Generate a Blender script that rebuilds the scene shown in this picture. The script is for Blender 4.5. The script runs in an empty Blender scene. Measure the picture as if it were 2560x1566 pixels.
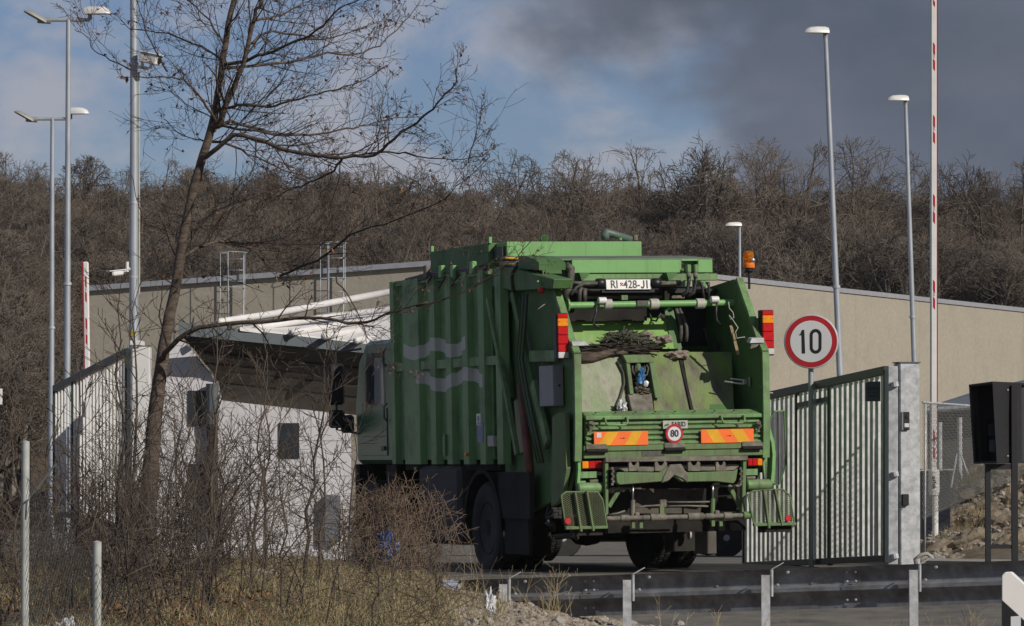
import bpy, bmesh, math, random
from mathutils import Vector, Matrix, noise as mnoise

R = math.radians
scene = bpy.context.scene
COL = scene.collection

# ------------------------------------------------------------------ camera, sky, sun, exposure
F = 10500.0                       # focal length in photograph pixels (2560 wide): a long lens
CAM = Vector((0.0, 0.0, 1.6))
HORIZON = 1157.0
PITCH = math.atan((HORIZON - 783.0) / F)
cam_d = bpy.data.cameras.new("camera")
cam = bpy.data.objects.new("camera", cam_d)
COL.objects.link(cam)
cam.location = CAM
cam.rotation_euler = (R(90) + PITCH, 0, 0)
cam_d.sensor_width = 36.0
cam_d.lens = 36.0 * F / 2560.0
cam_d.clip_start = 0.5
cam_d.clip_end = 5000
scene.camera = cam

SUN_AZ, SUN_EL = R(50), R(30)     # azimuth to the right of straight behind the camera
SUN_DIR = Vector((math.sin(SUN_AZ) * math.cos(SUN_EL), -math.cos(SUN_AZ) * math.cos(SUN_EL), math.sin(SUN_EL)))
world = bpy.data.worlds.new("World")
scene.world = world
world.use_nodes = True
wn = world.node_tree
wn.nodes.clear()


def N(nt, typ, **kw):
    n = nt.nodes.new(typ)
    for k, v in kw.items():
        if k.startswith("i_"):
            key = k[2:]
            key = int(key) if key.isdigit() else key.replace("_", " ")
            n.inputs[key].default_value = v
        else:
            setattr(n, k, v)
    return n


def mathn(nt, op, a, b=None, c=None, clamp=False):
    n = nt.nodes.new("ShaderNodeMath")
    n.operation = op
    n.use_clamp = clamp
    for i, v in enumerate((a, b, c)):
        if v is None:
            continue
        if isinstance(v, (int, float)):
            n.inputs[i].default_value = v
        else:
            nt.links.new(v, n.inputs[i])
    return n.outputs[0]


def ramp(nt, fac, stops, interp='LINEAR'):
    n = nt.nodes.new("ShaderNodeValToRGB")
    n.color_ramp.interpolation = interp
    els = n.color_ramp.elements
    while len(els) < len(stops):
        els.new(0.5)
    for e, (p, c) in zip(els, stops):
        e.position = p
        e.color = (*c, 1) if len(c) == 3 else c
    nt.links.new(fac, n.inputs[0])
    return n.outputs[0]


def mixc(nt, fac, a, b, mode='MIX'):
    n = nt.nodes.new("ShaderNodeMix")
    n.data_type = 'RGBA'
    n.blend_type = mode
    for idx, v in ((0, fac), (6, a), (7, b)):
        if isinstance(v, (int, float)):
            n.inputs[idx].default_value = v
        elif isinstance(v, (tuple, list)):
            n.inputs[idx].default_value = (*v, 1) if len(v) == 3 else v
        else:
            nt.links.new(v, n.inputs[idx])
    return n.outputs[2]


SKY_STRENGTH = 0.05
THIN_LOC, DARK_LOC = (3.1, 0.2, 1.7), (1.3, 1.7, 0.6)
SKY_TINT = (1.16, 1.26, 1.68)
sky = N(wn, "ShaderNodeTexSky", sky_type='NISHITA', sun_disc=False, sun_elevation=SUN_EL,
        sun_rotation=math.atan2(SUN_DIR.x, SUN_DIR.y), air_density=1.0, dust_density=0.6, ozone_density=2.5, altitude=300)
tc = N(wn, "ShaderNodeTexCoord")
sep = N(wn, "ShaderNodeSeparateXYZ")
wn.links.new(tc.outputs['Generated'], sep.inputs[0])


def sky_noise(scale, loc, detail, rough, dist=0.0, stretch=1.6):
    mp = N(wn, "ShaderNodeMapping")
    mp.inputs['Scale'].default_value = (1, 1, stretch)
    mp.inputs['Location'].default_value = loc
    wn.links.new(tc.outputs['Generated'], mp.inputs[0])
    nz = N(wn, "ShaderNodeTexNoise", i_Scale=scale, i_Detail=detail, i_Roughness=rough, i_Distortion=dist)
    wn.links.new(mp.outputs[0], nz.inputs['Vector'])
    return nz.outputs[0]


# soft pale cloud in patches everywhere, and a heavier grey cloud deck that covers the eastern side of the sky
SKYC = 1.0 / SKY_STRENGTH
n_thin = sky_noise(21.0, THIN_LOC, 6, 0.58, 0.25)
n_dark = sky_noise(19.0, DARK_LOC, 6, 0.5, 0.12, 1.5)
bank = mathn(wn, 'MULTIPLY_ADD', sep.outputs[0], 9.5, -0.70)
bank = mathn(wn, 'MULTIPLY_ADD', sep.outputs[2], 6.0, bank)
bank = mathn(wn, 'MINIMUM', bank, 0.75)
bank = mathn(wn, 'MAXIMUM', bank, -0.45)
dk = mathn(wn, 'ADD', bank, mathn(wn, 'MULTIPLY_ADD', n_dark, 1.9, -0.80))
dark_fac = ramp(wn, dk, [(0.02, (0, 0, 0)), (0.58, (0.96, 0.96, 0.96))], 'EASE')
thin_fac = ramp(wn, n_thin, [(0.41, (0, 0, 0)), (0.66, (0.85, 0.85, 0.85))], 'EASE')
sky_c = mixc(wn, 1.0, sky.outputs[0], SKY_TINT, 'MULTIPLY')
col = mixc(wn, thin_fac, sky_c, (0.52 * SKYC, 0.53 * SKYC, 0.60 * SKYC))
dark_col = ramp(wn, sky_noise(16.0, (0.2, 2.2, 3.0), 5, 0.55), [(0.34, (0.11 * SKYC, 0.137 * SKYC, 0.19 * SKYC)), (0.66, (0.18 * SKYC, 0.203 * SKYC, 0.27 * SKYC))])
col = mixc(wn, dark_fac, col, dark_col)
bg = N(wn, "ShaderNodeBackground", i_Strength=SKY_STRENGTH)
wo = N(wn, "ShaderNodeOutputWorld")
wn.links.new(col, bg.inputs[0])
wn.links.new(bg.outputs[0], wo.inputs[0])

sun_d = bpy.data.lights.new("sun", 'SUN')
sun_d.energy = 5.0
sun_d.angle = R(0.5)
sun_d.color = (1.0, 0.94, 0.85)
sun = bpy.data.objects.new("sun", sun_d)
COL.objects.link(sun)
sun.location = (8, -10, 12)
sun.rotation_euler = SUN_DIR.to_track_quat('Z', 'Y').to_euler()

scene.view_settings.view_transform = 'Standard'
scene.view_settings.look = 'None'
scene.view_settings.gamma = 1
scene.view_settings.exposure = -0.45
scene.view_settings.use_curve_mapping = False
scene.render.engine = 'CYCLES'
scene.cycles.use_denoising = True
scene.cycles.max_bounces = 6
scene.cycles.transparent_max_bounces = 6

# ------------------------------------------------------------------ measuring helpers
_cp, _sp = math.cos(PITCH), math.sin(PITCH)
C_FWD, C_UP, C_RT = Vector((0, _cp, _sp)), Vector((0, -_sp, _cp)), Vector((1, 0, 0))


def ray(px, py):
    return C_FWD + C_RT * ((px - 1280.0) / F) - C_UP * ((py - 783.0) / F)


def at(px, py, Y):
    """the point in the place that the photograph shows at (px, py) when it stands Y metres away"""
    d = ray(px, py)
    return CAM + d * (Y / d.y)


def crop(x0, y0, s):
    return lambda x, y: (x0 + x * s, y0 + y * s)


r1 = crop(1250, 560, 0.3252)
r2 = crop(1250, 980, 0.3252)
r3 = crop(840, 560, 0.3981)
r4 = crop(1840, 860, 0.4684)
c2 = crop(400, 0, 0.4646)
c1 = crop(0, 0, 0.3982)

# ------------------------------------------------------------------ mesh builder


class MB:
    def __init__(self):
        self.v, self.f = [], []

    def add(self, verts, faces):
        o = len(self.v)
        self.v.extend([tuple(p) for p in verts])
        self.f.extend([tuple(i + o for i in f) for f in faces])
        return self

    def box(self, c, s, rot=None):
        hx, hy, hz = s[0] / 2, s[1] / 2, s[2] / 2
        pts = [Vector((x, y, z)) for z in (-hz, hz) for y in (-hy, hy) for x in (-hx, hx)]
        c = Vector(c)
        if rot is not None:
            pts = [rot @ p for p in pts]
        return self.add([p + c for p in pts], [(0, 2, 3, 1), (4, 5, 7, 6), (0, 1, 5, 4), (2, 6, 7, 3), (0, 4, 6, 2), (1, 3, 7, 5)])

    def box2(self, a, b):
        a, b = Vector(a), Vector(b)
        lo = [min(a[i], b[i]) for i in range(3)]
        hi = [max(a[i], b[i]) for i in range(3)]
        return self.box([(lo[i] + hi[i]) / 2 for i in range(3)], [hi[i] - lo[i] for i in range(3)])

    def prism(self, pts, ext):
        """polygon (3-D points) pushed along ext"""
        n = len(pts)
        ext = Vector(ext)
        a = [Vector(p) for p in pts]
        b = [p + ext for p in a]
        nrm = Vector((0, 0, 0))
        for i in range(n):
            nrm += a[i].cross(a[(i + 1) % n])
        faces = [tuple(range(n)), tuple(range(2 * n - 1, n - 1, -1))]
        for i in range(n):
            j = (i + 1) % n
            faces.append((i, i + n, j + n, j))
        if nrm.dot(ext) > 0:
            faces = [tuple(reversed(f)) for f in faces]
        return self.add(a + b, faces)

    def quad(self, *pts):
        return self.add(pts, [tuple(range(len(pts)))])

    def tube(self, path, rad, n=8, caps=True):
        P = [Vector(p) for p in path]
        m = len(P)
        rr = rad if isinstance(rad, (list, tuple)) else [rad] * m
        verts, faces = [], []
        ref = None
        for i in range(m):
            d = (P[min(i + 1, m - 1)] - P[max(i - 1, 0)])
            if d.length < 1e-9:
                d = Vector((0, 0, 1))
            d.normalize()
            if ref is None:
                ref = Vector((1, 0, 0)) if abs(d.x) < 0.8 else Vector((0, 1, 0))
            u = (ref - d * ref.dot(d))
            if u.length < 1e-6:
                u = d.orthogonal()
            u.normalize()
            ref = u
            w = d.cross(u)
            for k in range(n):
                a = 2 * math.pi * k / n
                verts.append(P[i] + (u * math.cos(a) + w * math.sin(a)) * rr[i])
        for i in range(m - 1):
            for k in range(n):
                k2 = (k + 1) % n
                faces.append((i * n + k, i * n + k2, (i + 1) * n + k2, (i + 1) * n + k))
        if caps:
            faces.append(tuple(reversed(range(n))))
            faces.append(tuple(range((m - 1) * n, m * n)))
        return self.add(verts, faces)

    def lathe(self, prof, c, axis=(0, 0, 1), n=24):
        """profile of (radius, along-axis) pairs"""
        ax = Vector(axis).normalized()
        u = ax.orthogonal().normalized()
        w = ax.cross(u)
        c = Vector(c)
        verts, faces = [], []
        m = len(prof)
        for r, h in prof:
            for k in range(n):
                a = 2 * math.pi * k / n
                verts.append(c + ax * h + (u * math.cos(a) + w * math.sin(a)) * r)
        for i in range(m - 1):
            for k in range(n):
                k2 = (k + 1) % n
                faces.append((i * n + k, i * n + k2, (i + 1) * n + k2, (i + 1) * n + k))
        if prof[0][0] > 1e-6:
            faces.append(tuple(reversed(range(n))))
        if prof[-1][0] > 1e-6:
            faces.append(tuple(range((m - 1) * n, m * n)))
        return self.add(verts, faces)

    def bar(self, a, b, w, h, up=(0, 0, 1)):
        """rectangular bar from a to b: w across, h along up"""
        a, b, up = Vector(a), Vector(b), Vector(up)
        d = (b - a).normalized()
        s = d.cross(up)
        if s.length < 1e-6:
            s = d.orthogonal()
        s.normalize()
        t = s.cross(d).normalized()
        pts = []
        for p in (a, b):
            for i, j in ((-1, -1), (1, -1), (1, 1), (-1, 1)):
                pts.append(p + s * (i * w / 2) + t * (j * h / 2))
        return self.add(pts, [(0, 1, 2, 3), (7, 6, 5, 4), (0, 4, 5, 1), (1, 5, 6, 2), (2, 6, 7, 3), (3, 7, 4, 0)])

    def build(self, name, mat, parent=None, smooth=False, bevel=0.0, fix=False):
        me = bpy.data.meshes.new(name)
        me.from_pydata(self.v, [], self.f)
        if fix:
            bm = bmesh.new()
            bm.from_mesh(me)
            bmesh.ops.recalc_face_normals(bm, faces=bm.faces)
            bm.to_mesh(me)
            bm.free()
        me.update()
        if mat is not None:
            me.materials.append(mat)
        if smooth:
            me.polygons.foreach_set("use_smooth", [True] * len(me.polygons))
            if smooth == 'auto':
                bm = bmesh.new()
                bm.from_mesh(me)
                for e in bm.edges:
                    if len(e.link_faces) == 2 and e.calc_face_angle(0) > R(35):
                        e.smooth = False
                bm.to_mesh(me)
                bm.free()
        o = bpy.data.objects.new(name, me)
        COL.objects.link(o)
        if parent is not None:
            o.parent = parent
        if bevel:
            b = o.modifiers.new("bevel", 'BEVEL')
            b.width = bevel
            b.segments = 1
            b.limit_method = 'ANGLE'
            b.angle_limit = R(40)
        return o


def tag(o, label=None, cat=None, group=None, kind=None):
    if label:
        o["label"] = label
    if cat:
        o["category"] = cat
    if group:
        o["group"] = group
    if kind:
        o["kind"] = kind
    return o


def empty(name, loc=(0, 0, 0), rz=0.0):
    o = bpy.data.objects.new(name, None)
    COL.objects.link(o)
    o.location = loc
    o.rotation_euler = (0, 0, rz)
    o.empty_display_size = 0.2
    return o


def copy_tree(o, parent=None):
    c = o.copy()
    COL.objects.link(c)
    c.parent = parent
    for ch in list(o.children):
        copy_tree(ch, c)
    return c


def text_mesh(body, size, mat, name, parent, matrix, xs=1.0, bold=0.0, depth=0.001):
    cu = bpy.data.curves.new(name, 'FONT')
    cu.body = body
    cu.size = size
    cu.align_x = 'CENTER'
    cu.align_y = 'CENTER'
    cu.extrude = depth
    cu.offset = bold
    tmp = bpy.data.objects.new(name + "_tmp", cu)
    COL.objects.link(tmp)
    dg = bpy.context.evaluated_depsgraph_get()
    me = bpy.data.meshes.new_from_object(tmp.evaluated_get(dg))
    bpy.data.objects.remove(tmp)
    bpy.data.curves.remove(cu)
    me.transform(Matrix.Scale(xs, 4, (1, 0, 0)))
    me.transform(matrix)
    me.materials.clear()
    me.materials.append(mat)
    o = bpy.data.objects.new(name, me)
    COL.objects.link(o)
    o.parent = parent
    return o


# matrix that stands text (drawn in XY) upright, facing local -Y
def face_back(x, y, z):
    return Matrix.Translation((x, y, z)) @ Matrix.Rotation(R(90), 4, 'X')


# ------------------------------------------------------------------ materials
MATS = {}


def pm(name, colr, rough=0.6, metal=0.0, var=0.12, scale=6.0, dirt=None, dirt_amt=0.5, dirt_scale=2.0, stretch=(1, 1, 1),
       bump=0.0, bump_scale=40.0, spec=0.5, col2=None, coords='Object', detail=6, streak=None):
    m = bpy.data.materials.new(name)
    m.use_nodes = True
    nt = m.node_tree
    b = nt.nodes["Principled BSDF"]
    b.inputs['Roughness'].default_value = rough
    b.inputs['Metallic'].default_value = metal
    b.inputs['Specular IOR Level'].default_value = spec
    t = N(nt, "ShaderNodeTexCoord")
    mp = N(nt, "ShaderNodeMapping")
    mp.inputs['Scale'].default_value = stretch
    nt.links.new(t.outputs[coords], mp.inputs[0])
    nz = N(nt, "ShaderNodeTexNoise", i_Scale=scale, i_Detail=detail, i_Roughness=0.6)
    nt.links.new(mp.outputs[0], nz.inputs['Vector'])
    lo = tuple(max(0, c * (1 - var * 1.6)) for c in colr)
    hi = tuple(min(1, c * (1 + var * 1.6)) for c in colr)
    if col2:
        lo, hi = colr, col2
    c = ramp(nt, nz.outputs[0], [(0.3, lo), (0.7, hi)])
    if dirt:
        nz2 = N(nt, "ShaderNodeTexNoise", i_Scale=dirt_scale, i_Detail=8, i_Roughness=0.65)
        nt.links.new(mp.outputs[0], nz2.inputs['Vector'])
        f = ramp(nt, nz2.outputs[0], [(0.62 - dirt_amt * 0.28, (0, 0, 0)), (0.78 - dirt_amt * 0.1, (0.85, 0.85, 0.85))])
        c = mixc(nt, f, c, dirt)
        rr = N(nt, "ShaderNodeMapRange")
        nt.links.new(f, rr.inputs[0])
        rr.inputs[3].default_value = rough
        rr.inputs[4].default_value = min(1, rough + 0.3)
        nt.links.new(rr.outputs[0], b.inputs['Roughness'])
    if streak:
        mp2 = N(nt, "ShaderNodeMapping")
        mp2.inputs['Scale'].default_value = (26, 26, 1.6)
        nt.links.new(t.outputs[coords], mp2.inputs[0])
        nz3 = N(nt, "ShaderNodeTexNoise", i_Scale=1.0, i_Detail=5, i_Roughness=0.6)
        nt.links.new(mp2.outputs[0], nz3.inputs['Vector'])
        f3 = ramp(nt, nz3.outputs[0], [(0.52, (0, 0, 0)), (0.75, (0.75, 0.75, 0.75))])
        c = mixc(nt, f3, c, streak)
    nt.links.new(c, b.inputs['Base Color'])
    if bump:
        nb = N(nt, "ShaderNodeTexNoise", i_Scale=bump_scale, i_Detail=6, i_Roughness=0.65)
        nt.links.new(mp.outputs[0], nb.inputs['Vector'])
        bn = N(nt, "ShaderNodeBump", i_Strength=bump, i_Distance=0.02)
        nt.links.new(nb.outputs[0], bn.inputs['Height'])
        nt.links.new(bn.outputs[0], b.inputs['Normal'])
    MATS[name] = m
    return m


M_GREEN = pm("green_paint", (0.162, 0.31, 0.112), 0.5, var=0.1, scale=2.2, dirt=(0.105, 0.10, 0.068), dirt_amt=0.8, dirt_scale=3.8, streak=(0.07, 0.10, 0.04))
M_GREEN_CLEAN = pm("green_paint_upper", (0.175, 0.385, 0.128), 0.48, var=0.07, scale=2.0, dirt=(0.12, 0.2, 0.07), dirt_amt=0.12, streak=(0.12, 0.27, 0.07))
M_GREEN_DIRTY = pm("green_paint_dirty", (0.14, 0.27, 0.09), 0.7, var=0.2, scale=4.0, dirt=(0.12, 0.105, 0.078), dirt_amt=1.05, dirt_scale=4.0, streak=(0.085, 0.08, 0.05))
M_GREEN_SHADED = pm("shaded_green_paint", (0.085, 0.185, 0.06), 0.55, var=0.15, scale=2.0, dirt=(0.055, 0.075, 0.04), dirt_amt=0.55, streak=(0.05, 0.085, 0.04), spec=0.3)  # truck green darkened to imitate faces in shade, with grime streaks over it
M_CAB = pm("cab_green_paint", (0.05, 0.14, 0.075), 0.28, var=0.06, scale=1.5)
M_GRIME = pm("grimy_steel", (0.17, 0.155, 0.125), 0.75, var=0.3, scale=9, dirt=(0.07, 0.06, 0.045), dirt_amt=0.6, dirt_scale=7)
M_DARK = pm("dark_underbody", (0.022, 0.02, 0.018), 0.85, spec=0.2, var=0.3, scale=5, dirt=(0.06, 0.052, 0.042), dirt_amt=0.35)
M_BLACK = pm("black_plastic", (0.012, 0.012, 0.013), 0.45, var=0.1, scale=5)
M_RUBBER = pm("tyre_rubber", (0.022, 0.021, 0.02), 0.85, var=0.2, scale=12, dirt=(0.08, 0.07, 0.055), dirt_amt=0.3, bump=0.3)
M_HOSE = pm("hose_rubber", (0.075, 0.07, 0.06), 0.6, var=0.25, scale=25)
M_HOSE_DK = pm("dark_hose_rubber", (0.02, 0.02, 0.019), 0.5, var=0.2, scale=25)
M_CHROME = pm("bright_steel", (0.6, 0.6, 0.6), 0.3, 0.9, var=0.1)
M_BOX_GREY = pm("grey_cabinet_paint", (0.27, 0.27, 0.30), 0.5, var=0.05, scale=3)
M_RED = pm("red_lens", (0.52, 0.012, 0.014), 0.16, var=0.12, scale=30)
M_ORANGE = pm("orange_lens", (0.85, 0.27, 0.012), 0.16, var=0.1, scale=30)
M_WHITE_LENS = pm("white_lens", (0.62, 0.6, 0.58), 0.2, var=0.08, scale=30)
M_WHITE = pm("white_paint", (0.74, 0.73, 0.71), 0.45, var=0.05, scale=4, dirt=(0.5, 0.48, 0.45), dirt_amt=0.2)
M_WHITE_PL = pm("white_plate", (0.78, 0.76, 0.74), 0.4, var=0.03)
M_INK = pm("black_ink", (0.014, 0.014, 0.015), 0.5, var=0.02)
M_SIGN_RED = pm("sign_red", (0.42, 0.018, 0.026), 0.35, var=0.05, scale=3)
M_SIGN_WHITE = pm("sign_white", (0.64, 0.64, 0.66), 0.35, var=0.03, scale=3)
M_GALV = pm("galvanised_steel", (0.46, 0.47, 0.485), 0.5, 0.15, var=0.2, scale=14, dirt=(0.56, 0.57, 0.58), dirt_amt=0.25, dirt_scale=12)
M_GALV_DK = pm("weathered_galvanised_steel", (0.10, 0.105, 0.115), 0.5, 0.4, var=0.15, scale=8)
M_POLE = pm("lamp_pole_steel", (0.40, 0.43, 0.47), 0.45, 0.3, var=0.1, scale=5, stretch=(1, 1, 0.4))
M_LAMP = pm("lamp_head_white", (0.72, 0.71, 0.69), 0.4, var=0.05)
M_LAMP_GREY = pm("lamp_underside_grey", (0.28, 0.28, 0.26), 0.5, var=0.1)
M_ORANGE_BOARD = pm("fluorescent_orange", (0.95, 0.17, 0.025), 0.4, var=0.06, scale=6, dirt=(0.6, 0.12, 0.03), dirt_amt=0.12)
M_YELLOW_BOARD = pm("reflective_yellow", (0.72, 0.36, 0.01), 0.4, var=0.1, scale=6)
M_BARK = pm("bark", (0.105, 0.078, 0.06), 0.85, var=0.4, scale=9, stretch=(1, 1, 3.5), bump=0.8, bump_scale=30)
M_TWIG = pm("twig_bark", (0.045, 0.033, 0.027), 0.85, var=0.35, scale=3)
M_BRUSH = pm("brush_stems", (0.032, 0.025, 0.02), 0.9, scale=2.6, col2=(0.145, 0.112, 0.08))
M_CANE = pm("bramble_canes", (0.07, 0.045, 0.034), 0.8, scale=4, col2=(0.19, 0.135, 0.09))
M_LEAF_DEAD = pm("dead_leaves", (0.08, 0.04, 0.02), 0.85, scale=18, col2=(0.30, 0.155, 0.065))
M_GRASS = pm("dry_grass", (0.16, 0.125, 0.065), 0.85, scale=3.0, col2=(0.40, 0.32, 0.18))
M_RAIL = pm("guardrail_steel", (0.24, 0.25, 0.265), 0.5, 0.3, var=0.25, scale=7, dirt=(0.13, 0.11, 0.09), dirt_amt=0.5, dirt_scale=4)
M_BLUE = pm("blue_plastic", (0.075, 0.115, 0.29), 0.35, var=0.3, scale=9)
M_BAG_WHITE = pm("white_plastic_film", (0.62, 0.62, 0.64), 0.35, var=0.12, scale=12)
# ================================================================== THE SETTING
rng = random.Random(7)


def sstep(a, b, x):
    t = max(0.0, min(1.0, (x - a) / (b - a)))
    return t * t * (3 - 2 * t)


def lerp_table(tab, x):
    if x <= tab[0][0]:
        return tab[0][1]
    for (x0, y0), (x1, y1) in zip(tab, tab[1:]):
        if x <= x1:
            return y0 + (y1 - y0) * (x - x0) / (x1 - x0)
    return tab[-1][1]


ROAD_Z = [(0, -0.05), (30, 0.0), (33, 0.05), (37, 0.09), (40, 0.30), (44, 0.42), (48, 0.42), (66, 0.12), (90, -0.27), (110, -0.4), (300, -0.4)]
VERGE_Z = [(0, 0.05), (15, 0.2), (25, 0.44), (33, 0.65), (36, 0.69), (38, 0.68), (40.5, 0.52), (43, 0.44), (48, 0.42), (66, 0.12), (90, -0.27), (300, -0.4)]


def verge_w(x, y):
    """1 on the weedy verge to the left, 0 on the road"""
    edge = 0.5 if y < 36 else max(0.5 - 0.45 * (y - 36), -1.2)
    return 1 - sstep(edge - 2.4, edge + 1.8, x)


def gz(x, y):
    z = lerp_table(ROAD_Z, y)
    w = verge_w(x, y)
    z += (lerp_table(VERGE_Z, y) - z) * w
    if w > 0.02 and 18 < y < 46:
        z += w * 0.05 * mnoise.noise(Vector((x * 0.9, y * 0.5, 0))) + w * 0.02 * mnoise.noise(Vector((x * 4, y * 3, 5)))
    # raised ground behind the black terminal (the rocky bank sits on it)
    z += 0.25 * sstep(4.3, 5.2, x) * sstep(43.5, 46, y)
    return z


def spaced(a, fine0, fine1, b, step_f, k=1.35):
    out = [fine0 + i * step_f for i in range(int((fine1 - fine0) / step_f) + 1)]
    s, x = step_f, fine0
    while x > a:
        s *= k
        x -= s
        out.insert(0, max(x, a))
    s, x = step_f, out[-1]
    while x < b:
        s *= k
        x += s
        out.append(min(x, b))
    return out


def sheet(xs, ys, zf):
    mb = MB()
    n = len(xs)
    mb.v = [(x, y, zf(x, y)) for y in ys for x in xs]
    mb.f = [(j * n + i, j * n + i + 1, (j + 1) * n + i + 1, (j + 1) * n + i) for j in range(len(ys) - 1) for i in range(n - 1)]
    return mb


M_SOIL = pm("verge_soil", (0.075, 0.058, 0.038), 0.95, scale=5, col2=(0.20, 0.155, 0.10), bump=0.9, bump_scale=22)
M_ASPHALT = pm("asphalt", (0.12, 0.112, 0.098), 0.9, var=0.3, scale=2.2, dirt=(0.21, 0.185, 0.15), dirt_amt=0.6, dirt_scale=1.8, bump=0.5, bump_scale=60)
M_CONCRETE = pm("concrete", (0.30, 0.28, 0.245), 0.9, var=0.12, scale=4, dirt=(0.2, 0.18, 0.15), dirt_amt=0.4, bump=0.3, bump_scale=50)

g = sheet(spaced(-600, -6, 6, 600, 0.25), spaced(-300, 22, 50, 150, 0.3), gz).build("ground", M_SOIL, smooth=True)
tag(g, kind="structure")

# asphalt: the access road that passes the gate and the yard behind it
ROAD_Y = [34.6 + i * 0.5 for i in range(20)] + [45 + i * 2.2 for i in range(32)]


def road_left(y):
    return lerp_table([(34, 2.5), (36.5, 2.0), (39, -0.6), (44, -2.2), (80, -13)], y)


mb = MB()
nx = 25
for y in ROAD_Y:
    x0, x1 = max(road_left(y), -13), 6.5 + (y - 34) * 0.12
    for i in range(nx):
        x = x0 + (x1 - x0) * i / (nx - 1)
        mb.v.append((x, y, gz(x, y) + 0.012))
mb.f = [(j * nx + i, j * nx + i + 1, (j + 1) * nx + i + 1, (j + 1) * nx + i) for j in range(len(ROAD_Y) - 1) for i in range(nx - 1)]
tag(mb.build("road", M_ASPHALT, smooth=True), kind="structure")

# concrete strip edging the road before the truck
mb = MB()
P = [(1010, 1412), (1120, 1420), (1230, 1430), (1340, 1434), (1450, 1434)]
prev = None
path = []
for i, (px, py) in enumerate(P):
    Y = 41.0 - 0.55 * i
    p = at(px, py, Y)
    path.append(Vector((p.x, Y, 0)))
for i in range(len(path) - 1):
    a, b = path[i], path[i + 1]
    pts = []
    for q in (a, b):
        for dy in (0, 0.9):
            x, y = q.x + dy * -0.05, q.y + dy
            pts.append(Vector((x, y, gz(x, y) + 0.05)))
    mb.prism([pts[0], pts[2], pts[3], pts[1]], (0, 0, -0.25))
tag(mb.build("kerb", M_CONCRETE), kind="structure")

# ------------------------------------------------------------------ hill
HILL_TOP = [(-40, 1.14), (-20, 1.14), (-8, 1.11), (0, 1.03), (8, 1.03), (14, 1.05), (24, 1.02), (40, 1.0)]


def hz(x, y):
    k = lerp_table(HILL_TOP, x * 200 / max(y, 100))
    t = max(0.0, min(1.0, (y - 125) / 110.0))
    z = -0.6 + (11.6 * k) * (t * 0.75 + 0.25 * t * t * (3 - 2 * t))
    if y > 235:
        z += (y - 235) * 0.012
    z += sstep(125, 140, y) * (0.5 * mnoise.noise(Vector((x * 0.09, y * 0.06, 2))) + 0.2 * mnoise.noise(Vector((x * 0.4, y * 0.3, 9))))
    return z


m = pm("hill_litter", (0.05, 0.038, 0.028), 0.95, scale=0.5, col2=(0.12, 0.088, 0.06), dirt=(0.26, 0.255, 0.24), dirt_amt=0.18, dirt_scale=0.35, bump=0.8, bump_scale=3)
h = sheet(spaced(-700, -45, 45, 700, 1.5), spaced(120, 121, 240, 1500, 2.0), hz).build("hill", m, smooth=True)
tag(h, kind="structure")


# ------------------------------------------------------------------ branching
def grow(mb, p, d, L, r, lev, rg, o):
    """one branch and its side branches; o: settings"""
    seg = o.get('seg', [6, 5, 4, 3, 3])[min(lev, 4)]
    pts, rad = [p.copy()], [r]
    d = d.normalized()
    step = L / seg
    jit = o.get('jit', 0.16)
    trop = o.get('trop', 0.06)
    tip = o.get('tip', 0.25)
    for i in range(seg):
        d = d + Vector((rg.gauss(0, jit), rg.gauss(0, jit), rg.gauss(0, jit) + trop))
        d.normalize()
        p = p + d * step
        if 'env' in o and i > 0:
            cz_, rx_, rz_ = o['env']
            if (p.x * p.x + p.y * p.y) / (rx_ * rx_) + ((p.z - cz_) / rz_) ** 2 > 1:
                break
        pts.append(p.copy())
        rad.append(max(o['rmin'], r * (1 - (1 - tip) * (i + 1) / seg)))
    sides = o.get('sides', [7, 5, 4, 3, 3])[min(lev, 4)]
    seg = len(pts) - 1
    mb.tube(pts, rad, sides, caps=False)
    if lev >= o['levels']:
        return
    nch = o['kids'][min(lev, len(o['kids']) - 1)]
    for k in range(nch):
        t = o.get('start', 0.25) + (1 - o.get('start', 0.25)) * (k + rg.random()) / nch
        t = min(t, 0.98)
        i = min(int(t * seg), seg - 1)
        f = t * seg - i
        q = pts[i].lerp(pts[i + 1], f)
        dd = (pts[i + 1] - pts[i]).normalized()
        u = dd.orthogonal().normalized()
        w = dd.cross(u)
        a = rg.random() * 2 * math.pi
        side = u * math.cos(a) + w * math.sin(a)
        ang = R(rg.uniform(*o.get('ang', (30, 65))))
        nd = dd * math.cos(ang) + side * math.sin(ang)
        nl = L * rg.uniform(*o.get('ratio', (0.45, 0.7))) * (1.15 - 0.5 * t)
        nr = max(o['rmin'], (rad[i] + (rad[i + 1] - rad[i]) * f) * rg.uniform(0.45, 0.65))
        grow(mb, q, nd, nl, nr, lev + 1, rg, o)


# ------------------------------------------------------------------ bare trees of the wood on the hill
M_FTRUNK = pm("wood_trunks", (0.19, 0.17, 0.15), 0.9, var=0.35, scale=2)
M_FTWIG = pm("wood_twigs", (0.078, 0.064, 0.052), 0.9, scale=0.3, col2=(0.165, 0.136, 0.108))
M_FTWIG2 = pm("wood_twigs_reddish", (0.08, 0.061, 0.048), 0.9, scale=0.5, col2=(0.16, 0.122, 0.09))
M_IVY = pm("ivy_leaves", (0.025, 0.04, 0.015), 0.7, scale=4, col2=(0.06, 0.085, 0.03))


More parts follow.
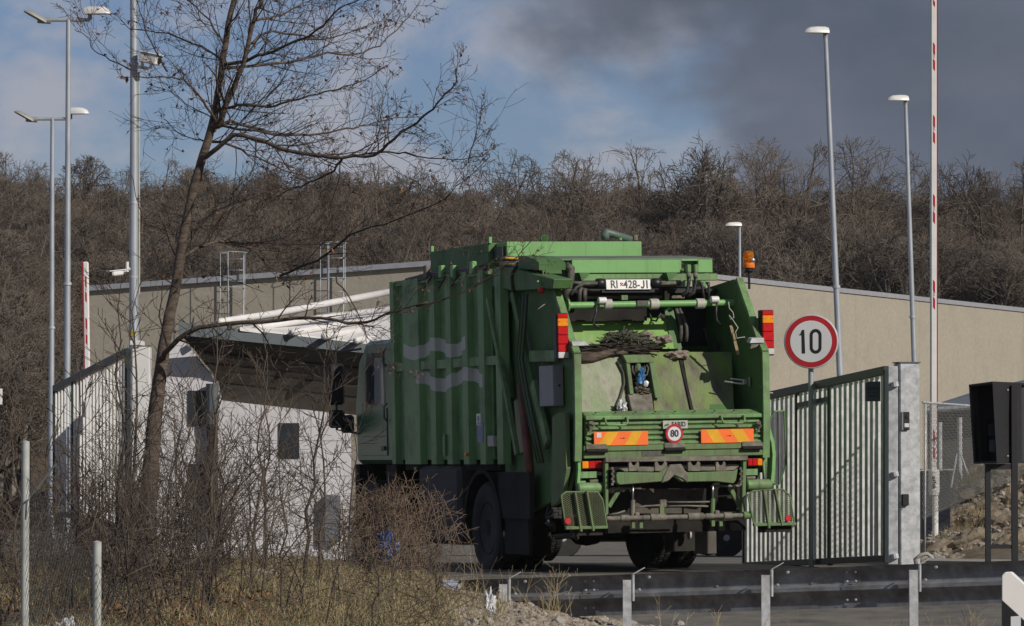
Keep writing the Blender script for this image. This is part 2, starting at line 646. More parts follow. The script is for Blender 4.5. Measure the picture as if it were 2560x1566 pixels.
def bare_tree_meshes(seed, H, spread=1.0, trunk_h=0.35, fine=0.02, kids=(5, 5, 5), levels=3, forks=5, trop=0.015):
    rg = random.Random(seed)
    tr, cr = MB(), MB()
    th = H * trunk_h
    base_r = H * 0.017
    pts = [Vector((0, 0, -0.3))]
    for i in range(1, 5):
        pts.append(Vector((rg.gauss(0, 0.06), rg.gauss(0, 0.06), th * i / 4)))
    tr.tube(pts, [base_r * (1.25 - 0.1 * i) for i in range(5)], 6, caps=False)
    o = dict(rmin=fine, kids=list(kids), levels=levels, jit=0.17, trop=trop, seg=[5, 4, 3, 2, 2], sides=[5, 4, 3, 3, 3], start=0.2, ang=(28, 62), ratio=(0.45, 0.72),
             env=(th * 0.75 + (H - th) * 0.5, 0.30 * H * spread, (H - th) * 0.54 + th * 0.15))
    for k in range(forks):
        a = 2 * math.pi * (k + rg.random() * 0.7) / forks
        d = Vector((math.cos(a) * 0.62 * spread, math.sin(a) * 0.62 * spread, 1))
        q = pts[-1].lerp(pts[-2], rg.random() * 0.6)
        grow(cr, q, d, (H - th) * rg.uniform(0.75, 1.0), base_r * rg.uniform(0.5, 0.7), 0, rg, o)
    grow(cr, pts[-1], Vector((rg.gauss(0, .1), rg.gauss(0, .1), 1)), (H - th) * 0.95, base_r * 0.7, 0, rg, o)
    return tr, cr


def mesh_of(mb, name, mat):
    me = bpy.data.meshes.new(name)
    me.from_pydata(mb.v, [], mb.f)
    me.update()
    me.materials.append(mat)
    return me


tree_kinds = []
for i, (seed, H, sp, th, tm) in enumerate([(11, 8.0, 1.5, 0.33, M_FTWIG), (12, 7.4, 0.9, 0.40, M_FTWIG), (13, 8.6, 1.8, 0.3, M_FTWIG2), (14, 6.6, 1.3, 0.3, M_FTWIG), (15, 7.6, 1.2, 0.4, M_FTWIG2), (16, 8.2, 0.75, 0.62, M_FTWIG)]):
    t_mb, c_mb = bare_tree_meshes(seed, H, sp, th, fine=0.010, kids=(6, 6, 4))
    tree_kinds.append((mesh_of(t_mb, "trunk", M_FTRUNK), mesh_of(c_mb, "crown", tm)))


def wood_tree(kind, loc, scale, rz, label, tilt=0.0):
    e = empty("bare_tree", loc, rz)
    e.scale = (scale,) * 3
    e.rotation_euler = (tilt, 0, rz)
    tag(e, label, "tree", "bare trees on the wooded hill")
    for nm, me in zip(("trunk", "crown"), tree_kinds[kind]):
        o = bpy.data.objects.new(nm, me)
        COL.objects.link(o)
        o.parent = e
    return e


# the trees that stand out against the sky: (photo x, photo y of the top, distance, kind, rz, label)
SKYLINE = [
    (60, 405, 206, 3, 0.3, "bare tree on the ridge, at the far left edge above the lamps"),
    (215, 385, 210, 5, 1.2, "narrow bare tree on the ridge between the two twin lamps and the left edge"),
    (440, 420, 205, 0, 2.0, "bare tree on the ridge just left of the leaning roadside tree"),
    (640, 430, 212, 3, 0.6, "low bare tree on the ridge seen through the roadside tree's lower limbs"),
    (1030, 395, 205, 1, 2.9, "bare tree on the ridge under the longest limb of the roadside tree"),
    (1245, 372, 208, 4, 0.9, "bushy bare tree on the ridge above the truck's front roof edge"),
    (1400, 382, 200, 0, 1.7, "bare tree with a bent limb on the ridge above the green roof box"),
    (1460, 370, 207, 3, 2.4, "fan shaped bare tree on the ridge above the roof box's bent pipe"),
    (1590, 352, 200, 2, 0.2, "wide spreading bare oak on the ridge, left of the highest tree"),
    (1745, 325, 198, 1, 1.1, "tallest bare tree of the ridge, right of the wide oak"),
    (1890, 340, 203, 4, 2.2, "bare tree on the ridge straight above the orange beacon"),
    (1990, 345, 199, 2, 1.5, "gnarled bare oak on the ridge just left of the tall right lamp"),
    (2155, 338, 200, 0, 0.5, "crooked bare oak on the ridge between the two right lamps"),
    (2390, 372, 206, 1, 3.0, "dark bare tree on the ridge just right of the raised barrier"),
    (2530, 388, 198, 2, 0.9, "dark bare oak on the ridge at the right edge"),
]
for px, py, Y, k, rz, lab in SKYLINE:
    top = at(px, py, Y)
    base_z = hz(top.x, Y)
    zs = [v.co.z for v in tree_kinds[k][1].vertices]
    s = max(0.55, (top.z - base_z) / max(zs))
    wood_tree(k, (top.x, Y, base_z), s, rz, lab)

# the rest of the wood reads as one mass: one object of scattered bare trees
pts, scl = [], []
rgw = random.Random(21)
for j in range(4200):
    y = rgw.uniform(128, 222)
    half = y * 0.135 + 4
    x = rgw.uniform(-half, half)
    if y < 168 and x > -14.5 * y / 125:
        continue
    # patches of taller and lower growth; low scrub near the crest so that the ridge trees stand clear
    s_ = 0.66 + 0.2 * mnoise.noise(Vector((x * 0.12, y * 0.05, 4))) + rgw.uniform(-0.14, 0.16)
    pts.append((x, y, hz(x, y) - 0.1))
    scl.append(max(0.3, s_))
me = bpy.data.meshes.new("wood")
me.from_pydata(pts, [], [])
at_ = me.attributes.new("tree_scale", 'FLOAT', 'POINT')
at_.data.foreach_set("value", scl)
wood = bpy.data.objects.new("bare_wood", me)
COL.objects.link(wood)
tag(wood, "brown leafless wood covering the hillside behind the yard", "wood", kind="stuff")


def scatter_group(source_sets, seed):
    """each point gets one instance from every set, with the same pick, turn and size"""
    ng = bpy.data.node_groups.new("scatter", 'GeometryNodeTree')
    ng.interface.new_socket("Geometry", in_out='INPUT', socket_type='NodeSocketGeometry')
    ng.interface.new_socket("Geometry", in_out='OUTPUT', socket_type='NodeSocketGeometry')
    gi, go = ng.nodes.new("NodeGroupInput"), ng.nodes.new("NodeGroupOutput")
    rr = ng.nodes.new("FunctionNodeRandomValue")
    rr.data_type = 'FLOAT_VECTOR'
    rr.inputs[0].default_value = (-0.1, -0.1, 0)
    rr.inputs[1].default_value = (0.1, 0.1, 6.28)
    rr.inputs['Seed'].default_value = seed
    na = ng.nodes.new("GeometryNodeInputNamedAttribute")
    na.data_type = 'FLOAT'
    na.inputs[0].default_value = "tree_scale"
    ji = ng.nodes.new("GeometryNodeJoinGeometry")
    for sources in source_sets:
        gti = ng.nodes.new("GeometryNodeGeometryToInstance")
        for s in reversed(sources):
            oi = ng.nodes.new("GeometryNodeObjectInfo")
            oi.inputs[0].default_value = s
            ng.links.new(oi.outputs['Geometry'], gti.inputs[0])
        iop = ng.nodes.new("GeometryNodeInstanceOnPoints")
        iop.inputs['Pick Instance'].default_value = True
        ng.links.new(gi.outputs[0], iop.inputs['Points'])
        ng.links.new(gti.outputs[0], iop.inputs['Instance'])
        ng.links.new(rr.outputs[0], iop.inputs['Rotation'])
        ng.links.new(na.outputs[0], iop.inputs['Scale'])
        ng.links.new(iop.outputs[0], ji.inputs[0])
    ng.links.new(ji.outputs[0], go.inputs[0])
    return ng


# crown meshes of the named trees serve as the sources of the mass
def part_source(nm, k):
    for o in bpy.data.objects:
        if o.name.startswith(nm) and o.data == tree_kinds[k][0 if nm == "trunk" else 1]:
            return o


PICK = (0, 1, 2, 3, 4, 5, 5)
md = wood.modifiers.new("scatter", 'NODES')
md.node_group = scatter_group([[part_source("crown", k) for k in PICK], [part_source("trunk", k) for k in PICK]], 4)
# ================================================================== BUILDINGS BEHIND
M_BEIGE = pm("beige_render", (0.35, 0.315, 0.255), 0.9, var=0.06, scale=9, dirt=(0.29, 0.265, 0.22), dirt_amt=0.45, dirt_scale=0.9, bump=0.4, bump_scale=14)
M_COPING = pm("grey_coping", (0.36, 0.37, 0.40), 0.45, 0.2, var=0.06)
M_KIOSK = pm("white_cladding", (0.60, 0.585, 0.605), 0.55, var=0.05, scale=1.2, dirt=(0.45, 0.43, 0.42), dirt_amt=0.4, streak=(0.48, 0.46, 0.45))
M_SOFFIT = pm("brown_soffit_boards", (0.034, 0.028, 0.021), 0.7, var=0.25, scale=3, stretch=(0.4, 5, 5))  # brown boards, colour darkened further to stand in for shade under the canopy
M_FASCIA = pm("blue_grey_fascia", (0.085, 0.105, 0.118), 0.5, var=0.06)
M_ROOF_W = pm("white_roof_membrane", (0.70, 0.68, 0.67), 0.5, var=0.05, dirt=(0.55, 0.53, 0.52), dirt_amt=0.3)
M_GLASS_DK = pm("dark_window_glass", (0.03, 0.035, 0.04), 0.12, var=0.1)
M_SHED_WALL = pm("taupe_shed_wall", (0.11, 0.10, 0.088), 0.85, var=0.1, scale=3)
M_SHED_ROOF = pm("blue_grey_shed_roof", (0.15, 0.165, 0.19), 0.5, var=0.06)

# long beige hall: nearest corner behind the truck, one wall running left, one running right
CY = 112.0
corner_t = at(1316, 648, CY)
Lt = at(222, 728, CY + 2.5)
Rt = at(2600, 785, CY + 30)
hall = empty("beige_hall", (corner_t.x, CY, -0.4))
tag(hall, "long beige rendered hall with grey roof edge behind the truck", "building")


def hall_part(mb, name, mat, bevel=0):
    o = mb.build(name, mat, hall, fix=True, bevel=bevel)
    o.matrix_parent_inverse = Matrix.Translation(-Vector(hall.location))
    return o


def down(p, z=-1.2):
    return Vector((p.x, p.y, z))


inw = Vector((0.12, 0.99, 0)).normalized() * 0.4
hall_part(MB().prism([corner_t, Lt, down(Lt), down(corner_t)], inw), "wall", M_BEIGE)
Re = corner_t + (Rt - corner_t) * 1.0
# the right wall is made of precast panels that show as faint joints
segs = [0.0, 0.22, 0.455, 0.585, 0.72, 0.845, 0.96, 1.12]
for a, b in zip(segs, segs[1:]):
    g0 = 0.00008
    p, q = corner_t + (Rt - corner_t) * (a + g0), corner_t + (Rt - corner_t) * (b - g0)
    hall_part(MB().prism([p, q, down(q), down(p)], inw), "wall_panel", M_BEIGE)
hall_part(MB().prism([down(corner_t + inw * 1.2) + Vector((0, 0, 0.3)), down(Rt + inw * 1.2) + Vector((0, 0, 0.3)), Rt + inw * 1.2 - Vector((0, 0, .5)), corner_t + inw * 1.2 - Vector((0, 0, .5))], inw * 0.2), "inner_wall", M_BEIGE)
up = Vector((0, 0, 0.14))
for p, q in ((corner_t, Lt), (corner_t, corner_t + (Rt - corner_t) * 1.12)):
    d = (q - p).normalized()
    mb = MB()
    out = -inw.normalized() * 0.12
    mb.prism([p + out, q + out, q + out + up, p + out + up], inw * 1.35)
    hall_part(mb, "roof_edge", M_COPING)
# side returns and the flat roof that close the hall
back_l, back_r = Lt + Vector((10, 40, 0)), corner_t + (Rt - corner_t) * 1.12 + Vector((-4, 30, 0))
hall_part(MB().quad(Lt - Vector((0, 0, .05)), corner_t - Vector((0, 0, .05)), corner_t + (Rt - corner_t) * 1.12 - Vector((0, 0, .05)), back_r, back_l), "roof", M_COPING)
hall_part(MB().prism([Lt, back_l, down(back_l), down(Lt)], (0.35, 0, 0)), "end_wall", M_BEIGE)

wd = (Lt - corner_t)


def caged_ladder(px0, px1, py_top, label):
    pxm = (px0 + px1) / 2
    tt = (1316 - pxm) / (1316 - 222.0)
    base = corner_t + wd * tt
    d = wd.normalized()
    d.z = 0
    nrm = Vector((-d.y, d.x, 0))
    if nrm.y > 0:
        nrm = -nrm
    top = at(pxm, py_top, base.y).z
    e = empty("caged_ladder", (base.x, base.y, 0))
    tag(e, label, "ladder", "caged roof ladders on the hall")

    def put(mb, name):
        o = mb.build(name, M_POLE, e, smooth=True)
        o.matrix_parent_inverse = Matrix.Translation(-Vector(e.location))
    o0 = Vector((base.x, base.y, 0)) + nrm * 0.22
    z0 = 0.6
    for s in (-0.22, 0.22):
        put(MB().tube([o0 + d * s + Vector((0, 0, z0)), o0 + d * s + Vector((0, 0, top))], 0.018, 6), "rail")
    z = z0 + 0.2
    while z < top - 0.1:
        put(MB().tube([o0 - d * 0.22 + Vector((0, 0, z)), o0 + d * 0.22 + Vector((0, 0, z))], 0.010, 5), "rung")
        z += 0.3
    nh = 4
    for i in range(nh):
        z = top - 0.02 - i * 0.95
        path = []
        for k in range(11):
            a = math.pi * k / 10
            path.append(o0 + d * (-0.36 * math.cos(a)) + nrm * (0.12 + 0.62 * math.sin(a)) + Vector((0, 0, z)))
        path = [o0 - d * 0.22 + Vector((0, 0, z))] + path + [o0 + d * 0.22 + Vector((0, 0, z))]
        put(MB().tube(path, 0.011, 5), "hoop")
    for k in (1, 5, 9):
        a = math.pi * k / 10
        q = o0 + d * (-0.36 * math.cos(a)) + nrm * (0.12 + 0.62 * math.sin(a))
        put(MB().tube([q + Vector((0, 0, top - 3.1)), q + Vector((0, 0, top))], 0.009, 5), "cage_bar")


caged_ladder(566, 634, 632, "galvanised caged ladder on the hall, beside the leaning tree trunk")
caged_ladder(816, 884, 608, "galvanised caged ladder on the hall, nearer the truck")

# ------------------------------------------------------------------ white gatehouse with its canopy
KY = 56.0
kio = empty("white_gatehouse", at(640, 1340, KY + 0.4))
tag(kio, "white flat walled gatehouse with dark windows behind the brushwood", "building")
kd = Vector((math.cos(R(5)), math.sin(R(5)), 0))
kn = Vector((math.sin(R(5)), -math.cos(R(5)), 0)) * 1.0
K0 = at(392, 870, KY)


def kpart(mb, name, mat, parent=kio, bevel=0, fix=True):
    o = mb.build(name, mat, parent, fix=fix, bevel=bevel)
    o.matrix_parent_inverse = parent.matrix_world.inverted() if parent is not kio else Matrix.Translation(-Vector(kio.location))
    return o


def kwall(px, py):
    """point of the gatehouse's front wall plane seen at (px, py)"""
    d = ray(px, py)
    t = (Vector((K0.x, K0.y, 0)) - CAM).dot(kn) / d.dot(kn)
    return CAM + d * t


wl = [kwall(*p) for p in ((392, 878), (452, 846), (488, 886), (526, 932), (556, 1002), (878, 1038), (878, 1400), (392, 1400))]
kpart(MB().prism(wl, -kn * 2.2), "wall", M_KIOSK)
# joints between the wall panels
for (xa, ya), (xb, yb) in (((394, 1102), (876, 1102)), ((394, 1190), (876, 1190)), ((394, 1280), (876, 1280)), ((625, 1012), (625, 1380)), ((778, 1030), (778, 1380))):
    kpart(MB().bar(kwall(xa, ya) + kn * 0.001, kwall(xb, yb) + kn * 0.001, 0.009, 0.005, kn), "panel_joint", M_COPING)
a, b = kwall(392, 1290), kwall(878, 1290)
for x0, x1, y0, y1 in ((470, 516, 977, 1065), (697, 748, 1058, 1146), (472, 514, 1160, 1248)):
    w = MB().prism([kwall(x0, y0) + kn * 0.02, kwall(x1, y0) + kn * 0.02, kwall(x1, y1) + kn * 0.02, kwall(x0, y1) + kn * 0.02], -kn * 0.06)
    wo_ = kpart(w, "window", M_GLASS_DK)
    fr = MB()
    c = [kwall(x0 - 3, y0 - 3), kwall(x1 + 3, y0 - 3), kwall(x1 + 3, y1 + 3), kwall(x0 - 3, y1 + 3)]
    for i in range(4):
        fr.bar(c[i] + kn * 0.03, c[(i + 1) % 4] + kn * 0.03, 0.05, 0.045, kn)
    fr.bar(c[0].lerp(c[1], 0.5) + kn * 0.028, c[3].lerp(c[2], 0.5) + kn * 0.028, 0.03, 0.03, kn)
    o = fr.build("frame", M_COPING, wo_)
    o.matrix_parent_inverse = Matrix.Translation(-Vector(kio.location))
pp = kwall(530, 960) + kn * 0.12
kpart(MB().tube([pp, kwall(530, 1062) + kn * 0.12], 0.085, 10), "pipe", M_FASCIA)
kpart(MB().tube([kwall(530, 1062) + kn * 0.12, kwall(532, 1330) + kn * 0.12], 0.075, 10), "pipe", M_SOFFIT)
kpart(MB().box(kwall(832, 1295) + kn * 0.06, (0.2, 0.2, 0.6)), "meter_cabinet", M_SHED_ROOF)

can = empty("canopy", at(640, 850, 56))
tag(can, "canopy with blue grey edge, brown boarded soffit and white ridged roof", "canopy")


def cpart(mb, name, mat, smooth=False):
    o = mb.build(name, mat, can, fix=True, smooth=smooth)
    o.matrix_parent_inverse = Matrix.Translation(-Vector(can.location))
    return o


# soffit: boards stepping down from the edge to the wall
prof_l = [(452, 838, 55.4), (470, 858, 55.52), (490, 880, 55.66), (508, 905, 55.8), (528, 928, 55.92), (546, 955, 56.05), (556, 1002, 56.2)]
prof_r = [(985, 888, 56.4), (985, 908, 56.53), (985, 930, 56.66), (985, 952, 56.8), (985, 975, 56.94), (985, 1002, 57.06), (985, 1048, 57.2)]
for i in range(len(prof_l) - 1):
    A, B = at(*prof_l[i]), at(*prof_r[i])
    Cc, D = at(*prof_r[i + 1]), at(*prof_l[i + 1])
    off = Vector((0, 0.02 * (i % 2), 0))
    cpart(MB().prism([A + off, B + off, Cc + off, D + off], (0, 0.05, 0.02)), "soffit_board", M_SOFFIT)
f0, f1 = at(446, 806, 55.3), at(985, 868, 56.3)
f0b, f1b = at(446, 838, 55.3), at(985, 890, 56.3)
cpart(MB().prism([f0, f1, f1b, f0b], (0.02, 0.12, 0)), "fascia", M_FASCIA)
# roof sheet rising to the right behind the edge, with rounded ridges, and the raised verge tube beyond it
cpart(MB().prism([at(600, 818, 55.55), at(985, 866, 56.5), at(985, 768, 61.5)], (0, 0, -0.05)), "roof", M_ROOF_W)
for (xa, ya), (xb, yb) in (((640, 820), (985, 772)), ((730, 832), (985, 792)), ((810, 842), (985, 812)), ((890, 852), (985, 835))):
    cpart(MB().tube([at(xa, ya, 55.7), at((xa + xb) / 2, (ya + yb) / 2 - 2, 57.6), at(xb, yb, 60.0)], 0.045, 8), "roof_ridge", M_ROOF_W, True)
cpart(MB().tube([at(545, 806, 55.6), at(680, 786, 57.5), at(830, 757, 59.5), at(985, 728, 61.5)], 0.05, 10), "verge_tube", M_ROOF_W, True)
# canopy post behind the truck and closing body
cpart(MB().prism([at(556, 1002, 56.2), at(985, 1048, 57.6), at(985, 890, 57.8), at(556, 838, 56.8)], (0, 0.06, 0)), "back_board", M_SOFFIT)
for px in (975,):
    p = at(px, 900, 57.0)
    cpart(MB().tube([Vector((p.x, 57.0, p.z)), Vector((p.x, 57.0, gz(p.x, 57.0) - 0.05))], 0.05, 10), "post", M_SOFFIT, True)

# ------------------------------------------------------------------ grey shed behind the fence at the right
sh = empty("grey_shed", at(2470, 1290, 74))
tag(sh, "low grey shed with blue grey roof behind the fence at the right", "building")


def spart(mb, name, mat):
    o = mb.build(name, mat, sh, fix=True)
    o.matrix_parent_inverse = Matrix.Translation(-Vector(sh.location))
    return o


A, B = at(2318, 1032, 74), at(2640, 1004, 73)
spart(MB().prism([A, B, down(B), down(A)], (1.0, 6, 0)), "wall", M_SHED_WALL)
A2, B2 = A + Vector((-0.05, -0.25, 0.03)), B + Vector((0.3, -0.25, 0.03))
spart(MB().prism([A2, B2, at(2640, 940, 77), at(2440, 986, 77)], (0, 0, 0.06)), "roof", M_SHED_ROOF)
spart(MB().tube([A2 + Vector((0, -0.05, 0)), B2 + Vector((0, -0.05, 0))], 0.05, 8), "gutter", M_GALV)
# ================================================================== THE REFUSE TRUCK
# truck frame: x to its right, y forward, z up; y = 0 at the rear sill, z = 0 on the road
TLOC = Vector((1.70, 44.0, 0.40))
TM = Matrix.Translation(TLOC) @ Matrix.Rotation(R(19), 4, 'Z') @ Matrix.Rotation(R(-1.1), 4, 'Y')
TI = TM.inverted()
truck = empty("garbage_truck")
truck.matrix_world = TM
tag(truck, "green rear loading garbage truck seen from behind, driving through the open gate", "truck")
_O = TI @ CAM


def _lray(p):
    return TI.to_3x3() @ ray(*p)


def T(p, y):
    """local point seen at photo pixel p on the plane y"""
    d = _lray(p)
    return _O + d * ((y - _O.y) / d.y)


def S(p, x):
    """local point seen at photo pixel p on the plane x"""
    d = _lray(p)
    return _O + d * ((x - _O.x) / d.x)


def tp(mb, name, mat, parent=None, smooth=False, bevel=0.0, fix=True):
    return mb.build(name, mat, parent or truck, smooth=smooth, bevel=bevel, fix=fix)


def rect(p0, p1, y, depth):
    """box whose rear face covers the pixel rectangle p0-p1 on plane y"""
    a, b = T(p0, y), T(p1, y)
    return MB().box2(a, (b.x, y + depth, b.z))


def seg_tube(pts, r, n=10):
    return MB().tube(pts, r, n)


W = 1.06          # half width of the tailgate
WI = 1.01
BW = 1.20         # half width of the ribbed body

# ---- tailgate side walls (profile in y-z)
rear_px = [r1(1832, 425), r1(1910, 650), r1(1985, 880), r1(2032, 985), r1(2040, 1430), r2(2040, 300), r2(2036, 500)]
rear_pr = [S(p, W) for p in rear_px]
prof = [(max(-0.02, q.y), q.z) for q in rear_pr]
z_low = prof[-1][1]
side_prof = prof + [(0.35, z_low - 0.35), (1.5, z_low - 0.55), (2.3, z_low - 0.2), (2.35, 2.9), (1.5, 3.08)]
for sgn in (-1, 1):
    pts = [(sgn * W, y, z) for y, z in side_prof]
    tp(MB().prism(pts, (-sgn * 0.05, 0, 0)), "side_wall", M_GREEN_SHADED, bevel=0.004)  # darker green holds the hopper's shade as well as its grime
# rim flange along the rear edge of each wall
for sgn in (-1, 1):
    mb = MB()
    for (y0, z0), (y1, z1) in zip(prof, prof[1:]):
        a, b = Vector((sgn * (W - 0.005), y0 - 0.03, z0)), Vector((sgn * (W - 0.005), y1 - 0.03, z1))
        mb.bar(a, b + (b - a).normalized() * 0.004, 0.075, 0.05, (0, 1, 0))
    tp(mb, "rim", M_GREEN)

# ---- hood over the hopper
HY = 1.25
a, b = T(r1(552, 275), HY), T(r1(1635, 375), HY)
hz0, hz1 = b.z, a.z
hx0, hx1 = T(r1(305, 300), HY).x, b.x
hb = tp(MB().box2((a.x, HY, hz0), (T(r1(1395, 300), HY).x, HY + 0.05, hz1)), "hood_front", M_GREEN_CLEAN, bevel=0.006)
tp(MB().box2((T(r1(1522, 300), HY).x, HY, hz0), (hx1, HY + 0.05, hz1)), "hood_front", M_GREEN_CLEAN, bevel=0.006)
xo0, xo1 = T(r1(1395, 300), HY).x, T(r1(1522, 300), HY).x
zo = T(r1(1450, 360), HY).z
tp(MB().box2((xo0, HY, zo - 0.0), (xo1, HY + 0.05, hz0)), "hood_front", M_GREEN_CLEAN)
ztop = T(r1(1450, 284), HY).z
tp(MB().box2((xo0, HY, ztop), (xo1, HY + 0.05, hz1)), "hood_front", M_GREEN_CLEAN)
tp(MB().prism([(hx0, HY, hz1), (hx1, HY, hz1), (hx1 - 0.02, HY + 0.75, hz1 + 0.06), (hx0 + 0.02, HY + 0.75, hz1 + 0.06)], (0, 0, 0.012)), "hood_top", pm("faded_green_top", (0.13, 0.17, 0.12), 0.6, var=0.15, scale=4))
tp(MB().prism([(hx1, HY + 0.05, hz0), (hx1, HY + 0.75, hz0), (hx1, HY + 0.75, hz1 + 0.055), (hx1, HY + 0.05, hz1 - 0.004)], (-0.04, 0, 0)), "hood_side", M_GREEN)
tp(MB().prism([(hx0, HY + 0.05, hz0), (hx0, HY + 0.75, hz0), (hx0, HY + 0.75, hz1 + 0.055), (hx0, HY + 0.05, hz1 - 0.004)], (0.04, 0, 0)), "hood_side", M_GREEN)
# left end of the hood set back, with its opening
q0, q1 = T(r1(310, 298), HY + 0.12), T(r1(428, 345), HY + 0.12)
tp(MB().box2((q0.x, HY + 0.12, q1.z), (q1.x, HY + 0.16, hz1 - 0.01)), "hood_corner", M_GREEN_CLEAN)
# curved dark cheek at the left end of the hood
ck = [S(r1(*p), -W - 0.06) for p in ((140, 245), (200, 250), (270, 272), (308, 300), (300, 355), (140, 345))]
tp(MB().prism([(-W - 0.06, max(0.9, q.y), q.z) for q in ck], (0.3, 0, 0)), "hood_cheek", M_GREEN_SHADED)

# ---- beam under the hood
BYY = 1.12
c0, c1_ = T(r1(420, 388), BYY), T(r1(1650, 435), BYY)
tp(MB().box2((c0.x, BYY, c1_.z), (W - 0.06, BYY + 0.06, c0.z)), "cross_beam", M_GREEN, bevel=0.006)
for x0 in (610, 1280):
    p = [T(r1(*q), BYY - 0.1) for q in ((x0, 375), (x0 + 85, 375), (x0 + 60, 410), (x0 + 20, 440))]
    tp(MB().prism(p, (0, 0.1, 0)), "bracket", M_GREEN_SHADED)
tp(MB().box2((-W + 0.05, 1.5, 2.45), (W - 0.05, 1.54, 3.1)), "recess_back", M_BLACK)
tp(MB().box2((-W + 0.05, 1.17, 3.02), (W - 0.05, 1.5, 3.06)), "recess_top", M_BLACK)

# ---- number plate with its lamps
PY = 0.98
pc = T(r1(986, 465), PY)
plate = tp(MB().box((pc.x, PY, pc.z), (0.515, 0.012, 0.118), Matrix.Rotation(R(-8), 3, 'X')), "number_plate", M_WHITE_PL, bevel=0.003)
plate["label"] = "white number plate reading RI 428-JI"
tilt = Matrix.Translation((pc.x, PY - 0.009, pc.z)) @ Matrix.Rotation(R(-8), 4, 'X') @ Matrix.Rotation(R(90), 4, 'X')
text_mesh("RI", 0.122, M_INK, "plate_letters", plate, tilt @ Matrix.Translation((-0.163, -0.004, 0)), 0.86, 0.0012)
text_mesh("428-", 0.122, M_INK, "plate_letters", plate, tilt @ Matrix.Translation((0.036, -0.004, 0)), 0.86, 0.0012)
jl = MB()
for (ax, az), (bx_, bz) in (((0.176, 0.042), (0.176, -0.020)), ((0.176, -0.018), (0.168, -0.037)), ((0.170, -0.037), (0.152, -0.041)), ((0.154, -0.041), (0.144, -0.024)), ((0.212, 0.044), (0.212, -0.044))):
    jl.bar(tilt @ Vector((ax, az, 0.001)), tilt @ Vector((bx_, bz, 0.001)), 0.013, 0.003, (0, 1, 0))
tp(jl, "plate_letters", M_INK, plate)
crest = MB()
for i in range(3):
    for j in range(3):
        if (i + j) % 2 == 0:
            crest.box((pc.x - 0.078 + (i - 1) * 0.010, PY - 0.0095, pc.z + (j - 1) * 0.012), (0.010, 0.003, 0.012))
tp(crest, "checked_crest", M_SIGN_RED, plate)
mb = MB()
for p0, p1 in (((-0.257, -0.058), (0.257, -0.058)), ((-0.257, 0.058), (0.257, 0.058)), ((-0.257, -0.058), (-0.257, 0.058)), ((0.257, -0.058), (0.257, 0.058))):
    f = lambda q: tilt @ Vector((q[0], q[1], 0.001))
    mb.bar(f(p0), f(p1), 0.006, 0.004, (0, 1, 0))
tp(mb, "plate_frame", M_BLACK, plate)
tp(MB().box((pc.x, PY + 0.03, pc.z - 0.072), (0.6, 0.06, 0.03)), "plate_holder", M_BLACK)
for sx in (-1, 1):
    cx = pc.x + sx * 0.318
    tp(MB().lathe([(0.035, -0.05), (0.052, -0.045), (0.055, 0.0), (0.052, 0.045), (0.035, 0.05)], (cx, PY, pc.z + 0.012), (1, 0, 0), 14), "plate_lamp", M_BLACK, smooth=True)
    tp(MB().tube([(cx + sx * 0.05, PY + 0.02, pc.z), (cx + sx * 0.3, PY + 0.04, pc.z + 0.02)], 0.022, 8), "lamp_pipe", M_GRIME, smooth=True)
tp(MB().box((pc.x - 0.03, PY + 0.06, pc.z - 0.14), (0.07, 0.05, 0.05)), "tab", M_GREEN)

# ---- cross tube with its clamps
BARY = 0.72
b0, b1 = T(r1(512, 628), BARY), T(r1(1856, 605), BARY)
tp(MB().tube([(b0.x, BARY, b0.z), (b1.x, BARY, b1.z)], 0.036, 14), "cross_tube", M_GREEN_CLEAN, smooth='auto')
tp(MB().lathe([(0.075, 0), (0.075, 0.02)], (b0.x, BARY, b0.z), (1, 0, 0), 14), "tube_flange", M_GREEN)
tp(MB().lathe([(0.06, 0), (0.06, 0.02)], (b1.x, BARY, b1.z), (1, 0, 0), 14), "tube_flange", M_GREEN)
M_NYLON = pm("nylon_bush", (0.42, 0.40, 0.36), 0.6, var=0.15, scale=12, dirt=(0.2, 0.18, 0.15), dirt_amt=0.4)
for cxp, w in ((827, 62), (1183, 68), (1538, 66)):
    x0, x1 = T(r1(cxp - w / 2, 620), BARY).x, T(r1(cxp + w / 2, 620), BARY).x
    tp(MB().lathe([(0.045, 0), (0.056, 0.004), (0.056, x1 - x0 - 0.004), (0.045, x1 - x0)], (x0, BARY, (b0.z + b1.z) / 2), (1, 0, 0), 16), "clamp_ring", M_NYLON, smooth='auto')
for cxp, cyp in ((785, 590), (1650, 582)):
    q = T(r1(cxp, cyp), BARY - 0.06)
    tp(MB().lathe([(0.03, -0.045), (0.036, -0.04), (0.036, 0.04), (0.03, 0.045)], q, (1, 0, 0), 14), "bush", M_WHITE, smooth='auto')
    tp(MB().box(q + Vector((0.0, 0.03, -0.03)), (0.05, 0.05, 0.07)), "bush_bracket", M_GREEN)
tp(rect(r1(1055, 590), r1(1140, 630), BARY - 0.05, 0.08), "rubber_stop", M_HOSE)
# hanging hooks
for pts in (((740, 620), (738, 690), (722, 730), (715, 765), (740, 785), (765, 800)), ((1665, 600), (1660, 690), (1665, 740), (1700, 785))):
    tp(MB().tube([T(r1(*p), BARY - 0.05) for p in pts], 0.014, 6), "hook", M_HOSE_DK, smooth=True)
# dark flap behind the tube
tp(rect(r1(500, 655), r1(1130, 745), 1.05, 0.05), "flap", M_DARK)
tp(rect(r1(1040, 735), r1(1110, 758), 1.04, 0.05), "flap_hinge", M_DARK)

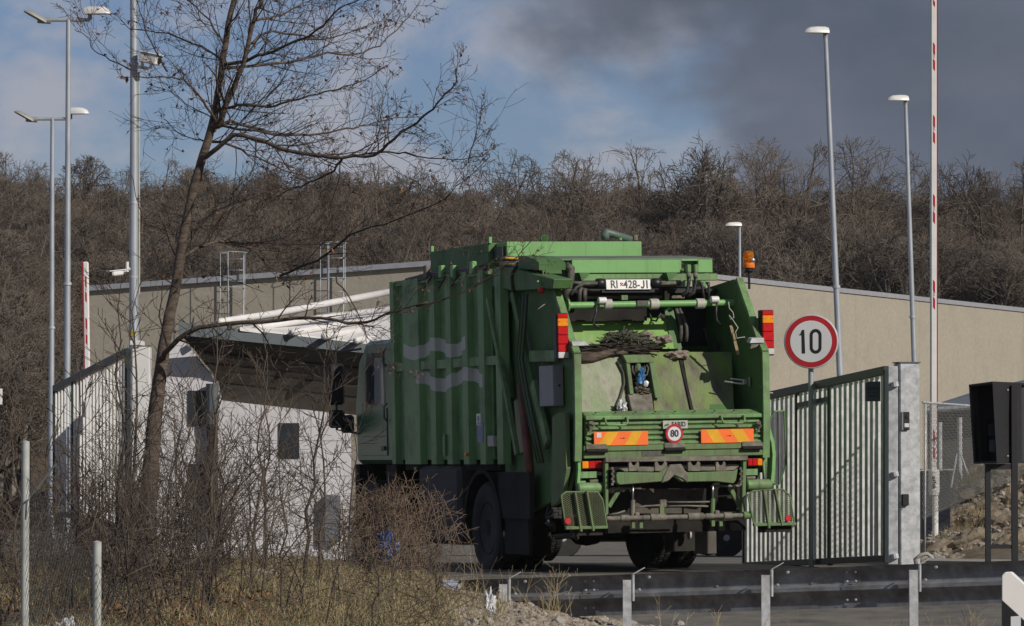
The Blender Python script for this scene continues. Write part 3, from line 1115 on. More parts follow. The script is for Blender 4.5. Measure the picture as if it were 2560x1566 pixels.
# ---- hydraulic hoses round the opening
hoses = [
    ([(505, 320), (545, 345), (540, 420), (520, 500), (500, 575)], 1.0, 0.048, M_HOSE),
    ([(470, 330), (490, 345), (505, 430), (500, 510), (495, 560)], 1.06, 0.03, M_HOSE),
    ([(545, 545), (590, 490), (640, 462), (760, 455)], 0.95, 0.02, M_HOSE),
    ([(607, 605), (612, 520), (625, 490), (655, 500), (650, 600)], 0.9, 0.026, M_HOSE),
    ([(1450, 375), (1452, 450), (1440, 520), (1400, 555)], 0.9, 0.022, M_HOSE_DK),
    ([(1500, 375), (1505, 450), (1490, 530), (1440, 560)], 0.9, 0.022, M_HOSE_DK),
    ([(1540, 450), (1552, 470), (1560, 520), (1575, 600)], 0.85, 0.016, M_HOSE_DK),
    ([(1590, 450), (1605, 475), (1605, 530), (1600, 600)], 0.85, 0.016, M_HOSE_DK),
    ([(1352, 652), (1370, 700), (1390, 770), (1392, 840), (1385, 905)], 0.98, 0.022, M_HOSE),
    ([(1375, 652), (1410, 720), (1432, 790), (1436, 850), (1430, 905)], 0.98, 0.022, M_HOSE),
    ([(1150, 690), (1165, 740), (1200, 748), (1235, 690), (1250, 745)], 1.0, 0.012, M_HOSE_DK),
    ([(1570, 800), (1600, 900), (1620, 960), (1600, 1010)], 1.1, 0.02, M_HOSE_DK),
    ([(1640, 880), (1665, 940), (1655, 1000), (1625, 1040)], 1.1, 0.02, M_HOSE_DK),
]
for pts, y, r, m in hoses:
    tp(MB().tube([T(r1(*p), y) for p in pts], r, 8), "hydraulic_hose", m, smooth=True)
for x, y0, y1 in ((1450, 375, 450), (1502, 375, 450), (1548, 445, 480), (1598, 445, 480)):
    tp(MB().tube([T(r1(x, y0), 0.88), T(r1(x + 1, (y0 + y1) / 2), 0.88)], 0.026, 8), "hose_fitting", M_GRIME, smooth=True)
for x in (1445, 1502):
    q = T(r1(x, 345), 1.2)
    tp(MB().box(q, (0.05, 0.08, 0.09)), "hose_block", M_GREEN, bevel=0.01)
q = T(r1(1405, 460), 1.05)
tp(MB().box(q, (0.045, 0.03, 0.07)), "tab", M_NYLON)
tp(MB().tube([T(r1(1220, 470), 1.1), T(r1(1400, 465), 1.1)], 0.022, 8), "pipe", M_GRIME, smooth=True)
tp(rect(r1(1265, 475), r1(1312, 590), 1.1, 0.06), "valve_block", M_DARK)
tp(rect(r1(650, 555), r1(1420, 572), 1.2, 0.03), "pipe", M_GRIME)

# ---- inside of the hopper: upper panel, blade, channel
M_PANEL_UP = pm("scraped_green_panel", (0.16, 0.33, 0.055), 0.55, var=0.12, scale=2.5, dirt=(0.40, 0.36, 0.27), dirt_amt=0.25, dirt_scale=1.7, stretch=(2.2, 1, 0.7), streak=(0.20, 0.36, 0.09))
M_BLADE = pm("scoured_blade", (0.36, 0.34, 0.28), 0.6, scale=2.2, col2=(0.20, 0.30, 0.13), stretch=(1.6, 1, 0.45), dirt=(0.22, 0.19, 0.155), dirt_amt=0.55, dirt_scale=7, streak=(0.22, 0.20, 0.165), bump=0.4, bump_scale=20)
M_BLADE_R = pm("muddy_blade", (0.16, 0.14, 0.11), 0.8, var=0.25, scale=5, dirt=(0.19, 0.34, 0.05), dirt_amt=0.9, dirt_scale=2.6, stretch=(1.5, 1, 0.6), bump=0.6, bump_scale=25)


def hop(p, y):
    return T(r1(*p), y)


tp(MB().prism([hop((500, 730), 1.13), hop((1290, 730), 1.13), hop((1340, 960), 0.95), hop((500, 960), 0.95)], (0, 0.04, 0.01)), "upper_panel", M_PANEL_UP)
tp(MB().prism([hop((1265, 660), 1.12), hop((1330, 650), 1.12), hop((1400, 960), 0.97), hop((1320, 960), 0.97)], (0, 0.03, 0.01)), "panel_edge", M_GREEN_SHADED)
# lower blade
tp(MB().prism([hop((560, 985), 0.80), hop((935, 985), 0.80), hop((985, 1470), 0.30), hop((600, 1470), 0.30)], (0, 0.06, -0.02)), "packer_blade", M_BLADE)
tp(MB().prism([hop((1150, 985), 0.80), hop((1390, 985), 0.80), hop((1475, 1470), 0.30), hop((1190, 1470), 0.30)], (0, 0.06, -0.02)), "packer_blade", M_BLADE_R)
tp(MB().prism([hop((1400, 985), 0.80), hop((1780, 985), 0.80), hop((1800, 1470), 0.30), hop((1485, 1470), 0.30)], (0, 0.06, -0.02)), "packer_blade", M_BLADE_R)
tp(MB().bar(hop((1380, 1050), 0.75), hop((1478, 1460), 0.31), 0.03, 0.05, (0, 1, 0.5)), "blade_seam", M_DARK)
tp(MB().prism([hop((940, 985), 0.86), hop((1150, 985), 0.86), hop((1190, 1470), 0.36), hop((985, 1470), 0.36)], (0, 0.06, -0.02)), "blade_slot", M_DARK)
# curved rod left of the channel
tp(MB().tube([hop(p, y) for p, y in (((900, 1060), 0.70), ((950, 1150), 0.6), ((955, 1230), 0.52), ((925, 1330), 0.42), ((880, 1430), 0.32))], 0.014, 6), "bent_rod", M_HOSE, smooth=True)
# the box channel in the middle
chL = [hop((955, 1010), 0.70), hop((1000, 1070), 0.66), hop((1030, 1310), 0.42), hop((985, 1310), 0.42)]
tp(MB().prism([hop((945, 1008), 0.66), hop((1160, 1005), 0.66), hop((1185, 1065), 0.62), hop((975, 1070), 0.62)], (0, 0.12, 0)), "channel_head", M_GREEN_DIRTY, bevel=0.005)
tp(MB().prism([hop((972, 1075), 0.60), hop((1000, 1075), 0.60), hop((1030, 1310), 0.38), hop((1000, 1310), 0.38)], (0, 0.14, 0.02)), "channel_side", M_GREEN_DIRTY, bevel=0.004)
tp(MB().prism([hop((1150, 1070), 0.60), hop((1185, 1068), 0.60), hop((1240, 1335), 0.36), hop((1195, 1340), 0.36)], (0, 0.14, 0.02)), "channel_side", M_GREEN_DIRTY, bevel=0.004)
tp(MB().prism([hop((985, 1310), 0.40), hop((1165, 1300), 0.40), hop((1185, 1440), 0.26), hop((1015, 1440), 0.26)], (0, 0.12, 0.02)), "channel_foot", M_GRIME, bevel=0.006)
for k, pts in enumerate((((1020, 1090), (1015, 1130), (1040, 1170), (1085, 1180), (1130, 1160), (1140, 1110), (1125, 1085)), ((1045, 1090), (1040, 1120), (1060, 1155), (1095, 1160), (1115, 1130), (1110, 1090)))):
    tp(MB().tube([hop(p, 0.56 - 0.02 * k) for p in pts], 0.011, 6), "hydraulic_hose", M_HOSE, smooth=True)
tp(MB().tube([hop((1060, 1085), 0.62), hop((1072, 1150), 0.56)], 0.03, 10), "cylinder_rod", M_GREEN_DIRTY, smooth=True)
# right inner rib (its shade is put into the darker green)
tp(MB().prism([hop((1560, 1010), 0.85), hop((1650, 1010), 0.85), hop((1740, 1440), 0.32), hop((1620, 1440), 0.32)], (0, 0.10, 0)), "inner_rib", M_GREEN_SHADED)
# chrome latch on the right inner wall
lat = hop((1880, 1215), 0.25)
o = tp(MB().box(lat + Vector((0.05, 0, 0)), (0.02, 0.05, 0.10)), "wall_latch", M_CHROME, bevel=0.004)
tp(MB().box(lat, (0.05, 0.05, 0.06)), "latch_body", M_CHROME, o, bevel=0.006)
tp(MB().tube([lat + Vector((-0.02, 0, 0.02)), hop((1770, 1190), 0.3)], 0.008, 6), "latch_pin", M_CHROME, o)
tp(MB().tube([lat + Vector((-0.02, 0, -0.02)), hop((1725, 1212), 0.3)], 0.010, 6), "latch_pin", M_CHROME, o)

# ---- sill, corrugated rear door, lower bands
x0, x1 = T(r2(655, 200), -0.02).x, T(r2(2036, 200), -0.02).x
za, zb, zc = T(r2(1340, 140), 0.06).z, T(r2(1340, 180), -0.03).z, T(r2(1340, 207), -0.03).z
mb = MB().prism([(x0, 0.10, za), (x0, -0.04, zb), (x0, -0.04, zc), (x0, -0.015, zc), (x0, 0.10, za - 0.05)], (x1 - x0, 0, 0))
tp(mb, "sill", M_GREEN, bevel=0.006)
for k in range(9):
    q = Vector((x0 + (x1 - x0) * (0.06 + 0.11 * k), -0.005, (za + zb) / 2 + 0.012))
    tp(MB().box(q, (0.014, 0.02, 0.012)), "rivet", M_DARK)
zd0, zd1 = zc, T(r2(1340, 402), 0).z
nrib = 5
mb = MB()
prof2 = []
for i in range(nrib):
    t0 = zd0 + (zd1 - zd0) * i / nrib
    h = (zd1 - zd0) / nrib
    prof2 += [(0.0, t0 + h * 0.02), (0.018, t0 + h * 0.16), (0.018, t0 + h * 0.34), (-0.012, t0 + h * 0.52), (-0.012, t0 + h * 0.9)]
prof2.append((0.0, zd1))
pts = [(x0 + 0.01, y, z) for y, z in prof2] + [(x0 + 0.01, 0.05, zd1), (x0 + 0.01, 0.05, zd0)]
mb.prism(pts, (x1 - x0 - 0.02, 0, 0))
door = tp(mb, "rear_door", M_GREEN, bevel=0.003)
z2 = T(r2(1340, 450), -0.03).z
z3 = T(r2(1340, 500), -0.03).z
xb0, xb1 = T(r2(645, 450), -0.03).x, T(r2(2030, 450), -0.03).x
tp(MB().box2((xb0, -0.035, zd1), (xb1, 0.05, z2 + 0.006)), "door_band", M_GREEN_DIRTY, bevel=0.005)
tp(MB().box2((xb0, -0.025, z2 - 0.002), (xb1, 0.05, z3)), "lower_band", M_GREEN_DIRTY, bevel=0.005)
for a, b in ((665, 825), (1268, 1422), (1866, 2016)):
    p, q = T(r2(a, 455), -0.06), T(r2(b, 452), -0.06)
    tp(MB().tube([(p.x, -0.06, z2 + 0.01), (q.x, -0.06, z2 + 0.01)], 0.022, 10), "hinge", M_DARK, smooth='auto')
    tp(MB().box(((p.x + q.x) / 2, -0.04, z2 + 0.05), ((q.x - p.x), 0.02, 0.06)), "hinge_leaf", M_GRIME, bevel=0.004)
tp(rect(r2(1090, 457), r2(1265, 492), -0.03, 0.01), "tar_patch", M_HOSE)
for xa, xb in ((812, 982), (1708, 1882)):
    z_t, z_b = T(r2(0, 212), -0.03).z, T(r2(0, 262), -0.08).z
    p, q = T(r2(xa, 240), -0.09).x, T(r2(xb, 240), -0.09).x
    yb = -0.09
    path = [(p, 0.0, z_t), (p, yb * 0.8, z_t - 0.01), (p, yb, z_t - 0.04), (p + 0.01, yb, z_b), (p + 0.03, yb, z_b - 0.012), (q - 0.03, yb, z_b - 0.012), (q - 0.01, yb, z_b), (q, yb, z_t - 0.04), (q, yb * 0.8, z_t - 0.01), (q, 0.0, z_t)]
    tp(MB().tube(path, 0.011, 8), "door_handle", M_GREEN, door, smooth=True)
for cx in (700, 1985):
    q = T(r2(cx, 245), -0.04)
    la = tp(MB().box(q, (0.05, 0.04, 0.05)), "door_latch", M_GRIME, door, bevel=0.005)
    tp(MB().tube([q + Vector((-0.03, -0.02, 0.01)), q + Vector((0.02, -0.03, -0.02)), q + Vector((-0.03, -0.02, -0.09))], 0.012, 6), "latch_lever", M_GRIME, door)


def warn_board(x0, y0, x1, y1, stripes, name_label):
    a, b = T(r2(x0, y0), -0.045), T(r2(x1, y1), -0.045)
    o = tp(MB().box2((a.x, -0.045, b.z), (b.x, -0.035, a.z)), "warning_board", M_ORANGE_BOARD, bevel=0.002)
    o["label"] = name_label
    w, h = b.x - a.x, a.z - b.z
    for t0, t1, s in stripes:       # fractions along the top edge and the shift at the bottom edge
        pts = [(a.x + w * t0, -0.0465, a.z - 0.003), (a.x + w * t1, -0.0465, a.z - 0.003), (a.x + w * (t1 + s), -0.0465, b.z + 0.003), (a.x + w * (t0 + s), -0.0465, b.z + 0.003)]
        pts = [(min(max(p[0], a.x + 0.002), b.x - 0.002), p[1], p[2]) for p in pts]
        tp(MB().prism(pts, (0, 0.001, 0)), "yellow_stripe", M_YELLOW_BOARD, o)
    ar = MB()
    cx, cz = a.x + w * 0.52, (a.z + b.z) / 2 + 0.002
    ar.box((cx, -0.0475, cz), (0.05, 0.001, 0.004))
    ar.prism([(cx + 0.032, -0.048, cz), (cx + 0.012, -0.048, cz + 0.008), (cx + 0.012, -0.048, cz - 0.008)], (0, 0.001, 0))
    tp(ar, "arrow_mark", M_INK, o)
    return o, a, b


wb, a, b = warn_board(722, 308, 1140, 408, [(0.24, 0.46, -0.17), (0.70, 0.90, -0.14)], "orange and yellow striped warning board at the truck's left rear")
tp(MB().box((a.x + 0.055, -0.047, a.z - 0.035), (0.05, 0.002, 0.05)), "worn_patch", M_BAG_WHITE, wb)
warn_board(1545, 290, 1952, 388, [(0.08, 0.31, 0.15), (0.55, 0.79, 0.15)], "orange and yellow striped warning board at the truck's right rear")

# speed disc and maker's plate
sc_ = T(r2(1340, 322), -0.05)
disc = tp(MB().lathe([(0.098, 0), (0.1, 0.003), (0.1, 0.006)], (sc_.x, -0.052, sc_.z), (0, 1, 0), 32), "speed_disc", M_SIGN_RED)
disc["label"] = "red ringed speed disc reading 80"
tp(MB().lathe([(0.074, 0), (0.074, 0.002)], (sc_.x, -0.0535, sc_.z), (0, 1, 0), 32), "disc_face", M_SIGN_WHITE, disc)
text_mesh("80", 0.098, M_INK, "disc_digits", disc, face_back(sc_.x, -0.0555, sc_.z), 0.95, 0.003)
p0, p1 = T(r2(1252, 222), -0.03), T(r2(1443, 280), -0.03)
mk = tp(MB().box2((p0.x, -0.034, p1.z), (p1.x, -0.028, p0.z)), "maker_sticker", pm("grey_sticker", (0.40, 0.42, 0.36), 0.5, var=0.12, scale=15))
text_mesh("FARID", 0.068, M_INK, "maker_letters", mk, face_back((p0.x + p1.x) / 2 + 0.035, -0.0355, (p0.z + p1.z) / 2), 0.85, 0.0022)
tp(MB().prism([(p0.x + 0.01, -0.0352, p1.z + 0.02), (p0.x + 0.07, -0.0352, p1.z + 0.035), (p0.x + 0.06, -0.0352, p1.z + 0.055), (p0.x + 0.015, -0.0352, p1.z + 0.04)], (0, 0.001, 0)), "maker_mark", M_GREEN_SHADED, mk)

# ---- tail lights
M_LAMP_CASE = M_BLACK


def tail_light(p0, p1, yy, label):
    a, b = T(p0, yy), T(p1, yy)
    w, h = b.x - a.x, a.z - b.z
    o = tp(MB().box2((a.x, yy, b.z), (b.x, yy + 0.09, a.z)), "tail_light", M_LAMP_CASE, bevel=0.008)
    o["label"] = label
    for t0, t1, m in ((0.015, 0.12, M_RED), (0.12, 0.30, M_ORANGE), (0.30, 0.48, M_RED), (0.48, 0.68, M_RED), (0.68, 0.845, M_RED), (0.845, 0.985, M_WHITE_LENS)):
        tp(MB().box2((a.x + 0.012, yy - 0.022, a.z - h * t1 + 0.003), (b.x - 0.008, yy + 0.01, a.z - h * t0 - 0.001)), "lens", m, o, bevel=0.006)
    for t in (0.19, 0.76):
        for s in (0.2, 0.85):
            tp(MB().lathe([(0.005, -0.003), (0.005, 0.003)], (a.x + w * s, yy - 0.023, a.z - h * t), (0, 1, 0), 8), "screw", M_GRIME, o)
    return o


tail_light(r1(430, 685), r1(530, 1040), 0.10, "tall red and orange light cluster on the truck's left")
tail_light(r1(2005, 662), r1(2110, 1012), 0.10, "tall red and orange light cluster on the truck's right")
tp(rect(r1(1975, 725), r1(2012, 985), 0.16, 0.06), "light_bracket", M_GREEN_SHADED)
# bright shields beside the lights
for pts, yy in ((((550, 905), (650, 902), (690, 935), (560, 940)), 0.0), (((1935, 880), (2030, 878), (2030, 915), (1920, 918)), 0.0)):
    tp(MB().prism([T(r1(*p), yy) for p in pts], (0, 0.10, 0.012)), "light_shield", M_GALV, bevel=0.003)
tp(MB().prism([T(r1(*p), 0.02) for p in ((1935, 915), (2000, 915), (1975, 945), (1925, 960))], (0, 0.05, 0)), "shield_bracket", M_GRIME)

# small lower lamps
for p0, p1, mats in ((r2(625, 535), r2(780, 587), (M_ORANGE, M_RED, M_RED)), (r2(1898, 515), r2(2012, 566), (M_RED, M_RED, M_ORANGE))):
    a, b = T(p0, 0.02), T(p1, 0.02)
    o = tp(MB().box2((a.x - 0.01, 0.02, b.z - 0.01), (b.x + 0.01, 0.10, a.z + 0.01)), "marker_lamp", M_BLACK, bevel=0.008)
    for i, m in enumerate(mats):
        u0, u1 = a.x + (b.x - a.x) * i / 3, a.x + (b.x - a.x) * (i + 1) / 3
        tp(MB().box2((u0 + 0.001, -0.005, b.z), (u1 - 0.001, 0.03, a.z)), "lens", m, o, bevel=0.006)
    tp(rect((p0[0] - 2, p1[1] + 9), (p1[0] - 10, p1[1] + 24), 0.0, 0.08), "lamp_bracket", M_GREEN)

# ---- beacon
bc = T(r1(1915, 430), 0.62)
bt = T(r1(1915, 205), 0.62)
bm_ = T(r1(1915, 340), 0.62).z
bea = tp(MB().tube([bc + Vector((0, 0, -0.1)), (bc.x, bc.y, bm_ - 0.03)], 0.014, 8), "beacon", M_BLACK)
bea["label"] = "orange beacon on a short stalk at the truck's upper right"
tp(MB().lathe([(0.03, -0.05), (0.045, -0.03), (0.045, 0)], (bc.x, bc.y, bm_), (0, 0, 1), 20), "beacon_socket", M_BLACK, bea)
tp(MB().lathe([(0.062, 0), (0.066, 0.008), (0.062, 0.05), (0.056, 0.055)], (bc.x, bc.y, bm_), (0, 0, 1), 24), "beacon_base", pm("orange_beacon_base", (0.85, 0.2, 0.02), 0.35, var=0.03), bea, smooth='auto')
dome_m = bpy.data.materials.new("amber_dome")
dome_m.use_nodes = True
bs = dome_m.node_tree.nodes["Principled BSDF"]
bs.inputs['Base Color'].default_value = (0.95, 0.30, 0.02, 1)
bs.inputs['Roughness'].default_value = 0.08
bs.inputs['Transmission Weight'].default_value = 0.75
bs.inputs['IOR'].default_value = 1.2
H_ = bt.z - bm_
tp(MB().lathe([(0.055, 0.05), (0.056, H_ * 0.75), (0.05, H_ * 0.9), (0.034, H_ * 0.97), (0.0, H_)], (bc.x, bc.y, bm_), (0, 0, 1), 24), "beacon_dome", dome_m, bea, smooth=True)
tp(MB().lathe([(0.0, 0.055), (0.02, 0.06), (0.034, 0.10), (0.02, 0.12), (0.0, 0.125)], (bc.x, bc.y, bm_), (0.3, -0.4, 0.9), 14), "beacon_reflector", M_CHROME, bea, smooth=True)

# ---- bin lift: frame, comb beam, torsion bar, cylinders
LY = -0.10
tp(MB().bar(T(r2(805, 523), LY), T(r2(1900, 508), LY), 0.05, 0.05), "lift_top_bar", M_GRIME, bevel=0.004)
tp(rect(r2(835, 530), r2(1868, 600), 0.12, 0.05), "lift_back_plate", M_DARK)
for pts in (((806, 525), (834, 525), (834, 940), (812, 960)), ((1870, 505), (1897, 505), (1886, 935), (1858, 940))):
    tp(MB().prism([T(r2(*p), LY) for p in pts], (0, 0.07, 0)), "lift_upright", M_GREEN_DIRTY, bevel=0.005)
beam = [(893, 640), (905, 618), (1225, 620), (1290, 575), (1330, 590), (1390, 575), (1440, 620), (1800, 608), (1830, 590), (1815, 680), (1795, 705), (1660, 688), (1445, 692), (1400, 690), (1330, 640), (1290, 690), (1235, 690), (920, 715), (900, 700)]
tp(MB().prism([T(r2(*p), LY - 0.06) for p in beam], (0, 0.09, 0)), "lift_beam", M_GREEN_DIRTY, bevel=0.006)
boss = [(1245, 700), (1260, 650), (1290, 590), (1310, 560), (1395, 555), (1420, 600), (1450, 650), (1445, 700), (1400, 665), (1340, 640), (1300, 680)]
tp(MB().prism([T(r2(*p), LY - 0.075) for p in boss], (0, 0.05, 0)), "lift_boss", M_GRIME, bevel=0.006)
for x0, x1, xt in ((990, 1070, 0), (1190, 1285, 0), (1445, 1540, 0), (1660, 1735, 0)):
    w = x1 - x0
    pts = [(x0, 610), (x0, 545), (x0 + w * 0.2, 535), (x0 + w * 0.35, 560), (x0 + w * 0.5, 570), (x0 + w * 0.65, 560), (x0 + w * 0.8, 532), (x1, 545), (x1, 610)]
    tp(MB().prism([T(r2(*p), LY - 0.03) for p in pts], (0, 0.04, 0)), "comb_prong", M_GRIME, bevel=0.004)
for pts in (((920, 590), (1100, 575), (1190, 580), (1180, 612), (960, 612)), ((1490, 575), (1650, 575), (1660, 605), (1480, 605)), ((1735, 575), (1840, 570), (1800, 600), (1735, 605))):
    tp(MB().prism([T(r2(*p), LY - 0.02) for p in pts], (0, 0.03, 0)), "comb_plate", M_GRIME)
# chains and linkages at the ends
for cx in (862, 1848):
    for k in range(7):
        q = T(r2(cx + (k % 2) * 8, 590 + k * 20), LY - 0.05)
        tp(MB().box(q, (0.024, 0.022, 0.026), Matrix.Rotation(R(30 * (k % 3)), 3, 'Y')), "chain_link", M_GRIME)
tb0, tb1 = T(r2(818, 975), LY - 0.02), T(r2(1896, 950), LY - 0.02)
tp(MB().tube([tb0, tb1], 0.026, 12), "torsion_bar", M_GRIME, smooth='auto')
for a, b, rr in ((920, 992, 0.036), (1090, 1145, 0.03), (1148, 1272, 0.040), (1436, 1560, 0.040), (1572, 1640, 0.032), (1712, 1782, 0.038)):
    t0, t1 = (a - 818) / 1078.0, (b - 818) / 1078.0
    p, q = tb0.lerp(tb1, t0), tb0.lerp(tb1, t1)
    d = (q - p).length
    tp(MB().lathe([(rr - 0.008, 0), (rr, 0.006), (rr, d - 0.006), (rr - 0.008, d)], p, (q - p), 16), "bar_sleeve", M_GRIME, smooth='auto')
tp(MB().tube([tb1 + Vector((-0.04, 0, 0)), tb1 + Vector((0.04, 0, 0))], 0.04, 12), "bar_end", M_GREEN_DIRTY)
for x, y0, ym, y1, m in ((1022, 715, 830, 955, M_GRIME), (1636, 705, 820, 940, M_GREEN_DIRTY)):
    tp(MB().tube([T(r2(x, y0), LY + 0.02), T(r2(x, ym), LY + 0.02)], 0.011, 8), "piston_rod", M_CHROME, smooth=True)
    tp(MB().tube([T(r2(x, ym), LY + 0.02), T(r2(x - 3, y1), LY + 0.02)], 0.024, 10), "lift_cylinder", m, smooth='auto')
    tp(MB().box(T(r2(x + 30, y1 - 10), LY), (0.05, 0.05, 0.05)), "cylinder_pin", M_GRIME, bevel=0.008)
    for dx in (-10, 50):
        tp(rect(r2(x + dx, y1 + 20), r2(x + dx + 28, y1 + 95), LY + 0.0, 0.03), "clevis", M_GREEN_DIRTY, bevel=0.004)
for p, q in (((832, 885), (925, 735)), ((1765, 735), (1842, 880))):
    tp(MB().bar(T(r2(*p), LY + 0.1), T(r2(*q), LY + 0.1), 0.045, 0.045, (0, 1, 0)), "lift_brace", M_GREEN_DIRTY, bevel=0.004)
for p, q in (((845, 745), (1085, 738)), ((1618, 725), (1865, 722))):
    tp(MB().tube([T(r2(*p), LY + 0.04), T(r2(*q), LY + 0.04)], 0.012, 8), "tie_rod", M_GRIME, smooth=True)
for pts in (((1045, 890), (1120, 878), (1230, 872)), ((1285, 848), (1440, 848), (1610, 845)), ((1285, 880), (1440, 876), (1600, 880)), ((840, 945), (900, 935), (960, 915))):
    tp(MB().tube([T(r2(*p), LY + 0.0) for p in pts], 0.010, 6), "hydraulic_line", M_GRIME, smooth=True)
tp(rect(r2(1230, 830), r2(1285, 890), LY + 0.0, 0.05), "line_block", M_GRIME, bevel=0.008)
tp(rect(r2(1230, 880), r2(1262, 945), LY + 0.0, 0.04), "line_post", M_GREEN_DIRTY)
# tailgate bottom shell behind the lift
tp(MB().prism([T(r2(*p), 0.32) for p in ((820, 640), (1880, 640), (1800, 965), (870, 965))], (0, 0.2, 0)), "hopper_bottom", M_DARK)
tp(MB().prism([T(r2(*p), 0.26) for p in ((1040, 745), (1570, 745), (1540, 935), (1040, 935))], (0, 0.04, 0)), "hopper_belly", pm("muddy_belly", (0.075, 0.065, 0.052), 0.85, var=0.3, scale=6))
tp(rect(r2(600, 500), r2(2040, 620), 0.2, 0.1), "rear_cross_member", M_DARK)
# ears: side plates that carry the lift and the round stubs
for pts, m in ((((600, 480), (640, 500), (640, 760), (600, 760)), M_GREEN_SHADED), (((2010, 400), (2060, 300), (2100, 480), (2095, 700), (2040, 740), (2020, 560)), M_GREEN)):
    tp(MB().prism([T(r2(*p), 0.06) for p in pts], (0, 0.05, 0)), "ear_plate", m, bevel=0.005)
edge = [(2045, 215), (2062, 290), (2090, 390), (2100, 480), (2095, 600), (2085, 700)]
mb = MB()
pp = [T(r2(*p), 0.03) for p in edge]
for a, b in zip(pp, pp[1:]):
    mb.bar(a, b + (b - a) * 0.02, 0.035, 0.06, (0, 1, 0))
tp(mb, "ear_rim", M_GREEN_CLEAN)
edge = [(575, 310), (590, 380), (600, 470), (604, 600), (596, 720)]
mb = MB()
pp = [T(r2(*p), 0.03) for p in edge]
for a, b in zip(pp, pp[1:]):
    mb.bar(a, b + (b - a) * 0.02, 0.03, 0.06, (0, 1, 0))
tp(mb, "ear_rim", M_GREEN_CLEAN)
for p, q in (((592, 742), (800, 738)), ((1890, 716), (2085, 712))):
    a, b = T(r2(*p), 0.0), T(r2(*q), 0.0)
    d = (b - a).length
    tp(MB().lathe([(0.045, 0), (0.058, 0.012), (0.058, d - 0.03), (0.04, d)], a, b - a, 18), "step_stub", M_GREEN, smooth='auto')
tp(MB().tube([T(r2(690, 690), 0.0), T(r2(750, 685), 0.0)], 0.02, 10), "bolt", M_GRIME)
tp(MB().tube([T(r2(1895, 663), 0.0), T(r2(1960, 660), 0.0)], 0.016, 10), "bolt", M_GRIME)
tp(rect(r2(605, 685), r2(660, 715), 0.02, 0.05), "tab", M_GREEN)


# ---- folding steps with expanded metal
def lattice(poly, yy, pitch, r, shear=0.5):
    """diagonal wires clipped to a pixel polygon, on plane yy"""
    mb = MB()
    P = [T(r2(*p), yy) for p in poly]
    pts2 = [(p.x, p.z) for p in P]
    xs, zs = [p[0] for p in pts2], [p[1] for p in pts2]
    for sgn in (-1, 1):
        dirx, dirz = 1.0, sgn * shear
        c_lo = min(z - sgn * shear * x for x, z in pts2)
        c_hi = max(z - sgn * shear * x for x, z in pts2)
        c = c_lo + pitch * 0.5
        while c < c_hi:
            hits = []
            for i in range(len(pts2)):
                (xa, za_), (xb, zb_) = pts2[i], pts2[(i + 1) % len(pts2)]
                fa, fb = za_ - sgn * shear * xa - c, zb_ - sgn * shear * xb - c
                if fa * fb < 0:
                    t = fa / (fa - fb)
                    hits.append((xa + (xb - xa) * t, za_ + (zb_ - za_) * t))
            hits.sort()
            for h0, h1 in zip(hits[::2], hits[1::2]):
                mb.bar((h0[0], yy, h0[1]), (h1[0], yy, h1[1]), r, r * 1.6, (0, 1, 0))
            c += pitch
    return mb


M_MESHG = pm("grimy_green_mesh", (0.12, 0.15, 0.075), 0.75, var=0.25, scale=8, dirt=(0.12, 0.10, 0.07), dirt_amt=0.6)


def step(poly, bars, foot, refl, yy, label):
    e = tp(lattice(poly, yy, 0.021, 0.0042, 0.55), "folding_step", M_MESHG)
    e["label"] = label
    P = [T(r2(*p), yy) for p in poly]
    mb = MB()
    for i in range(len(P)):
        mb.tube([P[i], P[(i + 1) % len(P)]], 0.010, 6)
    tp(mb, "step_frame", M_GREEN_DIRTY, e)
    for (p, q) in bars:
        tp(MB().bar(T(r2(*p), yy - 0.03), T(r2(*q), yy - 0.03), 0.022, 0.05, (0, 1, 0)), "step_bar", M_GREEN_DIRTY, e, bevel=0.003)
    a, b = T(r2(*foot[0]), yy - 0.02), T(r2(*foot[1]), yy - 0.02)
    tp(MB().bar(a, b, 0.03, 0.05, (0, 1, 0)), "step_lip", M_GREEN_DIRTY, e, bevel=0.003)
    q = T(r2(*refl), yy - 0.03)
    tp(MB().lathe([(0.030, -0.012), (0.033, -0.008), (0.033, 0.01)], q, (0, 1, 0), 18), "round_reflector", pm("red_reflector", (0.55, 0.03, 0.035), 0.25, var=0.05), e)
    tp(MB().box2(T(r2(foot[0][0] + 60, foot[0][1] + 5), yy + 0.02), T(r2(foot[1][0] - 60, foot[1][1] + 60), yy + 0.12)), "step_hinge", M_DARK, e)


step([(470, 800), (505, 770), (750, 770), (788, 830), (822, 1035), (505, 1040)], [((575, 770), (622, 1075)), ((665, 765), (716, 1070))], ((503, 1048), (824, 1040)), (520, 995), -0.16, "folded mesh step at the truck's left rear corner")
step([(1905, 790), (1945, 762), (2172, 748), (2230, 800), (2262, 1005), (1950, 1012)], [((2026, 755), (2066, 1050)), ((2112, 748), (2168, 1030))], ((1948, 1022), (2272, 1015)), (2213, 972), -0.16, "folded mesh step at the truck's right rear corner")
# mesh guard on the right
gp = [(2068, 225), (2112, 150), (2184, 145), (2200, 555), (2142, 715), (2106, 712), (2098, 480)]
gd = tp(lattice(gp, 0.12, 0.016, 0.005, 1.0), "mesh_guard", M_GALV_DK)
gpp = [T(r2(*p), 0.12) for p in gp]
for i in range(len(gpp) - 1):
    tp(MB().bar(gpp[i], gpp[i + 1], 0.014, 0.02, (0, 1, 0)), "guard_frame", M_GREEN_SHADED if i != 1 else M_GREEN, gd)
tp(MB().bar(T(r2(2140, 150), 0.11), T(r2(2146, 710), 0.11), 0.006, 0.01, (0, 1, 0)), "guard_bar", M_GALV_DK, gd)
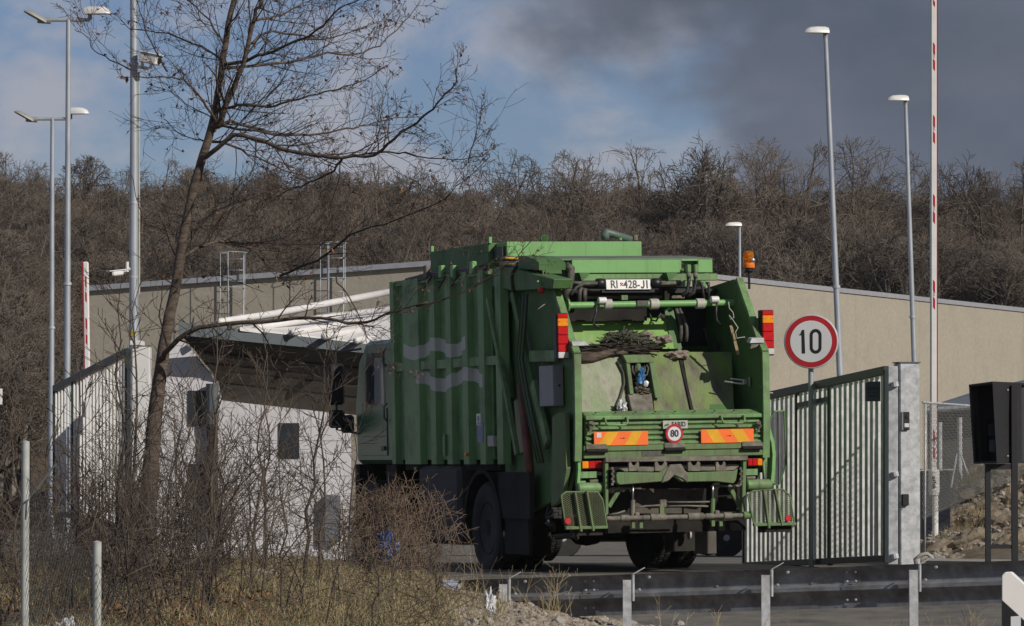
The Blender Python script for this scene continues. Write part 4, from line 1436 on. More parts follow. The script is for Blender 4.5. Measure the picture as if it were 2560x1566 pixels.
# small chain on the right ear
for k in range(12):
    q = T(r2(2046, 545 + k * 13), -0.02)
    tp(MB().box(q, (0.012, 0.012, 0.014), Matrix.Rotation(R(45 * (k % 2)), 3, 'Z')), "chain_link", M_GALV_DK)

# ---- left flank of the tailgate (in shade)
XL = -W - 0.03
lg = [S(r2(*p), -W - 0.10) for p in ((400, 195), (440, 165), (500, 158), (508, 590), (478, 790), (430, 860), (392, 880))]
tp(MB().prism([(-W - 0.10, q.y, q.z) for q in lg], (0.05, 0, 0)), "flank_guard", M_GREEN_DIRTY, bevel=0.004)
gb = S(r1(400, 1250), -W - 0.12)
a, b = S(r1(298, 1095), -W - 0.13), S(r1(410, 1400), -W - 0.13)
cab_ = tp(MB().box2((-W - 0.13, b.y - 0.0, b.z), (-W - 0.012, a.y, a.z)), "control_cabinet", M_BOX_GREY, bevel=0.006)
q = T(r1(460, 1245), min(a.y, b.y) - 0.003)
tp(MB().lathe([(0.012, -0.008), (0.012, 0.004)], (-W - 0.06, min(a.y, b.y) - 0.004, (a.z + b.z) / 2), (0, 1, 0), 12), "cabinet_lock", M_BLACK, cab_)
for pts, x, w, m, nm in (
    (((1112, 430), (1190, 800), (1330, 1400)), -W - 0.07, 0.10, M_GREEN_SHADED, "flank_strut"),
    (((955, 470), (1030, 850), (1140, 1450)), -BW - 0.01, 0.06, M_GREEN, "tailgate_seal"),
    (((1045, 430), (1070, 840), (1095, 1100)), -W - 0.05, 0.16, M_GREEN_SHADED, "flank_post"),
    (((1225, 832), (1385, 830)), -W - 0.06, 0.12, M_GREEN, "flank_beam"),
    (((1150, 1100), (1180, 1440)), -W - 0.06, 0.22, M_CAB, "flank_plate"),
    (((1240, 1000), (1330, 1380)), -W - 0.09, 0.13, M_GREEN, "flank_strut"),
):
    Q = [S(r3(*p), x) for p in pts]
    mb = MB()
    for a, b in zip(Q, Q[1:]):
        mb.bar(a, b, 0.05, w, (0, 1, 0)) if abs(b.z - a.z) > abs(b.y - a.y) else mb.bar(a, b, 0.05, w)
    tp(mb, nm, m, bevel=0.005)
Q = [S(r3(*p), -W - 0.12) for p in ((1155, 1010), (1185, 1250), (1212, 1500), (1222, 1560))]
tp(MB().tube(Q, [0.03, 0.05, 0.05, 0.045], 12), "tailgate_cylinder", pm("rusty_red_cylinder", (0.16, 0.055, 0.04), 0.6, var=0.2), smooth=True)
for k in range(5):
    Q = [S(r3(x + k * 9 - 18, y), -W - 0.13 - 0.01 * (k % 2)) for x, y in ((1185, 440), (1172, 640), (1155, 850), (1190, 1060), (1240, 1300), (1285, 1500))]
    tp(MB().tube(Q, 0.012, 6), "hydraulic_hose", M_GREEN_SHADED if k % 2 else M_HOSE_DK, smooth=True)
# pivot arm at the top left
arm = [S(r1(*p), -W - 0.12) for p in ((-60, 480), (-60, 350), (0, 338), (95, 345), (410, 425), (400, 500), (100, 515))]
tp(MB().prism([(-W - 0.12, q.y, q.z) for q in arm], (0.22, 0, 0)), "pivot_arm", M_GREEN_SHADED, bevel=0.008)  # darker green paints in the shade on the arm's side
Q = [S(r1(*p), -W - 0.13) for p in ((120, 340), (95, 375), (92, 440), (105, 520))]
tp(MB().tube(Q, 0.02, 6), "hydraulic_hose", M_HOSE_DK, smooth=True)
q = S(r1(315, 512), -W - 0.16)
tp(MB().lathe([(0.0, -0.03), (0.03, -0.022), (0.036, 0.0), (0.03, 0.03)], q, (1, -0.6, 0), 14), "red_marker", M_RED, smooth=True)
tp(rect(r1(370, 445), r1(402, 490), 0.62, 0.03), "tab", M_GREEN_CLEAN)
tp(MB().tube([T(r1(285, 440), 0.66), T(r1(335, 480), 0.66)], 0.014, 8), "stub_pipe", M_GREEN_CLEAN)
for x in (330, 352):
    tp(MB().tube([T(r1(x, 352), 0.9), T(r1(x + 2, 420), 0.9)], 0.008, 6), "bolt", M_GRIME)
# loose hoses and straps over the shoulder
for pts in (((0, 280), (60, 262), (130, 270)), ((10, 300), (80, 290), (140, 300)), ((0, 315), (70, 305), (150, 322))):
    tp(MB().tube([T(r1(*p), 1.9) for p in pts], 0.028, 6), "hydraulic_hose", M_HOSE, smooth=True)
tp(MB().tube([T(r1(40, 262), 1.85), T(r1(140, 268), 1.85)], 0.012, 6), "yellow_hose", M_YELLOW_BOARD)

# ---- ribbed refuse body
BY0 = 2.42
front = S((981, 700), -BW)
BY1 = front.y
zb_top = 0.5 * (front.z + S((1180, 682), -BW).z)
zb_bot = S((1100, 1150), -BW).z
u0, u1 = S((1000, 870), -BW), S((1163, 872), -BW)
l0, l1 = S((1040, 950), -BW), S((1206, 950), -BW)


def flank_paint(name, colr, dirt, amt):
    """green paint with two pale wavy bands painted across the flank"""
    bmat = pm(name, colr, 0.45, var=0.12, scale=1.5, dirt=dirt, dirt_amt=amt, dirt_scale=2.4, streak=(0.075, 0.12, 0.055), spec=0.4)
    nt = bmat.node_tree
    pb = nt.nodes["Principled BSDF"]
    base_link = pb.inputs['Base Color'].links[0].from_socket
    tcn = N(nt, "ShaderNodeTexCoord")
    spn = N(nt, "ShaderNodeSeparateXYZ")
    nt.links.new(tcn.outputs['Object'], spn.inputs[0])
    ys, zs_ = spn.outputs[1], spn.outputs[2]

    def band(y0, y1, z_mid, half, amp, freq, ph):
        s = mathn(nt, 'SINE', mathn(nt, 'MULTIPLY_ADD', ys, freq, ph))
        zc_ = mathn(nt, 'MULTIPLY_ADD', s, amp, z_mid)
        d = mathn(nt, 'ABSOLUTE', mathn(nt, 'SUBTRACT', zs_, zc_))
        inb = mathn(nt, 'LESS_THAN', d, half)
        ya = mathn(nt, 'GREATER_THAN', ys, y0)
        yb = mathn(nt, 'LESS_THAN', ys, y1)
        return mathn(nt, 'MULTIPLY', inb, mathn(nt, 'MULTIPLY', ya, yb))
    b1_ = band(u1.y, u0.y, (u0.z + u1.z) / 2, 0.075, 0.045, 4.6, 0.2)
    b2_ = band(l1.y, l0.y, (l0.z + l1.z) / 2, 0.075, 0.055, 3.6, 2.4)
    wf = mathn(nt, 'MULTIPLY', mathn(nt, 'MAXIMUM', b1_, b2_), 0.92)
    nt.links.new(mixc(nt, wf, base_link, (0.47, 0.48, 0.44)), pb.inputs['Base Color'])
    return bmat


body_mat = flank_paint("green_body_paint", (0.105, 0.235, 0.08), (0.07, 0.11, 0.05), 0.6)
rib_mat = flank_paint("green_paint_rib_lit", (0.135, 0.275, 0.10), (0.10, 0.15, 0.075), 0.4)  # same paint as the shell, lightened as if the ribs caught more light

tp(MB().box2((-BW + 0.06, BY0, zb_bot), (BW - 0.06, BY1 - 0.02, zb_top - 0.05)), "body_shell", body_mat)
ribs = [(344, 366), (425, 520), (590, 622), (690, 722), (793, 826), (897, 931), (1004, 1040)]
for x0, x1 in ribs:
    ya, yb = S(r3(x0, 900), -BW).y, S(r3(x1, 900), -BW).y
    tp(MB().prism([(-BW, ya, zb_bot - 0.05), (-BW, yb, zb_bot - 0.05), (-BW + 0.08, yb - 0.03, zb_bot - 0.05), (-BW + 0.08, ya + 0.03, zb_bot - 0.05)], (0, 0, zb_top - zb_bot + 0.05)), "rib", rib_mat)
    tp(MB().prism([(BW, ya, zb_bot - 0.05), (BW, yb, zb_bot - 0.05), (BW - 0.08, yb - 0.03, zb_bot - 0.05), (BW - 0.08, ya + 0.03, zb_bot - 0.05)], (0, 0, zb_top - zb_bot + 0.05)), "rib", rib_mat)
# waist rail between the ribs
zr0, zr1 = S(r3(700, 905), -BW).z, S(r3(700, 850), -BW).z
for (a0, a1), (c0_, c1__) in zip(ribs, ribs[1:]):
    ya, yb = S(r3(a1, 880), -BW).y, S(r3(c0_, 880), -BW).y
    tp(MB().box2((-BW + 0.015, min(ya, yb) + 0.002, zr0), (-BW + 0.10, max(ya, yb) - 0.002, zr1)), "waist_rail", M_GREEN)
# top rail, hoses and clamps along it
tp(MB().box2((-BW + 0.02, BY0, zb_top - 0.06), (-BW + 0.12, BY1 - 0.03, zb_top + 0.0)), "top_rail", body_mat)
for k in range(3):
    Q = [S(r3(x, y + k * 12), -BW + 0.02) for x, y in ((440, 350), (520, 330), (580, 310), (700, 312), (780, 290), (860, 275), (960, 255))]
    tp(MB().tube(Q, 0.017, 6), "hydraulic_line", M_HOSE_DK, smooth=True)
for x, y in ((570, 300), (665, 300), (740, 300), (860, 275)):
    q = S(r3(x, y), -BW + 0.0)
    tp(MB().box(q, (0.06, 0.10, 0.14)), "line_clamp", M_GREEN_CLEAN if x != 570 else M_GRIME, bevel=0.01)
for x, y in ((600, 360), (690, 360), (770, 350)):
    Q = [S(r3(*p), -BW - 0.02) for p in ((x, y - 30), (x - 20, y), (x - 45, y + 40))]
    tp(MB().tube(Q, 0.012, 6), "strap", M_HOSE_DK, smooth=True)
# body roof, roof box
tp(MB().box2((-BW + 0.1, BY0 - 0.1, zb_top - 0.06), (BW - 0.1, BY1 - 0.03, zb_top - 0.01)), "body_roof", M_GREEN_SHADED)
RX = -0.98
ra, rb = S(r3(592, 165), RX), S(r3(956, 130), RX)
rc = S(r3(956, 248), RX)
zt = (ra.z + rb.z) / 2
tp(MB().box2((RX, rb.y, rc.z - 0.05), (0.6, ra.y, zt)), "roof_box", M_GREEN_SHADED, bevel=0.006)  # shaded side painted in by the darker green
RBY = rb.y - 0.02
f0_, f1_ = T(r1(52, 137), RBY - 0.35), T(r1(1090, 245), RBY - 0.35)
tp(MB().box2((f0_.x, RBY - 0.35, f1_.z - 0.05), (f1_.x, RBY + 1.2, f0_.z)), "roof_box_rear", M_GREEN_CLEAN, bevel=0.006)
tp(MB().box2((RX + 0.05, RBY - 0.3, f1_.z - 0.02), (f0_.x - 0.002, RBY + 0.02, f0_.z - 0.05)), "roof_recess", M_BLACK)
for x in (RX + 0.02,):
    for yy, zz in ((rb.y, zt), (ra.y, zt)):
        tp(MB().box((x, yy, zz + 0.03), (0.03, 0.05, 0.07)), "lifting_lug", M_GREEN_CLEAN)
p = T(r1(345, 112), RBY)
tp(MB().lathe([(0.036, 0), (0.044, 0), (0.044, 0.3), (0.036, 0.3), (0.036, 0)], p, (0.3, 1, 0), 14), "pipe_end", M_GREEN_SHADED)
Q = [T(r1(*q_), RBY + 0.3) for q_ in ((810, 120), (805, 85), (820, 65), (860, 75), (1010, 122))]
tp(MB().tube(Q, [0.045, 0.05, 0.05, 0.04, 0.04], 10), "bent_pipe", pm("grey_green_pipe", (0.10, 0.14, 0.12), 0.5, var=0.1), smooth=True)
tp(MB().tube([T(r1(1040, 125), RBY + 0.3), T(r1(1040, 85), RBY + 0.3)], 0.03, 8), "valve", M_GRIME)
tp(MB().tube([T(r1(925, 125), RBY + 0.2), T(r1(925, 108), RBY + 0.2)], 0.02, 8), "lifting_lug", M_GREEN_CLEAN)

# ---- stickers and small things on the flank
q = S(r3(895, 1230), -BW - 0.004)
tp(MB().box((-BW - 0.003, q.y, q.z), (0.004, 0.14, 0.13)), "sticker", M_WHITE_PL)
tp(MB().lathe([(0.035, 0), (0.035, 0.002)], (-BW - 0.0075, q.y, q.z + 0.01), (1, 0, 0), 16), "sticker_mark", M_BLUE)
q = S(r3(905, 1310), -BW - 0.004)
tp(MB().box((-BW - 0.003, q.y, q.z), (0.004, 0.2, 0.22)), "sticker", M_BLUE)
q = S(r3(985, 1365), -BW + 0.02)
tp(MB().box(q, (0.06, 0.2, 0.12)), "junction_box", M_NYLON, bevel=0.008)
q = S(r3(822, 1448), -BW - 0.02)
tp(MB().lathe([(0.02, -0.02), (0.02, 0.02)], q, (1, 0, 0), 10), "side_marker", M_ORANGE)
q = S(r3(690, 1390), -BW)
tp(MB().box(q, (0.05, 0.08, 0.24)), "hatch", body_mat)

# ---- cab
CY0, CY1 = BY1 + 0.12, BY1 + 1.75
zc_top = S((935, 852), -1.12).z
zc_bot = S((900, 1150), -1.12).z - 0.05
CW = 1.14
cabp = [(CY0, zc_bot), (CY1, zc_bot), (CY1 + 0.05, zc_bot + 0.7), (CY1 - 0.12, zc_bot + 1.25), (CY1 - 0.28, zc_top - 0.12), (CY1 - 0.45, zc_top), (CY0 + 0.12, zc_top), (CY0, zc_top - 0.08)]
cabo = tp(MB().prism([(-CW, y, z) for y, z in cabp], (2 * CW, 0, 0)), "cab", M_CAB, bevel=0.05)
# side window and door lines on the left
zw0 = S((905, 1018), -CW).z
zw1 = zc_top - 0.15
wy0, wy1 = CY0 + 0.42, CY1 - 0.30
glass = pm("cab_glass_reflection", (0.30, 0.30, 0.31), 0.08, var=0.04, spec=0.8)  # pale grey stands in for light reflected by the window
wnd = tp(MB().prism([(-CW - 0.003, wy0, zw0), (-CW - 0.003, wy0 + 0.02, zw1), (-CW - 0.003, wy1 - 0.18, zw1), (-CW - 0.003, wy1, zw0)], (0.01, 0, 0)), "side_window", M_GLASS_DK, cabo)
tp(MB().prism([(-CW - 0.006, wy0 + 0.05, zw0 + 0.03), (-CW - 0.006, wy0 + 0.07, zw1 - 0.06), (-CW - 0.006, wy0 + 0.40, zw1 - 0.06), (-CW - 0.006, wy0 + 0.44, zw0 + 0.03)], (0.002, 0, 0)), "pane_reflection", glass, cabo)  # reflection painted as a pale patch over the dark glass
dr = tp(MB().box2((-CW - 0.012, wy0 - 0.06, zc_bot + 0.1), (-CW - 0.002, wy1 + 0.1, zw0 - 0.02)), "cab_door", M_CAB, cabo, bevel=0.004)
for z in (zw0 - 0.06, zw1 - 0.05):
    tp(MB().tube([(-CW - 0.02, CY0 + 0.30, z - 0.12), (-CW - 0.06, CY0 + 0.30, z - 0.08), (-CW - 0.06, CY0 + 0.30, z + 0.05), (-CW - 0.02, CY0 + 0.30, z + 0.09)], 0.012, 6), "grab_handle", M_CAB, cabo, smooth=True)
tp(MB().box((-CW - 0.02, wy0 + 0.05, zw0 - 0.5), (0.03, 0.14, 0.05)), "handle", M_BLACK, cabo, bevel=0.008)
tp(MB().box2((-CW - 0.014, wy0, zc_bot + 0.32), (-CW - 0.004, wy1 + 0.05, zc_bot + 0.335)), "door_strip", M_GALV_DK, cabo)
# rear window wall, mirrors
mx = S((856, 960), -CW - 0.25)
mir = tp(MB().box((-CW - 0.24, CY1 + 0.02, mx.z), (0.2, 0.08, 0.50)), "wing_mirror", M_BLACK, cabo, bevel=0.03)
tp(MB().box((-CW - 0.24, CY1 + 0.02, mx.z - 0.42), (0.2, 0.08, 0.22)), "lower_mirror", M_BLACK, cabo, bevel=0.03)
tp(MB().tube([(-CW + 0.02, CY1 - 0.2, mx.z + 0.42), (-CW - 0.24, CY1 + 0.02, mx.z + 0.38), (-CW - 0.24, CY1 + 0.02, mx.z - 0.55), (-CW, CY1 - 0.1, mx.z - 0.6)], 0.016, 6), "mirror_arm", M_BLACK, cabo)
tp(MB().box((-CW - 0.1, CY1 + 0.04, zw0 - 0.2), (0.16, 0.1, 0.22)), "kerb_mirror", M_BLACK, cabo, bevel=0.03)
tp(MB().prism([(-CW + 0.06, CY1 - 0.13, zc_bot + 1.25), (CW - 0.06, CY1 - 0.13, zc_bot + 1.25), (CW - 0.1, CY1 - 0.29, zc_top - 0.14), (-CW + 0.1, CY1 - 0.29, zc_top - 0.14)], (0, 0.03, 0.01)), "windscreen", M_GLASS_DK, cabo)
tp(MB().box2((-CW, CY1 - 0.1, 0.35), (CW, CY1 + 0.08, zc_bot - 0.002)), "bumper", M_DARK)
tp(MB().box2((-CW + 0.02, CY0 + 0.1, 0.42), (-CW + 0.25, CY0 + 0.5, zc_bot - 0.01)), "cab_step", M_DARK)

# ---- chassis, tanks, wings, flaps
for sx in (-1, 1):
    tp(MB().box2((sx * 0.38, 0.6, 0.72), (sx * 0.46, CY1 - 0.1, 0.98)), "chassis_rail", M_DARK)
tp(MB().box2((-0.9, 0.7, 0.56), (0.9, 0.95, 0.75)), "underrun_bar", M_DARK)
tp(MB().box2((-BW + 0.12, BY0, zb_bot - 0.12), (BW - 0.12, BY1, zb_bot - 0.005)), "subframe", M_DARK)
a, b = S((1045, 1165), -BW + 0.02), S((1148, 1372), -BW + 0.02)
M_TANK = pm("grey_tank", (0.045, 0.042, 0.042), 0.75, var=0.15, scale=3)
tp(MB().box2((-BW + 0.02, b.y, max(b.z, 0.3)), (-BW + 0.62, a.y, a.z)), "fuel_tank", M_TANK, bevel=0.05)
tp(MB().box2((BW - 0.02, b.y, max(b.z, 0.3)), (BW - 0.62, a.y, a.z)), "fuel_tank", M_TANK, bevel=0.05)
AX = S((1209, 1310), -1.2).y
WR = 0.50
for s, nm in ((-1, "left"), (1, "right")):
    mb = MB()
    n = 14
    for i in range(n):
        a0, a1 = math.pi * (i / n), math.pi * ((i + 1) / n)
        rr = WR + 0.09
        p0 = (AX + rr * math.cos(a0), WR + rr * math.sin(a0) * 1.02)
        p1 = (AX + rr * math.cos(a1), WR + rr * math.sin(a1) * 1.02)
        mb.prism([(s * 1.22, p0[0], p0[1]), (s * 1.22, p1[0], p1[1]), (s * 0.6, p1[0], p1[1]), (s * 0.6, p0[0], p0[1])], (0, 0, 0.015))
        # outer lip of the wing
        r2_ = WR + 0.15
        mb.prism([(s * 1.22, p0[0], p0[1]), (s * 1.22, p1[0], p1[1]), (s * 1.22, AX + r2_ * math.cos(a1), WR + r2_ * math.sin(a1)), (s * 1.22, AX + r2_ * math.cos(a0), WR + r2_ * math.sin(a0))], (-s * 0.012, 0, 0))
    tp(mb, "wheel_wing", M_DARK)
# side skirt panel behind the wheel and mud flap
sk0, sk1 = AX - WR - 0.12, AX - WR - 1.05
skm = pm("dark_skirt", (0.026, 0.025, 0.024), 0.85, var=0.25, scale=3, spec=0.2, dirt=(0.05, 0.045, 0.038), dirt_amt=0.3)
tp(MB().box2((-1.2, sk0 + 0.1, 0.62), (-1.15, sk1, 1.12)), "side_skirt", skm)
tp(MB().box2((-1.18, sk0 + 0.06, 0.20), (-0.62, sk0 + 0.09, 0.66)), "mud_flap", skm)
tp(MB().box2((-1.17, sk0 - 0.0, 0.24), (-1.13, sk1 + 0.15, 0.62)), "side_skirt", skm)
fl = pm("grey_mud_flap", (0.12, 0.105, 0.09), 0.8, var=0.15, scale=4)
p0, p1 = T(r2(1272, 1050), 1.5), T(r2(1500, 1222), 1.5)
tp(MB().box2((p0.x, 1.5, p1.z), (p1.x, 1.53, p0.z)), "mud_flap", skm)
p0, p1 = T(r2(1490, 1060), 1.7), T(r2(1665, 1242), 1.7)
tp(MB().box2((p0.x, 1.7, p1.z), (p1.x, 1.73, p0.z)), "mud_flap", fl)
tp(rect(r2(830, 985), r2(1890, 1065), 0.35, 0.12), "rear_underrun", M_DARK)
q = T(r2(1450, 1100), 1.4)
tp(MB().lathe([(0.0, 0), (0.05, 0.0), (0.05, 0.02)], q, (1, 0, 0), 16), "flap_weight", M_NYLON)
# smashed hose bundle at the bottom of the flank
for k in range(6):
    Q = [S(r2(380 + 18 * (k % 3) + rng.uniform(-8, 8), 880 + k * 30), -W - 0.02), S(r2(360 + rng.uniform(-10, 20), 950 + k * 12), -W - 0.06), S(r2(420, 1020 + k * 10), -W + 0.05)]
    tp(MB().tube(Q, 0.014, 6), "hydraulic_hose", M_HOSE_DK, smooth=True)
tp(MB().tube([T(r2(420, 1115), 0.3), T(r2(560, 1105), 0.2), T(r2(600, 1130), 0.2)], 0.03, 8), "tow_bar", M_DARK)


def truck_wheel(x, y, sgn, dual):
    e = empty("wheel")
    e.parent = truck
    e.location = (x, y, WR)
    for i in range(2 if dual else 1):
        off = -sgn * 0.31 * i
        prof_ = [(0.29, -0.10), (0.33, -0.125), (0.43, -0.135), (0.48, -0.12), (0.5, -0.09), (0.5, 0.09), (0.48, 0.12), (0.43, 0.135), (0.33, 0.125), (0.29, 0.10)]
        t = MB().lathe([(r_, h + off) for r_, h in prof_], (0, 0, 0), (1, 0, 0), 48).build("tyre", M_RUBBER, e, smooth='auto')
        tr = MB()
        for k in range(44):
            a = 2 * math.pi * k / 44
            for j, hh in enumerate((-0.065, 0.0, 0.065)):
                aa = a + (j % 2) * math.pi / 44
                rot = Matrix.Rotation(aa, 3, 'X')
                tr.box(rot @ Vector((hh + off, 0, 0.5)), (0.05, 0.048, 0.026), rot)
        tr.build("tread", M_RUBBER, e)
    rim = MB().lathe([(0.30, -0.02), (0.285, 0.05 * 1), (0.20, 0.0), (0.16, -0.06), (0.10, -0.06), (0.10, 0.04), (0.0, 0.05)], (sgn * 0.06, 0, 0), (sgn, 0, 0), 32).build("rim", M_DARK, e, smooth='auto')
    for k in range(8):
        a = 2 * math.pi * k / 8
        MB().lathe([(0.014, 0), (0.014, 0.03)], (sgn * 0.0, 0.135 * math.cos(a), 0.135 * math.sin(a)), (sgn, 0, 0), 6).build("wheel_nut", M_GRIME, e)
    return e


truck_wheel(-1.05, AX, -1, True)
truck_wheel(1.05, AX, 1, True)
FX = CY1 - 0.55
truck_wheel(-1.02, FX, -1, False)
truck_wheel(1.02, FX, 1, False)
tp(MB().tube([(-0.9, AX, WR), (0.9, AX, WR)], 0.09, 12), "axle", M_DARK)
tp(MB().lathe([(0.08, -0.25), (0.2, -0.12), (0.22, 0.0), (0.2, 0.12), (0.08, 0.25)], (0, AX, WR), (1, 0, 0), 16), "differential", M_DARK, smooth=True)
tp(MB().tube([(-0.9, FX, WR), (0.9, FX, WR)], 0.06, 10), "axle", M_DARK)

# ================================================================== refuse and odds and ends held in the hopper
M_MOSS = pm("mossy_branches", (0.05, 0.052, 0.036), 0.95, scale=12, col2=(0.13, 0.125, 0.09), bump=1.0)
M_CLOTH = pm("muddy_cloth", (0.20, 0.165, 0.13), 0.9, scale=6, col2=(0.30, 0.25, 0.20), bump=0.6, bump_scale=18)


def lump(c, size, seed, mat, name, label, cat, group=None, sub=3, amp=0.5, freq=2.0):
    bm = bmesh.new()
    bmesh.ops.create_icosphere(bm, subdivisions=sub, radius=1.0)
    sv = Vector((seed * 3.1, seed * 1.7, seed * 0.9))
    for v in bm.verts:
        n = mnoise.fractal(v.co * freq + sv, 0.8, 2.0, 4)
        v.co *= 1 + amp * n
        v.co = Vector((v.co.x * size[0], v.co.y * size[1], v.co.z * size[2]))
    me_ = bpy.data.meshes.new(name)
    bm.to_mesh(me_)
    bm.free()
    me_.materials.append(mat)
    o_ = bpy.data.objects.new(name, me_)
    COL.objects.link(o_)
    o_.location = c
    tag(o_, label, cat, group)
    return o_


def wT(p, y):
    return TM @ T(r1(*p), y)


lump(wT((960, 890), 0.92), (0.21, 0.12, 0.075), 1, M_MOSS, "brushwood_clump", "dark mossy clump of brushwood lying on top of the hopper blade", "brushwood", sub=4, amp=0.7, freq=3)
lump(wT((1130, 868), 0.95), (0.085, 0.08, 0.055), 2, M_CLOTH, "muddy_cloth", "pale brown muddy cloth behind the brushwood in the hopper", "cloth", sub=3, amp=0.4)
lump(wT((1262, 890), 0.88), (0.10, 0.08, 0.042), 3, M_CLOTH, "muddy_sack", "muddy grey sack at the right end of the heap in the hopper", "sack", sub=3, amp=0.6)
lump(wT((1370, 1005), 0.72), (0.10, 0.05, 0.045), 4, M_CLOTH, "torn_sacking", "torn brown sacking hanging over the blade below the heap", "sacking", sub=3, amp=0.7)
tw = MB()
rgt = random.Random(5)
for k in range(70):
    p = wT((rgt.uniform(600, 1130), rgt.gauss(962, 18)), 0.80 + rgt.uniform(-0.08, 0.1))
    d = Vector((rgt.gauss(1, 0.2), rgt.gauss(0, 0.25), rgt.gauss(0.08, 0.14))).normalized()
    l = rgt.uniform(0.06, 0.26)
    tw.tube([p - d * l, p + d * 0.1 * l + Vector((0, 0, rgt.gauss(0, 0.015))), p + d * l], rgt.uniform(0.003, 0.010), 4)
tag(tw.build("loose_twigs", M_TWIG), "loose twigs strewn along the top of the hopper blade", "twigs", kind="stuff")
tw = MB()
for k in range(170):
    p = wT((rgt.gauss(960, 65), rgt.gauss(885, 20)), 0.85 + rgt.uniform(-0.12, 0.1))
    d = Vector((rgt.gauss(0, 1), rgt.gauss(0, 0.6), rgt.gauss(0.1, 0.4))).normalized()
    l = rgt.uniform(0.04, 0.12)
    tw.tube([p - d * l, p + d * l], rgt.uniform(0.004, 0.008), 3, caps=False)
tag(tw.build("mossy_sprigs", M_MOSS), "mossy dark sprigs bristling from the brushwood clump", "sprigs", kind="stuff")
o = MB().tube([wT((600, 1040), 0.70), wT((720, 1025), 0.70), wT((860, 985), 0.72), wT((980, 990), 0.74)], [0.05, 0.05, 0.035, 0.02], 9).build("tree_branch", M_BARK, smooth=True)
tag(o, "thick broken grey branch lying across the left of the hopper blade", "branch")
o = MB().tube([wT((620, 1000), 0.72), wT((760, 1000), 0.74), wT((900, 965), 0.78)], [0.022, 0.02, 0.012], 7).build("tree_branch", M_BARK, smooth=True)
tag(o, "thin grey branch above the thick broken one in the hopper", "branch")
# blue gloves and scraps in the channel
gl = lump(wT((1088, 1165), 0.5), (0.035, 0.03, 0.07), 6, pm("blue_glove", (0.04, 0.16, 0.38), 0.5, var=0.2, scale=20), "blue_rag", "bright blue rag stuffed in the channel of the hopper blade", "rag", sub=3, amp=0.5)
lump(wT((1073, 1215), 0.44), (0.03, 0.03, 0.035), 7, bpy.data.materials["blue_glove"], "blue_rag", "small blue scrap below the blue rag in the channel", "rag", sub=2, amp=0.4)
lump(wT((1122, 1228), 0.42), (0.03, 0.02, 0.035), 8, M_BAG_WHITE, "white_cup", "small white crushed cup beside the blue scraps", "cup", sub=2, amp=0.25)
lump(wT((1090, 1285), 0.42), (0.075, 0.05, 0.035), 9, pm("rubbish_mud", (0.13, 0.11, 0.08), 0.9, var=0.4, scale=25, dirt=(0.28, 0.2, 0.13), dirt_amt=0.4), "rubbish_heap", "small heap of muddy rubbish at the channel's lower end", "rubbish", sub=4, amp=0.7, freq=4)
lump(wT((940, 1400), 0.25), (0.04, 0.03, 0.05), 10, M_BAG_WHITE, "crumpled_foil", "crumpled white foil beside the bent rod in the hopper", "foil", sub=3, amp=0.9, freq=3)
# wooden slat hung on a cord, loose cords
o = MB().bar(wT((1775, 780), 0.3), wT((1832, 1005), 0.3), 0.03, 0.012, (0, 1, 0)).build("wooden_slat", pm("pale_wood", (0.42, 0.30, 0.17), 0.8, var=0.2, scale=12))
tag(o, "pale wooden slat hanging by a cord inside the hopper's right", "slat")
M_CORD = pm("pale_cord", (0.45, 0.44, 0.38), 0.8, var=0.1)
for pts, yy, lab in (
    (((1757, 600), (1762, 650), (1790, 680), (1798, 720), (1770, 735), (1760, 700), (1790, 740), (1830, 800), (1810, 830), (1820, 880), (1880, 870), (1905, 915)), 0.26, "pale looped cord dangling from the cross tube"),
    (((2035, 1062), (2080, 1090), (2075, 1130), (2040, 1180), (2060, 1210), (2000, 1250), (2010, 1290), (2060, 1300), (2098, 1300)), 0.0, "pale wavy cord hanging from the truck's right light"),
    (((385, 595), (340, 620), (290, 658)), 0.58, "pale straw end stuck on the truck's left flank"),
):
    o = MB().tube([wT(p, yy) for p in pts], 0.005, 5).build("loose_cord", M_CORD, smooth=True)
    tag(o, lab, "cord")
# ================================================================== STREET FURNITURE
def put(mb, name, mat, parent, smooth=False, bevel=0.0, fix=True):
    """part given in world coordinates under a parent that stands unrotated at its location"""
    mb.v = [tuple(Vector(p) - parent.location) for p in mb.v]
    return mb.build(name, mat, parent, smooth=smooth, bevel=bevel, fix=fix)


def sub(mb, name, mat, parent, root, **kw):
    mb.v = [tuple(Vector(p) - root.location) for p in mb.v]
    return mb.build(name, mat, parent, fix=True, **kw)


def lamp_head(mb, c, dirv, L=0.85, w=0.32, h=0.2, tilt=0.0):
    """cobra-style head: blunt at the mast end, rounded towards the tip"""
    d = Vector(dirv).normalized()
    s = Vector((-d.y, d.x, 0)).normalized()
    u = Vector((0, 0, 1))
    if tilt:
        d2 = d * math.cos(tilt) + u * math.sin(tilt)
        u = u * math.cos(tilt) - d * math.sin(tilt)
        d = d2
    secs = [(0.0, 0.75, 0.85), (0.15, 0.9, 1.0), (0.45, 1.0, 1.0), (0.75, 0.95, 0.9), (0.92, 0.7, 0.6), (1.0, 0.35, 0.25)]
    n = 10
    verts, faces = [], []
    for t, ww, hh in secs:
        for k in range(n):
            a = math.pi * k / (n - 1)
            verts.append(c + d * (L * t) + s * (math.cos(a) * w / 2 * ww) + u * (math.sin(a) * h * hh))
    for i in range(len(secs) - 1):
        for k in range(n - 1):
            faces.append((i * n + k, i * n + k + 1, (i + 1) * n + k + 1, (i + 1) * n + k))
        faces.append((i * n + n - 1, i * n, (i + 1) * n, (i + 1) * n + n - 1))
    faces.append(tuple(reversed(range(n))))
    faces.append(tuple(range((len(secs) - 1) * n, len(secs) * n)))
    return mb.add(verts, faces)


